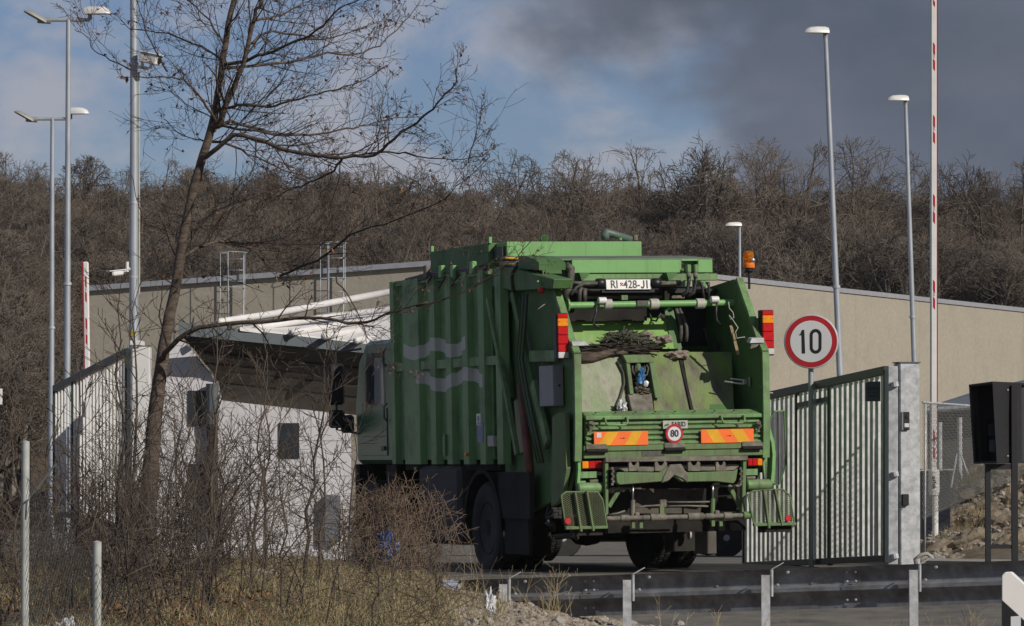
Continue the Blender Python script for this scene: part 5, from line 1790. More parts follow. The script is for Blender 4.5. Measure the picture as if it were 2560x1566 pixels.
def street_lamp(px, py_top, Y, label, heads, lean=0.0, r0=0.085, r1_=0.05):
    top = at(px, py_top, Y)
    zb = gz(top.x, Y) - 0.05
    bx = top.x + lean * (top.z - zb)
    e = empty("street_lamp", (bx, Y, zb))
    tag(e, label, "street lamp", "galvanised street lamps around the yard")
    n = 6
    base = Vector((bx, Y, zb))
    pts = [base.lerp(top, i / n) for i in range(n + 1)]
    put(MB().tube(pts, [r0 + (r1_ - r0) * i / n for i in range(n + 1)], 14), "pole", M_POLE, e, smooth='auto')
    put(MB().tube([base, base + Vector((0, 0, 0.04))], r0 * 2.2, 14), "base_plate", M_GALV, e)
    put(MB().tube([base.lerp(top, 0.5), base.lerp(top, 0.505)], r0 * 1.05, 14), "joint_collar", M_GALV, e)
    for kind, dx, tl in heads:
        if kind == 'arm':
            # short horizontal bracket, then the head
            tip = top + Vector((dx, 0, -0.02))
            put(MB().tube([top + Vector((0, 0, -0.02)), tip], 0.04, 8), "arm", M_POLE, e, smooth='auto')
            hd = Vector((1 if dx > 0 else -1, -0.25, 0))
            st = tip + Vector((0, 0, 0.06))
            if dx > 0:
                put(MB().tube([tip, tip + Vector((0, 0, 0.12))], 0.04, 8), "arm_knuckle", M_LAMP_GREY, e)
                o = put(lamp_head(MB(), tip + Vector((-0.1, 0, 0.12)), hd, 0.58, 0.3, 0.17), "lamp_head", M_LAMP, e, smooth='auto')
            else:
                put(MB().tube([tip + Vector((0.1, 0, -0.02)), tip + Vector((-0.18, 0, 0.0))], 0.07, 8), "arm_knuckle", M_LAMP_GREY, e)
                o = put(lamp_head(MB(), tip + Vector((-0.02, 0, -0.07)), hd, 0.52, 0.3, 0.10, R(28)), "lamp_head", M_LAMP_GREY, e, smooth='auto')
        else:
            put(MB().tube([top, top + Vector((0, 0, 0.1))], 0.055, 8), "spigot", M_LAMP_GREY, e)
            put(lamp_head(MB(), top + Vector((0.06, 0, 0.1)), Vector((-1, -0.2, 0)), dx, 0.3, 0.15), "lamp_head", M_LAMP, e, smooth='auto')
    return e


street_lamp(171, 48, 90, "tall twin armed street lamp, nearer the camera pole at the left", [('arm', 0.46, 0), ('arm', -0.48, 0)])
street_lamp(131, 296, 105, "shorter looking twin armed street lamp, leftmost of all lamps", [('arm', 0.46, 0), ('arm', -0.48, 0)])
street_lamp(2064, 95, 93, "tallest single headed street lamp, behind the 10 sign", [('top', 0.55, 0)], lean=0.04)
street_lamp(2264, 262, 109, "single headed street lamp just left of the raised barrier", [('top', 0.55, 0)], lean=0.03)
street_lamp(1849, 572, 160, "farthest small street lamp, left of the truck's orange beacon", [('top', 0.62, 0)], lean=0.0, r0=0.075)

# ------------------------------------------------------------------ camera pole and its two cameras
PYY = 53.0
ptop = at(334, -140, PYY)
pb_ = Vector((at(335, 1300, PYY).x, PYY, gz(-4.7, PYY) - 0.05))
cp = empty("camera_pole", pb_)
tag(cp, "tall galvanised pole carrying two white cameras, left of the leaning tree", "pole")
put(MB().tube([pb_, at(335, 860, PYY), at(334, 600, PYY), at(335, 330, PYY), ptop], [0.07, 0.062, 0.055, 0.05, 0.045], 16), "shaft", M_POLE, cp, smooth='auto')
put(MB().tube([at(334, 828, PYY), at(334, 842, PYY)], 0.064, 16), "yellow_band", pm("yellow_band_paint", (0.45, 0.36, 0.03), 0.6, var=0.15), cp)
put(MB().tube([at(347, 180, PYY), at(348, 500, PYY), at(348, 735, PYY), at(340, 742, PYY)], 0.011, 6), "cable", M_CORD, cp)
for y in (160, 505, 690):
    put(MB().tube([at(334, y, PYY), at(334, y + 5, PYY)], 0.06, 14), "clamp_band", M_GALV, cp)


def security_camera(p0, p1, Y, w, h, mount, label):
    a, b = at(*p0, Y), at(*p1, Y - 0.1)
    e = empty("security_camera", a)
    tag(e, label, "camera", "white security cameras on the pole")
    d = (b - a).normalized()
    put(MB().bar(a, b, w, h), "housing", M_WHITE, e, bevel=0.015)
    put(MB().bar(a + Vector((0, 0, h * 0.55)) - d * 0.02, b + d * 0.05 + Vector((0, 0, h * 0.55)), w * 1.15, 0.012), "sun_shield", M_WHITE, e, bevel=0.004)
    put(MB().tube([b, b + d * 0.012], h * 0.36, 12), "lens", M_BLACK, e)
    for q0, q1 in mount:
        put(MB().tube([at(*q0, Y), at(*q1, Y)], 0.02, 8), "bracket", M_WHITE, e)
    return e


security_camera((355, 143), (398, 152), PYY - 0.1, 0.16, 0.13, [((345, 168), (372, 172)), ((355, 172), (356, 148)), ((376, 172), (380, 152))], "white camera high on the pole, pointing right")
security_camera((306, 682), (278, 685), PYY - 0.1, 0.08, 0.065, [((326, 672), (306, 680)), ((318, 655), (318, 680))], "white camera low on the pole, pointing left")

# ------------------------------------------------------------------ barriers
M_PINK = pm("worn_pink_print", (0.55, 0.38, 0.42), 0.5, var=0.25, scale=60)
def barrier(px, py_top, py_bot, Y, w, label, stripes, left=False, tilt=0.0):
    b = at(px, py_bot, Y)
    t = at(px + tilt, py_top, Y)
    base = Vector((b.x, Y, gz(b.x, Y)))
    e = empty("barrier", base)
    tag(e, label, "barrier", "red and white barriers raised upright")
    d = (t - b)
    boom = put(MB().bar(b, t, w, w * 0.8, (0, 1, 0)), "boom", M_WHITE, e, bevel=w * 0.2)
    edge = MB().bar(b + Vector((w * (-0.5 if left else 0.5), -0.004, 0)), t + Vector((w * (-0.5 if left else 0.5), -0.004, 0)), w * 0.12, w * 0.6, (0, 1, 0))
    sub(edge, "red_edge", M_SIGN_RED, boom, e)
    for y0, y1 in stripes:
        q0, q1 = at(px + (tilt * (py_bot - y0) / (py_bot - py_top)), y0, Y), at(px + (tilt * (py_bot - y1) / (py_bot - py_top)), y1, Y)
        f = Vector((0, -w * 0.4 - 0.003, 0))
        s = Vector((w * 0.17, 0, 0))
        k = Vector((0, 0, 0.03))
        mid = q0.lerp(q1, 0.5)
        for u, v in ((q0, q0.lerp(q1, 0.40)), (q0.lerp(q1, 0.62), q1)):
            sub(MB().prism([u - s * 0.6 + f, u + s + f - k, v + s + f - k, v - s * 0.6 + f], (0, 0.002, 0)), "red_stripe", M_SIGN_RED, boom, e)
        # small worn mark between the two halves
        sub(MB().prism([q0.lerp(q1, 0.42) - s * 0.5 + f, q0.lerp(q1, 0.42) + s * 0.9 + f, q0.lerp(q1, 0.6) + s * 0.9 + f, q0.lerp(q1, 0.6) - s * 0.5 + f], (0, 0.002, 0)), "worn_mark", M_PINK, boom, e)
    return e, base


e, base = barrier(2334, -120, 1180, 47.5, 0.080, "tall red and white barrier boom raised upright beside the gate post", [(-20, 12), (107, 172), (288, 354), (486, 554), (700, 768), (1074, 1142)])
b = at(2335, 1174, 47.5)
put(MB().lathe([(0.045, 0), (0.063, -0.02), (0.063, -0.24), (0.055, -0.29), (0.03, -0.31), (0.0, -0.31)], b, (0, 0, 1), 18), "boom_socket", M_WHITE, e, smooth='auto')
put(MB().tube([at(2338, 1238, 47.5), Vector((at(2338, 1290, 47.5).x, 47.5, base.z + 0.2))], 0.035, 10), "counterweight", M_WHITE, e)
put(MB().box2(at(2306, 1178, 47.9), Vector((at(2376, 1290, 47.9).x, 48.2, base.z - 0.05))), "cabinet", pm("dark_blue_cabinet", (0.018, 0.022, 0.035), 0.4, var=0.1), e, bevel=0.01)
put(MB().box2(at(2304, 1174, 47.85) + Vector((0, 0, 0.004)), at(2378, 1178, 48.25) + Vector((0, 0.05, 0.01))), "cabinet_lid", M_GALV, e)
for k, (dx, dy, ww, hh_) in enumerate(((-3, 1190, 3, 8), (1, 1192, 3, 6), (-2, 1200, 6, 3), (1, 1205, 5, 4), (-3, 1211, 7, 3), (-2, 1216, 3, 6), (2, 1215, 3, 5))):
    put(MB().box2(at(2334 + dx, dy, 47.425), at(2334 + dx + ww, dy + hh_, 47.430)), "worn_lettering", M_INK, e)
e, base = barrier(223, 655, 1290, 60, 0.085, "red and white barrier boom raised upright behind the white gate leaf at the left", [(690, 752), (794, 858), (930, 990)], left=True, tilt=-9)
put(MB().box2((base.x - 0.2, 60.1, base.z - 0.05), (base.x + 0.2, 60.5, base.z + 1.05)), "cabinet", bpy.data.materials["dark_blue_cabinet"], e, bevel=0.01)

# ------------------------------------------------------------------ gates
M_GATE = pm("green_grey_gate_rail", (0.022, 0.034, 0.030), 0.4, var=0.15, scale=5)
M_SLAT = pm("galvanised_slat", (0.58, 0.58, 0.56), 0.5, 0.15, var=0.18, scale=9, dirt=(0.36, 0.35, 0.33), dirt_amt=0.3, dirt_scale=7)


rjit = random.Random(77)


def gate_leaf(pa, pb_, ya, yb, n, label, face_w, depth, post_at=(), stile=True, mat=M_SLAT):
    """leaf between two upright edges: pa/pb = (px, py_top, py_bottom); ya/yb distances; n slats"""
    At, Ab = at(pa[0], pa[1], ya), at(pa[0], pa[2], ya)
    Bt, Bb = at(pb_[0], pb_[1], yb), at(pb_[0], pb_[2], yb)
    e = empty("gate_leaf", Ab)
    tag(e, label, "gate", "slatted gate leaves standing open")
    d = (Bt - At)
    d.z = 0
    d.normalize()
    nrm = Vector((-d.y, d.x, 0))
    put(MB().bar(At, Bt, 0.07, 0.09), "top_rail", M_GATE, e, bevel=0.006)
    put(MB().bar(Ab + Vector((0, 0, 0.05)), Bb + Vector((0, 0, 0.05)), 0.06, 0.07), "bottom_rail", M_GATE, e, bevel=0.006)
    for k in range(n):
        t = (k + 0.5) / n
        p, q = Ab.lerp(Bb, t), At.lerp(Bt, t)
        p = p + Vector((0, 0, 0.086)) + d * rjit.gauss(0, 0.003)
        q = q - Vector((0, 0, 0.046)) + d * rjit.gauss(0, 0.004)
        # narrow side faces along the leaf, wide face across it; top cut at a slant
        hw = nrm * (face_w / 2)
        hd = d * (depth / 2)
        sl = Vector((0, 0, 0.05))
        b0 = [p - hw - hd, p + hw - hd, p + hw + hd, p - hw + hd]
        t0 = [q - hw - hd - sl, q + hw - hd, q + hw + hd, q - hw + hd - sl]
        mb = MB().add(b0 + t0, [(0, 3, 2, 1), (4, 5, 6, 7), (0, 1, 5, 4), (1, 2, 6, 5), (2, 3, 7, 6), (3, 0, 4, 7)])
        put(mb, "slat", mat, e)
    for t in post_at:
        p, q = Ab.lerp(Bb, t), At.lerp(Bt, t)
        put(MB().bar(p, q, 0.06, 0.055, d), "frame_post", M_GATE, e, bevel=0.004)
    return e, At, Ab, Bt, Bb, d, nrm


gr, At, Ab, Bt, Bb, gd_, gn_ = gate_leaf((2216, 926, 1408), (1862, 1003, 1424), 44.6, 50.0, 29, "right gate leaf of pale slats under a dark rail, beside the truck", 0.031, 0.11, post_at=(0.0, 0.37, 0.60, 1.0))
# wicket frame, hinge stile
fa, fb_ = Ab.lerp(Bb, 0.375), Ab.lerp(Bb, 0.595)
put(MB().bar(At.lerp(Bt, 0.375) - Vector((0, 0, 0.18)), At.lerp(Bt, 0.6) - Vector((0, 0, 0.18)), 0.05, 0.05), "wicket_rail", M_GATE, gr)
sp_, sq_ = at(2232, 916, 43.7), at(2232, 1412, 43.7)
put(MB().bar(sq_, sp_, 0.10, 0.05, (0, 1, 0)), "hinge_stile", M_GALV, gr, bevel=0.006)
for y in (955, 1180, 1385):
    put(MB().tube([at(2236, y, 43.66), at(2238, y + 12, 43.66)], 0.04, 10), "hinge", M_GALV, gr)
# thin cord and hinge pin at the stile
lop = [at(2244 + 7 * math.cos(a), 1272 + 6 * math.sin(a), 44.25) for a in [i * 0.7 for i in range(10)]] + [at(2262, 1262, 44.2)]
put(MB().tube(lop, 0.004, 5), "wire_loop", M_HOSE_DK, gr)
# sign on the gate (its small lettering cannot be read)
gs = empty("gate_sign", at(2182, 978, 44.3))
tag(gs, "small dark green grey notice fixed to the right gate leaf", "sign")
put(MB().box2(at(2164, 954, 44.3), at(2201, 1004, 44.32)), "panel", pm("green_grey_notice", (0.055, 0.075, 0.062), 0.5, var=0.08), gs, bevel=0.002)
for y, w in ((972, 28), (982, 30), (990, 26)):
    for k in range(5):
        x = 2183 - w / 2 + k * w / 5
        put(MB().box2(at(x, y - (3 if y == 972 else 1.2), 44.292), at(x + w / 5 * 0.75, y + (3 if y == 972 else 1.2), 44.298)), "faded_lettering", M_GATE, gs)

# left leaf, opened the other way, bright in the sun
gl_, At2, Ab2, Bt2, Bb2, _, _ = gate_leaf((318, 880, 1330), (137, 972, 1290), 52.6, 59.5, 22, "left gate leaf of white slats behind the brushwood", 0.027, 0.03, post_at=(0.0, 0.72, 1.0), mat=M_WHITE)
lp = empty("gate_post", Vector((at(348, 1330, 52).x, 52.2, gz(-4.6, 52.2) - 0.03)))
tag(lp, "white box section gate post beside the leaning tree's trunk", "gate post")
put(MB().box2(at(330, 868, 52.0), Vector((at(374, 868, 52.0).x, 52.3, lp.location.z))), "shaft", M_WHITE, lp, bevel=0.008)
put(MB().box2(at(324, 852, 51.95), at(362, 868, 52.35) + Vector((0, 0, 0.01))), "cap", M_WHITE, lp, bevel=0.006)

# right post
rp = empty("gate_post", Vector((at(2270, 1410, 44).x, 44.0, gz(4.15, 44.0) - 0.05)))
tag(rp, "thick galvanised gate post with intercom, right of the slatted gate", "gate post")
rot = Matrix.Rotation(R(12), 3, 'Z')
rz_t = at(2270, 908, 44).z
hh = rz_t - rp.location.z
put(MB().box(rp.location + Vector((0, 0.08, hh / 2)), (0.22, 0.22, hh), rot), "shaft", M_GALV, rp, bevel=0.012)
put(MB().box(rp.location + Vector((0, 0.08, hh + 0.006)), (0.235, 0.235, 0.012), rot), "cap", M_GALV_DK, rp)
fn = rot @ Vector((0, -1, 0))
fs = rot @ Vector((1, 0, 0))


def on_post(dx, z, off):
    return rp.location + Vector((0, 0.08, 0)) + fs * dx + fn * (0.11 + off) + Vector((0, 0, z))


zi = at(2264, 1053, 44).z - rp.location.z
ic = empty("intercom", on_post(-0.055, zi, 0.0))
tag(ic, "black intercom with bright frame mounted on the thick gate post", "intercom")
put(MB().box(on_post(-0.055, zi, 0.018), (0.085, 0.03, 0.19), rot), "case", M_BLACK, ic, bevel=0.008)
put(MB().box(on_post(-0.092, zi, 0.022), (0.012, 0.036, 0.19), rot), "frame", M_CHROME, ic)
put(MB().lathe([(0.022, 0), (0.018, 0.006), (0.0, 0.008)], on_post(-0.045, zi + 0.045, 0.034), fn, 14), "lens", M_GLASS_DK, ic)
put(MB().box(on_post(-0.045, zi - 0.045, 0.035), (0.05, 0.004, 0.04), rot), "name_plate", M_SIGN_WHITE, ic)
zl = at(2262, 1250, 44).z - rp.location.z
lk = empty("lock_box", on_post(-0.06, zl, 0.0))
tag(lk, "small black box low on the thick gate post with a loose wire", "lock box")
put(MB().box(on_post(-0.06, zl, 0.02), (0.07, 0.04, 0.12), rot), "case", M_BLACK, lk, bevel=0.006)
put(MB().tube([on_post(-0.07, zl - 0.05, 0.03), on_post(-0.11, zl - 0.1, 0.05), on_post(-0.15, zl - 0.06, 0.04), on_post(-0.12, zl - 0.02, 0.03)], 0.004, 5), "wire", M_HOSE_DK, lk)
# conduit at the foot of the post
cd = MB().tube([Vector((rp.location.x + 0.08, 43.7, 0.42)), at(2288, 1398, 43.6), at(2302, 1388, 43.6), at(2318, 1385, 43.6), at(2330, 1394, 43.6), at(2334, 1420, 43.6)], 0.022, 8).build("grey_conduit", pm("grey_conduit_plastic", (0.33, 0.32, 0.29), 0.6, var=0.06), smooth=True)
tag(cd, "grey bent conduit curling out of the ground by the gate post", "conduit")
up_ = MB().tube([at(2314, 1010, 44.6), at(2313, 1200, 44.6), at(2312, 1385, 44.6)], 0.010, 6).build("thin_pipe", M_GALV, smooth=True)
tag(up_, "thin upright pipe just right of the thick gate post", "pipe")

# ------------------------------------------------------------------ speed limit sign
SY = 47.0
sc0 = at(2028, 854, SY)
sg = empty("speed_sign", Vector((sc0.x, SY, gz(sc0.x, SY) - 0.1)))
tag(sg, "round red and white speed limit sign reading 10 above the gate", "traffic sign")
RS = 68.5 / F * SY
put(MB().tube([sg.location + Vector((0, 0.06, 0)), Vector((sc0.x, SY + 0.06, sc0.z + 0.2))], 0.030, 12), "pole", M_POLE, sg, smooth='auto')
yaw = Matrix.Rotation(R(-8), 3, 'Z')
nd = yaw @ Vector((0, -1, 0))
put(MB().lathe([(RS * 0.985, -0.012), (RS, -0.008), (RS, 0.006), (RS * 0.97, 0.01)], sc0, nd, 56), "sign_plate", M_GALV, sg)
put(MB().lathe([(RS * 0.97, 0.0), (RS * 0.97, 0.002)], sc0 + nd * 0.0102, nd, 56), "white_edge", M_SIGN_WHITE, sg)
put(MB().lathe([(RS * 0.945, 0.0), (RS * 0.945, 0.002)], sc0 + nd * 0.0135, nd, 56), "red_ring", M_SIGN_RED, sg)
fc = put(MB().lathe([(RS * 0.76, 0.0), (RS * 0.76, 0.002)], sc0 + nd * 0.0165, nd, 56), "sign_face", M_SIGN_WHITE, sg)
# digits drawn as the narrow road-sign figures: the 1 and a tall rounded 0
yaw4 = yaw.to_4x4()


def sgn_pt(u, v, off=0.0195):
    return sc0 + (yaw @ Vector((u * RS, 0, v * RS))) + nd * off


one = [(-0.44, 0.25), (-0.40, 0.26), (-0.335, 0.42), (-0.245, 0.42), (-0.215, -0.445), (-0.345, -0.445), (-0.355, 0.22), (-0.44, 0.215)]
put(MB().prism([sgn_pt(u, v) for u, v in one], -nd * 0.002), "digit", M_INK, sg)
mb = MB()
out_, in_ = [], []
nseg = 40
for k in range(nseg):
    a = 2 * math.pi * k / nseg
    cx, cz = math.cos(a), math.sin(a)
    oz = 0.22 if cz >= 0 else -0.22
    out_.append((0.165 + 0.22 * cx, oz + 0.235 * cz))
    in_.append((0.165 + 0.105 * cx, oz * 0.95 + 0.125 * cz))
for k in range(nseg):
    j = (k + 1) % nseg
    mb.prism([sgn_pt(*out_[k]), sgn_pt(*out_[j]), sgn_pt(*in_[j]), sgn_pt(*in_[k])], -nd * 0.002)
put(mb, "digit", M_INK, sg)

# ------------------------------------------------------------------ information board glimpsed through the gate
ib = empty("information_board", Vector((at(2140, 1200, 57).x, 57, gz(4.7, 57) - 0.05)))
tag(ib, "blue and white information board standing behind the right gate leaf", "board")
put(MB().box2(at(2102, 1003, 57), at(2178, 1062, 57.04)), "blue_panel", pm("board_blue", (0.02, 0.055, 0.26), 0.4, var=0.04), ib)
put(MB().box2(at(2085, 1064, 57), at(2216, 1132, 57.04)), "white_panel", M_SIGN_WHITE, ib)
put(MB().lathe([(0.11, 0), (0.11, 0.003)], at(2140, 1030, 56.995), (0, 1, 0), 20), "white_symbol", M_SIGN_WHITE, ib)
for x in (2105, 2190):
    q = at(x, 1130, 57.06)
    put(MB().tube([q, Vector((q.x, 57.06, ib.location.z))], 0.03, 8), "post", M_POLE, ib)
bw_ = Matrix.Translation(at(2206, 1082, 56.99) - ib.location) @ Matrix.Rotation(R(90), 4, 'X')
text_mesh("a", 0.16, M_INK, "board_letters", ib, bw_, 1.0, 0.003)
bw_ = Matrix.Translation(at(2206, 1116, 56.99) - ib.location) @ Matrix.Rotation(R(90), 4, 'X')
text_mesh("n", 0.16, M_INK, "board_letters", ib, bw_, 1.0, 0.003)

# ------------------------------------------------------------------ black hooded terminal
TY = 41.6
tb = empty("card_terminal", Vector((at(2490, 1392, TY).x, TY, gz(4.8, TY) - 0.03)))
tag(tb, "black hooded card terminal on two black legs at the right", "terminal")
M_TERM = pm("black_powder_coat", (0.020, 0.020, 0.022), 0.55, var=0.15, scale=30)
back = Vector((0.10, 0.42, 0.0))
FL = [at(2422, 962, TY), at(2480, 954, TY - 0.02), at(2492, 1156, TY - 0.02), at(2434, 1160, TY)]
# hood: left cheek, top, right cheek (solid box whose left front is open)
tl, trr = at(2422, 962, TY), at(2552, 957, TY + 0.15)
bl, br = at(2434, 1160, TY), at(2554, 1158, TY + 0.15)
mtop, mbot = at(2481, 954, TY - 0.32), at(2492, 1158, TY - 0.22)
dv = Vector((0.10, 0.30, 0))
put(MB().prism([mtop, trr, br, mbot], (0.01, 0.03, 0)), "right_cheek", M_TERM, tb)
put(MB().prism([tl, mtop, trr, trr + dv, tl + dv], (0, 0, -0.02)), "roof", M_TERM, tb)
put(MB().prism([tl, tl + dv, bl + dv, bl], (0.02, 0, 0)), "left_cheek", M_TERM, tb)
put(MB().prism([tl + dv, trr + dv, br + dv, bl + dv], (0, 0.03, 0)), "back_panel", M_TERM, tb)
put(MB().prism([bl, mbot, br, br + dv, bl + dv], (0, 0, 0.02)), "floor", M_TERM, tb)
put(MB().prism([at(2468, 1046, TY + 0.1), at(2488, 1042, TY - 0.02), at(2494, 1154, TY - 0.02), at(2468, 1156, TY + 0.1)], (0.02, 0.12, 0)), "reader", M_BLACK, tb, bevel=0.004)
for x0, x1, y0 in ((2463, 2478, 1160), (2528, 2546, 963)):
    a, b = at(x0, y0, TY - 0.06), at(x1, 1396, TY - 0.06)
    put(MB().box2(a, (b.x, TY - 0.0, tb.location.z)), "leg", M_TERM, tb, bevel=0.004)
zz = at(2500, 1367, TY).z
put(MB().box2(at(2478, 1362, TY - 0.05), at(2528, 1372, TY - 0.01) + Vector((0, 0.03, 0))), "cross_bar", M_TERM, tb)
rd_ = bpy.data.materials["black_plastic"]
put(MB().box2(at(2472, 1060, TY - 0.03), at(2486, 1090, TY - 0.024)), "reader_screen", M_GLASS_DK, tb)
put(MB().box2(at(2473, 1100, TY - 0.03), at(2487, 1130, TY - 0.024)), "keypad", M_GALV_DK, tb)
for yy_ in (975, 1140):
    for xx_ in (2500, 2520):
        put(MB().lathe([(0.008, 0), (0.008, 0.006)], at(xx_, yy_, TY - 0.10), (0, -1, 0), 8), "rivet", M_GALV, tb)
put(MB().box2(at(2466, 1160, TY - 0.05), at(2530, 1174, TY - 0.01) + Vector((0, 0.03, 0))), "cross_bar", M_TERM, tb)

# ------------------------------------------------------------------ chain link fences
def chain_link(A, B, At_, Bt_, pitch, r, mat, name, parent, root):
    """diamond wires in the panel A-B (bottom) / At-Bt (top)"""
    mb = MB()
    L = ((B - A).length + (Bt_ - At_).length) / 2
    H = ((At_ - A).length + (Bt_ - B).length) / 2

    def P(u, v):
        return (A.lerp(B, u)).lerp(At_.lerp(Bt_, u), v)
    n = int((L + H) / pitch) + 1
    for sgn in (1, -1):
        for i in range(n):
            s = -H + i * pitch
            x0, x1 = s, s + H
            u0, v0, u1, v1 = max(x0, 0), 0, min(x1, L), 1
            if u1 <= u0:
                continue
            va, vb = (u0 - s) / H, (u1 - s) / H
            if sgn < 0:
                va, vb = 1 - va, 1 - vb
            mb.tube([P(u0 / L, va), P(u1 / L, vb)], r, 3, caps=False)
    for v in (0.02, 0.5, 0.99):
        mb.tube([P(0, v), P(1, v)], r, 3, caps=False)
    return sub(mb, name, mat, parent, root)


M_WIRE = pm("fence_wire", (0.11, 0.11, 0.105), 0.6, 0.3, var=0.1)
M_WIRE_DK = pm("dark_fence_wire", (0.03, 0.032, 0.03), 0.6, var=0.1)
fA, fB = at(2306, 1300, 45.0), at(2640, 1150, 50.0)
fAt, fBt = at(2306, 1006, 45.0), at(2640, 1030, 50.0)
ff = empty("wire_fence", fA)
tag(ff, "galvanised chain link fence behind the gate post and black terminal", "fence")
chain_link(fA, fB, fAt, fBt, 0.05, 0.0022, M_WIRE, "mesh", ff, ff)
for px, y0, y1, Y in ((2349, 1056, 1180, 52.5), (2399, 1044, 1252, 51.5), (2451, 1060, 1236, 52.5), (2640, 1030, 1210, 50.1)):
    a, b = at(px, y0, Y), at(px, y1, Y)
    put(MB().tube([Vector((b.x, Y, gz(b.x, Y) - 0.1)), a], 0.032, 10), "post", M_GALV, ff, smooth='auto')
for p, q in (((2401, 1135), (2440, 1238)), ((2392, 1135), (2376, 1230))):
    put(MB().tube([at(*p, 51.4), at(*q, 51.4)], 0.012, 6), "brace", M_GALV, ff)
put(MB().tube([fAt, fBt], 0.012, 6), "top_wire", M_GALV, ff)

# two round posts with wire netting in the left foreground
pf = empty("wire_fence", at(63, 1640, 25.0))
tag(pf, "wire netting fence on two round grey posts in the left foreground", "fence")
tops = []
for px, pt, Y in ((64, 1106, 25.2), (243, 1357, 23.4)):
    t = at(px, pt, Y)
    b = Vector((t.x, Y, gz(t.x, Y) - 0.2))
    put(MB().tube([b, t], 0.024, 16), "post", pm("grey_post_paint", (0.40, 0.42, 0.40), 0.6, var=0.15, scale=10), pf, smooth='auto')
    put(MB().lathe([(0.024, 0), (0.025, 0.004), (0.0, 0.012)], t, (0, 0, 1), 16), "cap", M_GALV, pf)
    tops.append((t, b))
(ta, ba), (tb2, bb) = tops
dnet = Vector((0, -0.03, 0))
chain_link(ba + dnet, bb + dnet, at(66, 1190, 25.15), at(244, 1410, 23.35), 0.055, 0.0013, M_WIRE_DK, "netting", pf, pf)
put(MB().tube([at(64, 1300, 25.1), at(66, 1255, 25.1), at(140, 1160, 27)], 0.006, 5), "stay_wire", M_WIRE, pf)
nb = at(244, 1410, 23.35)
chain_link(bb + dnet, bb + dnet + Vector((0.55, -1.0, -0.1)), nb, nb + Vector((0.55, -1.0, -0.35)), 0.055, 0.0013, M_WIRE_DK, "netting", pf, pf)

# ------------------------------------------------------------------ guard rail
def rail_pt(px, py, Y):
    return at(px, py, Y)


ra_, rb_ = at(1120, 1452, 35.4), at(2700, 1396, 33.0)     # top edge of the beam, left to right
gr_e = empty("guard_rail", at(1900, 1600, 35))
tag(gr_e, "dark W beam guard rail on galvanised posts along the roadside", "guard rail")
wv = [(0.0, 0.0), (0.012, -0.01), (0.048, -0.045), (0.058, -0.09), (0.058, -0.135), (0.048, -0.149), (0.012, -0.159), (0.010, -0.19), (0.03, -0.22), (0.058, -0.25), (0.064, -0.29), (0.062, -0.335)]
nseg = 24
dr_ = (rb_ - ra_)
nrm_ = Vector((dr_.y, -dr_.x, 0)).normalized()     # towards the camera
if nrm_.y > 0:
    nrm_ = -nrm_
mb = MB()
npf = len(wv)
for side in (0, 1):
    for i in range(nseg + 1):
        c = ra_.lerp(rb_, i / nseg)
        for y, z in wv:
            mb.v.append(tuple(c - nrm_ * (y - 0.004 * side) + Vector((0, 0, z))))
n1 = (nseg + 1) * npf
for i in range(nseg):
    for k in range(npf - 1):
        mb.f.append((i * npf + k, (i + 1) * npf + k, (i + 1) * npf + k + 1, i * npf + k + 1))
        mb.f.append((n1 + i * npf + k, n1 + i * npf + k + 1, n1 + (i + 1) * npf + k + 1, n1 + (i + 1) * npf + k))
put(mb, "beam", M_RAIL, gr_e, smooth='auto', fix=False)
for px in (1280, 1602, 1952, 2314, 2690):
    t = (px - 1120) / (2700 - 1120.0)
    c = ra_.lerp(rb_, t)
    pz = gz(c.x, c.y) - 0.3
    o0 = c + nrm_ * 0.09
    dd = dr_.normalized()
    ptop = o0.z - 0.045
    pst = put(MB().box2((o0.x - 0.035, o0.y - 0.03, pz), (o0.x + 0.035, o0.y - 0.022, ptop)).box2((o0.x - 0.035, o0.y - 0.022, pz), (o0.x - 0.028, o0.y + 0.04, ptop)).box2((o0.x + 0.028, o0.y - 0.022, pz), (o0.x + 0.035, o0.y + 0.04, ptop)), "post", M_GALV, gr_e)
    # spacer strap that reaches over the post
    s0 = o0 + dd * 0.055
    put(MB().bar(s0 + Vector((0, 0, -0.22)), s0 + Vector((0, 0, 0.0)), 0.03, 0.012, dd), "strap", M_GALV, gr_e)
    put(MB().bar(s0 + Vector((0, 0, 0.0)), s0 - nrm_ * 0.03 + dd * 0.09 + Vector((0, 0, 0.05)), 0.035, 0.008), "strap_top", M_GALV, gr_e)
    for dz, dx in ((-0.03, 0.16), (-0.13, 0.07)):
        put(MB().lathe([(0.012, -0.004), (0.012, 0.012), (0.0, 0.014)], c + dd * dx + nrm_ * 0.0 + Vector((0, 0, dz)), nrm_, 8), "bolt", M_GALV, gr_e)
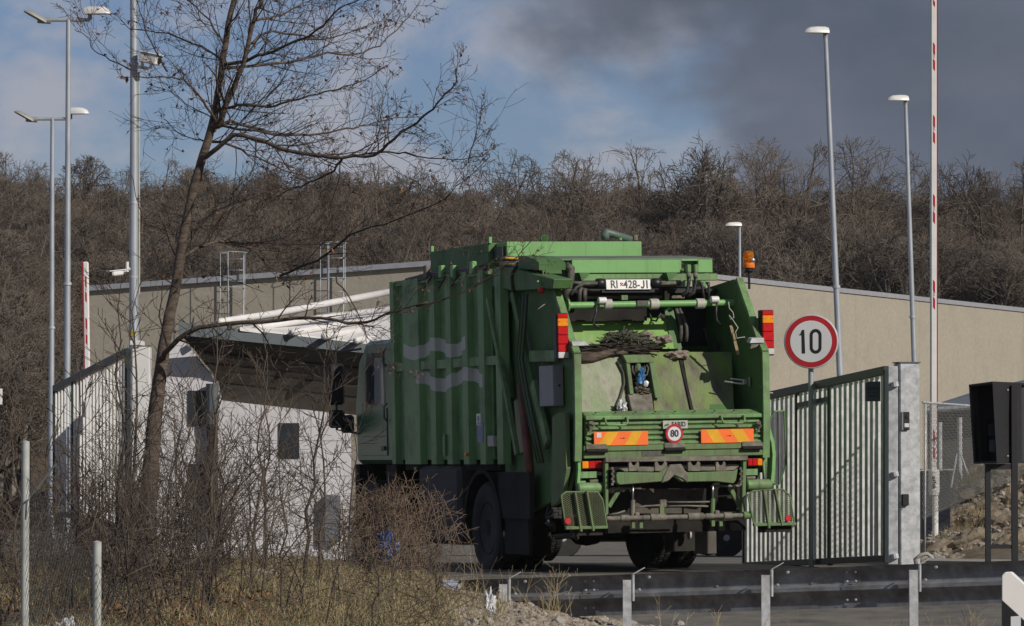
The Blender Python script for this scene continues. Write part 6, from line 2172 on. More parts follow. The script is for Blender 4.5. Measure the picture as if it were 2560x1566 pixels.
# splice where two lengths of beam overlap
for px in (1470, 2130):
    t0, t1 = (px - 1120) / 1580.0, (px + 42 - 1120) / 1580.0
    sm = MB()
    for i_, tq in enumerate((t0, t1)):
        c = ra_.lerp(rb_, tq)
        for y, z in wv:
            sm.v.append(tuple(c - nrm_ * (y - 0.009) + Vector((0, 0, z))))
    for k in range(npf - 1):
        sm.f.append((k, npf + k, npf + k + 1, k + 1))
    put(sm, "splice_plate", M_RAIL, gr_e, fix=False)
    for fx in (0.25, 0.75):
        for dz in (-0.045, -0.12, -0.2, -0.27):
            c = ra_.lerp(rb_, t0 + (t1 - t0) * fx)
            put(MB().lathe([(0.010, 0.0), (0.010, 0.012), (0.0, 0.014)], c - nrm_ * 0.03 + Vector((0, 0, dz)), nrm_, 8), "bolt", M_GALV, gr_e)
for px in (1395, 1815, 2052):
    c = ra_.lerp(rb_, (px - 1120) / 1580.0)
    put(MB().box(c - nrm_ * 0.06 + Vector((0, 0, -0.125)), (0.028, 0.02, 0.018)), "bolt", M_GRIME, gr_e)

# ------------------------------------------------------------------ roadside marker post at the right edge
DY = 28.5
dp = empty("marker_post", Vector((at(2545, 1600, DY).x, DY, -0.1)))
tag(dp, "white roadside marker post with slanted black band at the lower right edge", "marker post")
top_l, top_r = at(2506, 1432, DY), at(2590, 1500, DY)
dps = [(2504, 1440), (2512, 1431), (2528, 1430), (2572, 1470), (2600, 1500), (2600, 1590), (2504, 1502)]
put(MB().prism([at(x, y, DY) for x, y in dps], (0.02, 0.09, 0)), "white_top", M_WHITE_PL, dp, bevel=0.006)
bk = [(2504, 1502), (2600, 1590), (2600, 1800), (2506, 1800)]
put(MB().prism([at(x, y, DY) for x, y in bk], (0.02, 0.09, 0)), "black_band", M_BLACK, dp)
put(MB().prism([at(x, y, DY - 0.004) for x, y in ((2527, 1542), (2552, 1540), (2552, 1660), (2527, 1660))], (0, 0.003, 0)), "reflector", M_SIGN_WHITE, dp)

# small white panel at the far left edge
wp = empty("white_notice", Vector((at(-12, 1100, 48).x, 48, gz(-5.9, 48))))
tag(wp, "small white notice on a post cut by the left edge", "sign")
put(MB().box2(at(-30, 972, 48), at(6, 1012, 48.02)), "panel", M_WHITE_PL, wp, bevel=0.003)
q = at(-12, 1012, 48.03)
put(MB().tube([q, wp.location + Vector((0, 0.03, -0.05))], 0.025, 8), "post", M_GALV, wp)

# ------------------------------------------------------------------ parked cars in the yard
def car(name, loc, rz, paint, label, van=False):
    e = empty(name, loc, rz)
    tag(e, label, "car", "cars parked in the yard behind the gate")
    Lh, Wd = 2.05, 0.86
    lower = [(-Lh, 0.32), (-Lh + 0.03, 0.62), (-Lh + 0.12, 0.86), (-1.15, 0.93), (-0.95, 0.95), (1.2, 0.97), (Lh - 0.15, 0.92), (Lh, 0.72), (Lh, 0.34), (Lh - 0.12, 0.25), (-Lh + 0.12, 0.25)]
    MB().prism([(x, -Wd, z) for x, z in lower], (0, 2 * Wd, 0)).build("body", paint, e, bevel=0.05, fix=True)
    a = [(-1.1, 0.94), (-0.35, 1.42), (0.9, 1.46), (1.55, 1.25), (1.75, 0.95)]
    vs, fs_ = [], []
    for sx in (-1, 1):
        for x, z in a:
            k = (z - 0.94) / 0.52
            vs.append((x, sx * (Wd - 0.05 - 0.16 * k), z))
    n = len(a)
    fs_ = [tuple(range(n)), tuple(range(2 * n - 1, n - 1, -1))] + [(i, i + n, i + 1 + n, i + 1) for i in range(n - 1)]
    MB().add(vs, fs_).build("cabin", paint, e, bevel=0.03, fix=True)
    for sx in (-1, 1):
        for x0, x1, x2, x3 in ((-0.85, -0.32, 0.25, 0.25), (0.33, 0.33, 0.95, 1.3)):
            y0, y1 = sx * (Wd - 0.055), sx * (Wd - 0.185)
            MB().add([(x0, y0 + sx * 0.006, 0.99), (x1, y1 + sx * 0.012, 1.36), (x2, y1 + sx * 0.012, 1.37), (x3, y0 + sx * 0.006, 0.99)], [(0, 1, 2, 3)]).build("side_window", M_GLASS_DK, e)
    MB().add([(-1.06, -0.7, 0.985), (-1.06, 0.7, 0.985), (-0.46, 0.6, 1.37), (-0.46, -0.6, 1.37)], [(0, 1, 2, 3)]).build("windscreen", M_GLASS_DK, e)
    MB().add([(1.70, -0.7, 1.02), (1.70, 0.7, 1.02), (1.53, 0.62, 1.27), (1.53, -0.62, 1.27)], [(0, 1, 2, 3)]).build("rear_window", M_GLASS_DK, e)
    for sx in (-1, 1):
        MB().box((-Lh + 0.06, sx * 0.62, 0.70), (0.12, 0.34, 0.14)).build("headlight", M_WHITE_LENS, e, bevel=0.03)
        MB().box((Lh - 0.04, sx * 0.68, 0.78), (0.1, 0.2, 0.2)).build("tail_light", M_RED, e, bevel=0.03)
        MB().box((-0.85, sx * (Wd + 0.08), 1.02), (0.1, 0.18, 0.12)).build("wing_mirror", paint, e, bevel=0.03)
    MB().box((-Lh - 0.005, 0, 0.56), (0.03, 0.7, 0.14)).build("grille", M_BLACK, e)
    MB().box((-Lh - 0.015, 0, 0.42), (0.02, 0.5, 0.11)).build("number_plate", M_WHITE_PL, e)
    for x in (-1.3, 1.3):
        for sx in (-1, 1):
            w = empty("wheel")
            w.parent = e
            w.location = (x, sx * (Wd - 0.08), 0.31)
            MB().lathe([(0.19, -0.09), (0.29, -0.1), (0.31, -0.06), (0.31, 0.06), (0.29, 0.1), (0.19, 0.09)], (0, 0, 0), (0, 1, 0), 24).build("tyre", M_RUBBER, w, smooth='auto')
            MB().lathe([(0.19, 0.02), (0.17, 0.07), (0.05, 0.09), (0.0, 0.095)], (0, 0, 0), (0, sx, 0), 12).build("rim", M_GALV, w)
    return e


p = at(2100, 1390, 62)
car("parked_car", (p.x, 64.0, gz(p.x, 62)), R(97), pm("white_car_paint", (0.75, 0.75, 0.74), 0.25, var=0.03), "white car facing the road behind the right gate leaf")
p = at(1590, 1390, 67)
car("parked_car", (p.x, 67.0, gz(p.x, 67)), R(8), pm("dark_car_paint", (0.02, 0.022, 0.028), 0.25, var=0.05), "dark car whose rear wheel shows between truck and gate")
# ================================================================== PLANTS, STONES, LITTER
# ------------------------------------------------------------------ the leaning roadside tree
TRY = 33.0
tree = empty("bare_tree", Vector((at(358, 1420, TRY).x, TRY, 0)))
tree.location.z = gz(tree.location.x, TRY) - 0.02
tag(tree, "leaning bare roadside tree with long drooping limbs, in front of everything at the left", "tree")
rt = random.Random(3)
PXM = TRY / F


def path3(pts, dy_end=0.0, dy0=0.0):
    n = len(pts)
    return [at(x, y, TRY + dy0 + (dy_end - dy0) * i / (n - 1)) for i, (x, y) in enumerate(pts)]


def smooth_path(P, k=3):
    """Catmull-Rom"""
    out = []
    n = len(P)
    for i in range(n - 1):
        p0, p1, p2, p3 = P[max(i - 1, 0)], P[i], P[i + 1], P[min(i + 2, n - 1)]
        for j in range(k):
            t = j / k
            out.append(0.5 * ((2 * p1) + (p2 - p0) * t + (2 * p0 - 5 * p1 + 4 * p2 - p3) * t * t + (3 * p1 - p0 - 3 * p2 + p3) * t ** 3))
    out.append(P[-1])
    return out


trunk_px = [(348, 1430), (364, 1340), (379, 1122), (400, 935), (416, 831), (442, 707), (462, 582), (488, 457), (520, 353), (545, 239), (566, 104), (584, 0), (600, -110), (612, -230), (618, -330)]
trunk_r = [30, 25, 20, 16.5, 14.5, 13, 12, 11.5, 10.5, 8.8, 7.6, 6.5, 5.5, 4, 2]
TP = smooth_path(path3(trunk_px), 3)
TR = []
for i in range(len(trunk_r) - 1):
    for j in range(3):
        TR.append((trunk_r[i] + (trunk_r[i + 1] - trunk_r[i]) * j / 3) * PXM)
TR.append(trunk_r[-1] * PXM)
mb = MB().tube([p + Vector((rt.gauss(0, 0.004), 0, 0)) for p in TP], TR, 14)
put(mb, "trunk", M_BARK, tree, smooth=True, fix=False)

C2 = lambda L: [c2(*p) for p in L]
C1 = lambda L: [c1(*p) for p in L]
limbs = [
    # (pixel path, start radius px, depth at the end, depth at start, side twigs, label of part)
    ([(549, 305), (575, 250), (609, 163), (637, 46), (653, 0), (675, -100), (690, -220)], 11.5, -0.5, 0, 22),
    (C2([(270, 830), (400, 730), (560, 765), (760, 825), (980, 850), (1150, 835), (1220, 780), (1350, 680), (1440, 610), (1520, 530), (1590, 440), (1590, 370)]), 8.0, -1.6, 0, 30),
    (C2([(320, 680), (380, 660), (500, 690), (660, 730), (800, 725), (960, 705), (1080, 680), (1200, 650), (1400, 630)]), 6.5, 1.2, 0, 26),
    (C2([(370, 575), (440, 560), (580, 575), (690, 550), (850, 500), (950, 485), (1100, 430), (1230, 350)]), 5.5, -0.8, 0, 24),
    (C2([(450, 355), (600, 345), (740, 325), (900, 290), (1050, 290), (1150, 260), (1230, 200), (1340, 90), (1390, 20)]), 5.5, 0.9, 0, 26),
    (C2([(460, 330), (560, 290), (680, 245), (800, 190), (900, 110), (960, 50), (1080, 0), (1200, -60)]), 6, -1.0, 0, 24),
    (C2([(495, 235), (560, 180), (720, 185), (850, 215), (980, 190), (1110, 140), (1260, 100)]), 4.5, 1.4, 0, 20),
    (C2([(520, 110), (620, 95), (740, 40), (850, -20)]), 4.5, 0.6, 0, 14),
    (C2([(290, 760), (400, 790), (520, 850), (680, 920), (830, 950), (960, 850)]), 5, 0.8, 0, 20),
    (C2([(980, 850), (930, 920), (800, 980), (680, 1030), (520, 1100)]), 4.5, 0.5, -0.65, 24),
    (C2([(980, 850), (1180, 820), (1330, 825), (1520, 860), (1680, 850), (1770, 815)]), 3.2, -1.0, -0.65, 16),
    (C2([(1660, 880), (1690, 770), (1710, 680), (1730, 610)]), 2.0, -1.0, -1.0, 6),
    # left side
    ([(535, 300), (507, 251), (470, 209), (430, 195), (338, 193), (292, 195)], 5, -0.8, 0, 20),
    ([(338, 176), (279, 151), (239, 127), (215, 88), (187, 74)], 2.6, -1.0, -0.6, 10),
    ([(553, 150), (505, 118), (418, 84), (342, 76), (300, 60)], 4.5, 0.8, 0, 20),
    ([(418, 179), (390, 131), (358, 60), (346, 16), (340, -40)], 3.0, -0.9, -0.5, 12),
    ([(560, 110), (520, 50), (470, 0), (430, -60)], 4.5, 0.5, 0, 14),
    ([(570, 75), (600, 20), (640, -50)], 4, -0.4, 0, 8),
    ([(510, 350), (470, 345), (430, 320), (410, 300)], 2.5, 0.4, 0, 12),
    ([(525, 290), (480, 270), (440, 240), (425, 225)], 2.5, 0.6, 0, 12),
    # low limbs
    ([(412, 885), (470, 830), (560, 812), (700, 800), (800, 797), (900, 808), (960, 790), (1010, 772), (1070, 755)], 9, -1.4, 0, 20),
    ([(1040, 765), (1150, 735), (1225, 690), (1290, 645), (1330, 600)], 3.0, -1.6, -1.35, 12),
    ([(450, 645), (520, 612), (575, 605), (640, 632), (700, 680), (760, 700)], 6.5, 0.7, 0, 30),
    ([(575, 605), (680, 610), (790, 612), (870, 605)], 4.0, 0.6, 0.2, 20),
    ([(700, 690), (790, 650), (880, 590), (960, 560), (1090, 510), (1140, 470), (1225, 392)], 4.0, -0.8, 0.58, 26),
    ([(455, 610), (520, 540), (600, 505), (690, 470), (760, 440)], 4.0, 1.0, 0, 24),
    ([(840, 690), (870, 740), (900, 800), (930, 860), (975, 900), (1050, 950)], 2.5, -1.2, -1.0, 8),
    ([(442, 720), (410, 690), (380, 600), (350, 520), (325, 430)], 2.2, -0.7, 0, 8),
]
tw = MB()
nub = MB()
TW_O = dict(rmin=0.0016, kids=[4, 3, 2], levels=2, jit=0.17, trop=0.05, seg=[5, 4, 3, 3, 3], sides=[4, 3, 3, 3, 3], start=0.15, ang=(25, 60), ratio=(0.4, 0.68), tip=0.35)


def bud(p, s):
    d = Vector((rt.gauss(0, 1), rt.gauss(0, 1), rt.gauss(-0.6, 1))).normalized()
    u = d.orthogonal().normalized() * s * 0.45
    w = d.cross(u)
    nub.add([p, p + d * s * 0.5 + u, p + d * s * 0.5 + w, p + d * s], [(0, 1, 2), (1, 3, 2), (0, 2, 3), (0, 3, 1)])


for li, (pp, r0, d1, d0, nt_) in enumerate(limbs):
    pp = list(pp)
    if d0 == 0:
        # root the limb inside the trunk, a little below where it leaves it
        x_, y_ = pp[0]
        for (xa, ya), (xb, yb) in zip(trunk_px, trunk_px[1:]):
            if yb <= y_ + 10 <= ya:
                xt = xa + (xb - xa) * (ya - y_ - 10) / (ya - yb)
                if abs(xt - x_) < 60:
                    pp.insert(0, (xt, y_ + 10))
                break
    P = smooth_path(path3(pp, d1, d0), 3)
    n = len(P)
    P = [p + Vector((rt.gauss(0, 0.006), 0, rt.gauss(0, 0.006))) if 0 < i < n - 1 else p for i, p in enumerate(P)]
    Rr = [max(0.003, r0 * 0.82 * PXM * (1 - 0.82 * i / (n - 1))) for i in range(n)]
    put(MB().tube(P, Rr, 8), "limb", M_BARK if r0 > 4 else M_TWIG, tree, smooth=True, fix=False)
    nt_ = max(4, int(nt_ * (0.62 if pp[-1][0] < 430 else 0.9)))
    for k in range(nt_):
        t = 0.10 + 0.90 * (k + rt.random()) / nt_
        i = min(int(t * (n - 1)), n - 2)
        f = min(1, t * (n - 1) - i)
        q = P[i].lerp(P[i + 1], f)
        dd = (P[i + 1] - P[i]).normalized()
        side = Vector((rt.gauss(0, 0.5), rt.gauss(0, 0.9), rt.choice((-0.5, 1.0, 1.0)) * abs(rt.gauss(0.7, 0.4))))
        side = (side - dd * side.dot(dd)).normalized()
        a = R(rt.uniform(30, 60))
        L = rt.uniform(0.30, 0.85) * (1.12 - 0.88 * t)
        grow(tw, q, dd * math.cos(a) + side * math.sin(a), L, max(0.002, Rr[i] * 0.42), 0, rt, TW_O)
for i in range(0, len(tw.v), 53):
    if rt.random() < 0.55:
        bud(Vector(tw.v[i]), rt.uniform(0.018, 0.045))
put(tw, "twigs", M_TWIG, tree, fix=False)
put(nub, "buds", pm("dark_buds", (0.06, 0.032, 0.025), 0.8, scale=20, col2=(0.17, 0.075, 0.045)), tree, fix=False)["kind"] = "stuff"
lf = MB()
for (px, py) in ((318, 190), (530, 485), (690, 690), (715, 710), (1010, 470), (545, 990), (565, 898), (740, 1180), (505, 440), (830, 620), (760, 700), (492, 675), (545, 530), (1095, 560), (1180, 720)):
    p = at(px, py, TRY - 0.4)
    for _ in range(2):
        d = Vector((rt.gauss(0, 1), rt.gauss(0, 1), -1.2)).normalized() * rt.uniform(0.03, 0.07)
        w = Vector((rt.gauss(0, 1), rt.gauss(0, 1), 0)).normalized() * 0.016
        lf.add([p, p + d * 0.5 + w, p + d, p + d * 0.5 - w], [(0, 1, 2, 3)])
put(lf, "withered_leaves", M_LEAF_DEAD, tree, fix=False)

# ------------------------------------------------------------------ saplings one can tell apart
SAP_O = dict(rmin=0.0022, kids=[9, 4, 2], levels=2, jit=0.07, trop=0.05, seg=[9, 5, 3, 3, 3], sides=[6, 4, 3, 3, 3], start=0.18, ang=(22, 50), ratio=(0.22, 0.45), tip=0.2)


def sapling(px, py_base, Y, py_top, r, label, lean=0.0, mat=None, kids=9, seed=0):
    rg = random.Random(seed)
    b = at(px, py_base, Y)
    b.z = gz(b.x, Y) - 0.03
    t = at(px + lean, py_top, Y)
    e = empty("bare_sapling", b)
    tag(e, label, "sapling", "bare saplings on the verge")
    st, twg = MB(), MB()
    L = (t - b).length
    n = 10
    P = [b.lerp(t, i / n) + Vector((rg.gauss(0, 0.014), rg.gauss(0, 0.014), 0)) * min(i, 4) / 2 for i in range(n + 1)]
    Rr = [max(0.003, r * (1 - 0.85 * i / n)) for i in range(n + 1)]
    st.tube(P, Rr, 7)
    o = dict(SAP_O)
    o['levels'] = 1
    o['kids'] = [6, 3]
    for k in range(kids * 2):
        tt = 0.22 + 0.76 * (k + rg.random()) / (kids * 2)
        i = min(int(tt * n), n - 1)
        q = P[i].lerp(P[i + 1], tt * n - i)
        a = rg.random() * 6.28
        d = Vector((math.cos(a), math.sin(a) * 0.8, rg.uniform(0.25, 1.3)))
        grow(twg, q, d, L * rg.uniform(0.14, 0.34) * (1.2 - 0.7 * tt), max(0.003, Rr[i] * 0.5), 0, rg, o)
    put(st, "stem", mat or M_BRUSH, e, smooth=True, fix=False)
    put(twg, "twigs", mat or M_BRUSH, e, fix=False)
    return e


SAPS = [
    (285, 1430, 31.0, 690, 0.020, 15, "tall thin sapling in front of the left gate leaf"),
    (338, 1440, 32.5, 700, 0.024, 0, "dark sapling standing straight before the camera pole"),
    (520, 1440, 31.5, 760, 0.022, 25, "sapling just right of the leaning tree's trunk"),
    (560, 1440, 34.0, 850, 0.018, -20, "sapling before the gatehouse's upper window and pipe"),
    (625, 1440, 32.0, 880, 0.018, 40, "forked sapling before the middle of the white gatehouse"),
    (665, 1420, 34.0, 830, 0.016, -5, "pale straight sapling before the gatehouse wall"),
    (760, 1430, 33.0, 830, 0.020, 60, "tan sapling leaning right below the canopy"),
    (800, 1420, 34.0, 850, 0.016, 20, "slender tan sapling at the truck's mirror"),
    (705, 1560, 29.0, 1000, 0.012, -15, "thin dark sapling rooted low in the grass, before the gatehouse"),
    (925, 1570, 28.5, 1220, 0.010, 30, "thin reddish shoot rising in front of the bramble"),
    (1075, 1570, 29.0, 1370, 0.008, 10, "short reddish shoot right of the blue bag"),
    (470, 1440, 33.5, 900, 0.020, -35, "dark sapling crossing the trunk of the leaning tree"),
    (180, 1450, 29.0, 900, 0.014, 20, "thin sapling at the left end of the left gate leaf"),
    (40, 1480, 29.0, 960, 0.014, -10, "thin sapling at the left edge behind the tall fence post"),
    (110, 1470, 28.0, 1010, 0.012, 25, "thin sapling right of the tall grey fence post"),
    (860, 1430, 35.5, 1010, 0.014, 50, "sapling leaning across the truck's cab door"),
]
for i, (px, pb2, Y, pt, r, ln, lab) in enumerate(SAPS):
    sapling(px, pb2, Y, pt, r * 0.8, lab, ln, M_BRUSH if i % 3 else M_TWIG, 9 if r > 0.013 else 5, 40 + i)

# ------------------------------------------------------------------ the thicket between them: a tangle nobody could count
rb = random.Random(9)
TH_O = dict(rmin=0.0018, kids=[7, 3], levels=2, jit=0.13, trop=0.02, seg=[7, 4, 3, 3, 3], sides=[4, 3, 3, 3, 3], start=0.12, ang=(22, 62), ratio=(0.26, 0.55), tip=0.25)
th_d, th_p = MB(), MB()
for k in range(330):
    Y = rb.uniform(27.5, 37.5)
    u = rb.random()
    px = rb.uniform(-60, 930) if u < 0.75 else rb.uniform(240, 640)
    dens = 0.9 if 230 < px < 560 else (0.65 if px < 230 else 0.5)
    if rb.random() > dens + 0.25:
        continue
    if px > 560 and Y < 33.5 and rb.random() < 0.7:
        continue
    x = (px - 1280) / F * Y
    b = Vector((x, Y, gz(x, Y) - 0.02))
    hmax = 0.95 if px < 250 else (1.5 if px < 600 else 1.25)
    hgt = rb.uniform(0.35, 1.0) * hmax * (0.8 + 0.4 * (Y - 27) / 10)
    if px > 820:
        hgt *= 0.55
    d = Vector((rb.gauss(0, 0.22), rb.gauss(0, 0.22), 1))
    o = TH_O if rb.random() < 0.6 else dict(TH_O, kids=[5, 2])
    grow(th_d if rb.random() < 0.7 else th_p, b, d, hgt, rb.uniform(0.004, 0.009), 0, rb, o)
tag(th_d.build("dark_thicket", M_TWIG), "tangle of dark leafless stems covering the left verge", "thicket", kind="stuff")
tag(th_p.build("pale_thicket", M_BRUSH), "tangle of tan leafless stems among the darker ones on the left verge", "thicket", kind="stuff")

# fine criss-cross wisps close to the ground
wi = MB()
for k in range(1900):
    Y = rb.uniform(26.5, 38.5)
    px = rb.uniform(-60, 1130)
    x = (px - 1280) / F * Y
    z0 = gz(x, Y)
    p = Vector((x, Y, z0 + rb.random() ** 1.6 * (0.75 if px < 850 else 0.35)))
    d = Vector((rb.gauss(0, 1), rb.gauss(0, 0.6), rb.gauss(0.45, 0.55))).normalized()
    l = rb.uniform(0.12, 0.42)
    m_ = p + d * l * 0.5 + Vector((rb.gauss(0, 0.02), 0, rb.gauss(0.02, 0.02)))
    wi.tube([p, m_, p + d * l - Vector((0, 0, l * 0.12))], [0.0026, 0.0022, 0.0014], 3, caps=False)
tag(wi.build("dry_wisps", M_BRUSH), "fine dry stalks criss-crossing through the thicket", "stalks", kind="stuff")

# ------------------------------------------------------------------ bramble mound before the truck's front wheel
br_ = empty("bramble_bush", at(1000, 1400, 37.0))
br_.location.z = gz(br_.location.x, 37.0) - 0.02
tag(br_, "mound of arching bare bramble canes in front of the truck's front wheel", "bramble")
cn, cw = MB(), MB()
cane_pts = []
for k in range(150):
    px0 = rb.gauss(975, 55)
    Y0 = rb.uniform(36.0, 38.2)
    a = at(px0, 1400, Y0)
    a.z = gz(a.x, Y0) - 0.02
    reach = rb.uniform(-0.45, 0.45)
    top_z = rb.uniform(0.35, 1.0) * (0.98 - 0.5 * min(1, abs(px0 - 990) / 200))
    fall = rb.uniform(0.35, 1.1)
    P = []
    for i in range(9):
        t = i / 8
        zz = top_z * math.sin(math.pi * min(1, t * (0.55 + 0.45 * fall)))
        P.append(a + Vector((reach * t, rb.gauss(0, 0.015) + 0.03 * t * rb.uniform(-1, 1), max(zz, 0.0) + rb.gauss(0, 0.008))))
    cn.tube(P, [0.0052 * (1 - 0.6 * i / 8) for i in range(9)], 4, caps=False)
    cane_pts.append(P[rb.randrange(3, 8)])
    for j in range(6):
        q = P[rb.randrange(1, 8)]
        d = Vector((rb.gauss(0, 1), rb.gauss(0, 1), rb.gauss(0, 0.7))).normalized()
        grow(cw, q, d, rb.uniform(0.06, 0.28), 0.003, 1, rb, dict(TH_O, kids=[2, 2], levels=2))
put(cn, "canes", M_CANE, br_, fix=False)
put(cw, "twigs", M_CANE, br_, fix=False)
lfb = MB()
for p in cane_pts[::4]:
    d = Vector((rb.gauss(0, 1), rb.gauss(0, 1), rb.gauss(0, 1))).normalized() * rb.uniform(0.015, 0.04)
    w = d.orthogonal().normalized() * 0.014
    lfb.add([p, p + d * 0.5 + w, p + d, p + d * 0.5 - w], [(0, 1, 2, 3)])
put(lfb, "withered_leaves", M_LEAF_DEAD, br_, fix=False)

# ------------------------------------------------------------------ grass, leaf litter
gs1, gs2 = MB(), MB()
for k in range(46000):
    Y = rb.uniform(25.5, 40.5)
    px = rb.uniform(-40, 1260)
    x = (px - 1280) / F * Y
    w = verge_w(x, Y)
    if rb.random() > w:
        continue
    nzv = mnoise.noise(Vector((x * 1.3, Y * 0.5, 3)))
    if rb.random() > 0.55 + nzv + (0.25 if 550 < px < 1150 else -0.12):
        continue
    z = gz(x, Y)
    h_ = rb.uniform(0.05, 0.22) * (1 + 0.6 * nzv)
    d = Vector((rb.gauss(0, 0.55), rb.gauss(0, 0.4), 1)).normalized()
    s = Vector((rb.gauss(0, 1), rb.gauss(0, 0.4), 0)).normalized() * rb.uniform(0.0018, 0.0034)
    p = Vector((x, Y, z - 0.01))
    m_ = p + d * h_ * 0.6
    bend = Vector((d.x, d.y, -0.15)) * h_ * rb.uniform(0.3, 0.9)
    tip = m_ + bend + Vector((0, 0, h_ * 0.22))
    tgt = gs1 if rb.random() < 0.75 else gs2
    tgt.add([p - s, p + s, m_ + s * 0.8, m_ - s * 0.8, tip], [(0, 1, 2, 3), (3, 2, 4)])
tag(gs1.build("dry_grass", M_GRASS), "dry straw coloured grass matted over the verge", "grass", kind="stuff")
tag(gs2.build("green_grass", pm("dull_green_grass", (0.07, 0.075, 0.03), 0.85, scale=4, col2=(0.16, 0.155, 0.07))), "dull green blades mixed into the dry grass", "grass", kind="stuff")

ll = MB()
for k in range(5200):
    Y = rb.uniform(25.0, 37.5)
    px = rb.gauss(440, 190) if rb.random() < 0.75 else rb.uniform(-40, 1100)
    x = (px - 1280) / F * Y
    z = gz(x, Y)
    p = Vector((x, Y, z + rb.uniform(0.004, 0.05)))
    d = Vector((rb.gauss(0, 1), rb.gauss(0, 1), rb.gauss(0.2, 0.5))).normalized() * rb.uniform(0.025, 0.06)
    w = d.cross(Vector((rb.gauss(0, 1), rb.gauss(0, 1), rb.gauss(0, 1)))).normalized() * rb.uniform(0.008, 0.018)
    k2 = Vector((0, 0, rb.uniform(-0.01, 0.012)))
    ll.add([p, p + d * 0.5 + w + k2, p + d, p + d * 0.5 - w + k2], [(0, 1, 2), (0, 2, 3)])
tag(ll.build("leaf_litter", M_LEAF_DEAD), "brown fallen leaves scattered at the foot of the leaning tree", "leaves", kind="stuff")

# ------------------------------------------------------------------ gravel shoulder and stones
ICO = []
bm = bmesh.new()
bmesh.ops.create_icosphere(bm, subdivisions=1, radius=1)
ico_v = [v.co.copy() for v in bm.verts]
ico_f = [tuple(v.index for v in f.verts) for f in bm.faces]
bm.free()


def stone_into(mb, c, s, rg, flat=0.65):
    rot = Matrix.Rotation(rg.random() * 6.28, 3, 'Z') @ Matrix.Rotation(rg.gauss(0, 0.5), 3, 'X')
    sx, sy, sz = s * rg.uniform(0.7, 1.3), s * rg.uniform(0.7, 1.2), s * flat * rg.uniform(0.7, 1.2)
    sv = Vector((rg.random() * 50, 0, 0))
    vs = []
    for v in ico_v:
        k = 1 + 0.45 * mnoise.noise(v * 1.3 + sv)
        vs.append(c + rot @ Vector((v.x * sx * k, v.y * sy * k, v.z * sz * k)))
    mb.add(vs, ico_f)


M_GRAVEL = pm("pinkish_gravel", (0.15, 0.125, 0.10), 0.9, scale=9, col2=(0.42, 0.36, 0.295), bump=0.4)
M_STONE = pm("limestone", (0.24, 0.23, 0.21), 0.9, scale=5, col2=(0.42, 0.38, 0.33), dirt=(0.16, 0.13, 0.10), dirt_amt=0.3, bump=0.6)
gv = MB()
for k in range(7500):
    Y = rb.uniform(30.5, 37.4)
    px = rb.uniform(1120, 1720) if rb.random() < 0.8 else rb.gauss(1700, 220)
    if px < 1110 or px > 2300:
        continue
    x = (px - 1280) / F * Y
    stone_into(gv, Vector((x, Y, gz(x, Y) + 0.004)), rb.choice((0.010, 0.014, 0.018, 0.024, 0.034)) * rb.uniform(0.7, 1.2), rb)
tag(gv.build("gravel", M_GRAVEL), "pale pinkish gravel along the guard rail", "gravel", kind="stuff")
for i, (px, py, s) in enumerate(((1395, 1555, 0.085), (1290, 1480, 0.04), (1330, 1512, 0.06), (1455, 1512, 0.05), (1502, 1552, 0.055), (1225, 1560, 0.06), (1180, 1555, 0.055), (1160, 1560, 0.05), (1580, 1560, 0.05), (1350, 1500, 0.04), (1250, 1525, 0.045), (1700, 1562, 0.06), (1206, 1545, 0.04), (1640, 1545, 0.035))):
    Y = 33.4 if py < 1530 else 31.8
    d = ray(px, py)
    # walk down the sight line to the ground
    t = Y - 4
    while t < 45:
        q = CAM + d * t
        if q.z < gz(q.x, q.y) + s * 0.3:
            break
        t += 0.05
    mb = MB()
    stone_into(mb, Vector((0, 0, 0)), s, rb)
    o = mb.build("stone", M_STONE)
    o.location = (q.x, q.y, gz(q.x, q.y) + s * 0.25)
    tag(o, "loose pale limestone lying in the gravel before the guard rail", "stone", "loose stones in the gravel")

# weeds along the rail
wd_ = MB()
for k in range(170):
    px = rb.choice((rb.uniform(1150, 1500), rb.uniform(1600, 2500), rb.gauss(1370, 30), rb.gauss(2410, 25)))
    Y = rb.uniform(34.0, 37.0) if px < 1600 else rb.uniform(32.4, 33.6)
    x = (px - 1280) / F * Y
    b = Vector((x, Y, gz(x, Y) - 0.01))
    hgt = rb.uniform(0.10, 0.42)
    grow(wd_, b, Vector((rb.gauss(0, 0.2), rb.gauss(0, 0.2), 1)), hgt, 0.0028, 1, rb, dict(TH_O, kids=[3, 3], levels=2, rmin=0.0014))
tag(wd_.build("roadside_weeds", M_GRASS), "thin dry weed stalks growing along the guard rail", "weeds", kind="stuff")

# ------------------------------------------------------------------ rocky bank at the right
def bank_z(u, v):
    return 0


M_ROCK = pm("layered_rock", (0.115, 0.09, 0.065), 0.92, scale=3.5, col2=(0.30, 0.25, 0.19), dirt=(0.20, 0.15, 0.10), dirt_amt=0.4, dirt_scale=5, bump=0.9, bump_scale=16)
nx_, ny_ = 90, 44
mb = MB()


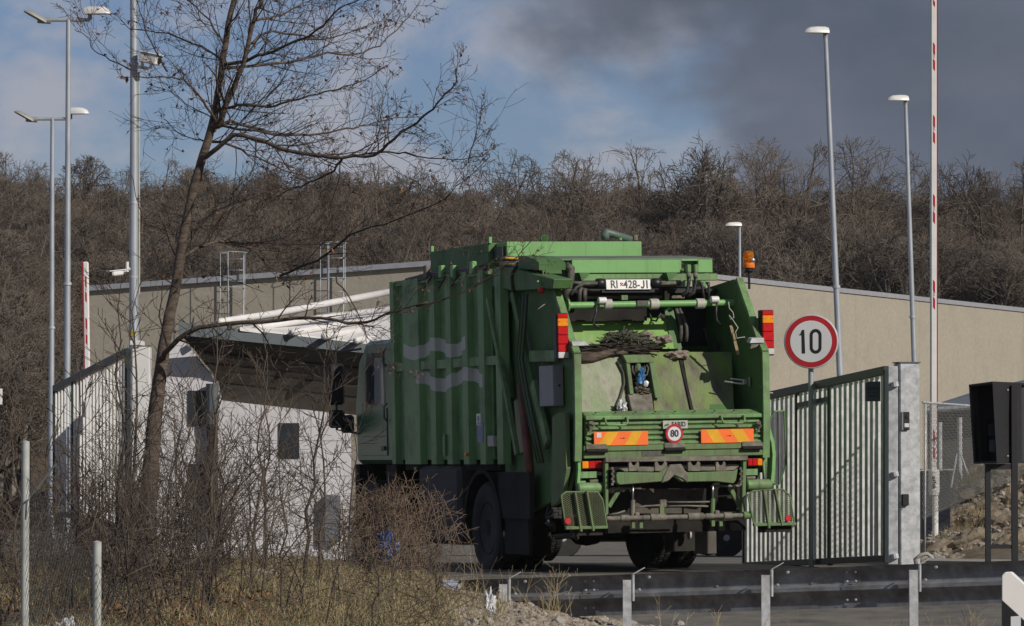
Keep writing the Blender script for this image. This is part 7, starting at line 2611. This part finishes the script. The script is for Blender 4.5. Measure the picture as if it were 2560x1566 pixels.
def bank_pt(u, v):
    """u: 0 left .. 1 right, v: 0 foot .. 1 crest"""
    Y = 44.6 + v * 7.0
    px = 2296 + u * 460
    x = (px - 1280) / F * Y
    base = gz(4.6, 44.4) + 0.02
    crest = lerp_table([(0.0, 0.25), (0.135, 0.64), (0.3, 0.98), (0.57, 1.3), (1, 1.5)], u)
    z = base + crest * sstep(0.0, 0.85, v) * (0.9 + 0.1 * v)
    q = Vector((x * 1.3, Y * 0.7, 0))
    n = mnoise.fractal(Vector((x * 1.8, Y * 0.8, 1.0)), 0.9, 2.0, 5)
    led = mnoise.noise(Vector((x * 1.2 + z * 2, z * 9, Y * 0.5)))
    z += (0.14 * n) * sstep(0, 0.12, v)
    Y += 0.22 * led * sstep(0, 0.12, v)
    return Vector((x, Y, z))


for j in range(ny_):
    for i in range(nx_):
        mb.v.append(tuple(bank_pt(i / (nx_ - 1), j / (ny_ - 1))))
mb.f = [(j * nx_ + i, j * nx_ + i + 1, (j + 1) * nx_ + i + 1, (j + 1) * nx_ + i) for j in range(ny_ - 1) for i in range(nx_ - 1)]
tag(mb.build("rocky_bank", M_ROCK), kind="structure")
bt_ = MB()
for k in range(1500):
    u, v = rb.random(), rb.random() ** 1.3
    p = bank_pt(u, v)
    stone_into(bt_, p + Vector((0, -0.01, 0.004)), rb.choice((0.015, 0.02, 0.03, 0.045)) * rb.uniform(0.6, 1.2), rb)
tag(bt_.build("bank_rubble", M_STONE), "small rubble strewn over the rocky bank at the right", "rubble", kind="stuff")
for i, (u, v, s) in enumerate(((0.12, 0.3, 0.13), (0.2, 0.55, 0.16), (0.27, 0.3, 0.14), (0.33, 0.62, 0.15), (0.35, 0.2, 0.17), (0.1, 0.55, 0.12), (0.42, 0.4, 0.16), (0.48, 0.66, 0.14), (0.5, 0.25, 0.15), (0.18, 0.15, 0.1), (0.58, 0.5, 0.17))):
    mb = MB()
    bm = bmesh.new()
    bmesh.ops.create_icosphere(bm, subdivisions=3, radius=1)
    sv = Vector((i * 7.3, 2, 1))
    for vtx in bm.verts:
        k = 1 + 0.5 * mnoise.fractal(vtx.co * 1.1 + sv, 0.9, 2, 4)
        vtx.co = Vector((vtx.co.x * s * 1.4 * k, vtx.co.y * s * k, vtx.co.z * s * 0.75 * k))
        vtx.co = Matrix.Rotation(R(-25), 3, 'Y') @ vtx.co
    me = bpy.data.meshes.new("boulder")
    bm.to_mesh(me)
    bm.free()
    me.materials.append(M_ROCK)
    o = bpy.data.objects.new("boulder", me)
    COL.objects.link(o)
    o.location = bank_pt(u, v) + Vector((0, -0.03, 0.02))
    tag(o, "brown weathered boulder sticking out of the rocky bank by the terminal", "boulder", "boulders in the rocky bank")
bg_ = MB()
for k in range(2600):
    u = rb.choice((rb.gauss(0.3, 0.05), rb.gauss(0.25, 0.08), rb.random(), rb.gauss(0.5, 0.08)))
    v = rb.choice((rb.gauss(0.75, 0.08), rb.gauss(0.45, 0.05), rb.gauss(0.85, 0.1)))
    if not (0 < u < 1 and 0 < v < 1):
        continue
    p = bank_pt(u, v)
    h_ = rb.uniform(0.05, 0.16)
    d = Vector((rb.gauss(0, 0.5), rb.gauss(-0.2, 0.3), 1)).normalized()
    s = Vector((rb.gauss(0, 1), rb.gauss(0, 0.4), 0)).normalized() * 0.003
    bg_.add([p - s, p + s, p + d * h_], [(0, 1, 2)])
tag(bg_.build("bank_grass", M_GRASS), "tufts of dry grass growing on the rocky bank", "grass", kind="stuff")
# concrete edging below the bank
a, b = at(2318, 1402, 42.4), at(2660, 1408, 41.2)
mb = MB().prism([a, b, b + Vector((0.05, 0.7, 0.01)), a + Vector((0.05, 0.7, 0.01))], (0, 0, -0.5))
tag(mb.build("kerb", M_CONCRETE, fix=True), kind="structure")

# ------------------------------------------------------------------ litter
def bag(px, py, Y, size, mat, label, seed, on_ground=True):
    p = at(px, py, Y)
    if on_ground:
        p.z = gz(p.x, Y) + size[2] * 0.6
    return lump(p, size, seed, mat, "plastic_bag", label, "plastic bag", "windblown plastic bags on the verge", sub=4, amp=0.9, freq=2.6)


bag(1224, 1522, 33.2, (0.035, 0.03, 0.10), M_BAG_WHITE, "white crumpled plastic standing in the gravel by the rail's left end", 21)
M_BAG_BW = pm("blue_white_film", (0.10, 0.17, 0.45), 0.35, scale=14, col2=(0.6, 0.62, 0.66))
bag(1115, 1470, 35.0, (0.11, 0.05, 0.045), M_BAG_BW, "blue and white plastic bag in the grass left of the guard rail", 22)
bag(640, 1442, 33.5, (0.13, 0.06, 0.05), M_BAG_WHITE, "white plastic bag lying in the grass before the gatehouse", 23)
bag(970, 1362, 36.2, (0.075, 0.04, 0.11), M_BLUE, "blue plastic bag caught in the bramble canes", 24, on_ground=False)
bag(90, 1552, 26.0, (0.16, 0.06, 0.06), M_BAG_BW, "blue and white plastic heap at the foot of the tall grey post", 25)
bag(168, 1508, 27.2, (0.05, 0.03, 0.07), M_BAG_WHITE, "white scrap of plastic between the two grey posts", 26)
bag(497, 1414, 34.0, (0.03, 0.02, 0.022), pm("turquoise_film", (0.05, 0.28, 0.40), 0.4, var=0.2), "small turquoise scrap in the brush right of the leaning trunk", 27, on_ground=False)

# ================================================================== thin winter haze in the air
hz_m = bpy.data.materials.new("thin_haze")
hz_m.use_nodes = True
ht = hz_m.node_tree
ht.nodes.clear()
hv = N(ht, "ShaderNodeVolumePrincipled")
hv.inputs['Color'].default_value = (0.90, 0.93, 1.0, 1)
hv.inputs['Density'].default_value = 0.0001
hv.inputs['Anisotropy'].default_value = 0.0
ho = N(ht, "ShaderNodeOutputMaterial")
ht.links.new(hv.outputs[0], ho.inputs['Volume'])
haze = MB().box2((-760, -340, -6), (760, 1560, 60)).build("haze", hz_m)
tag(haze, kind="stuff")
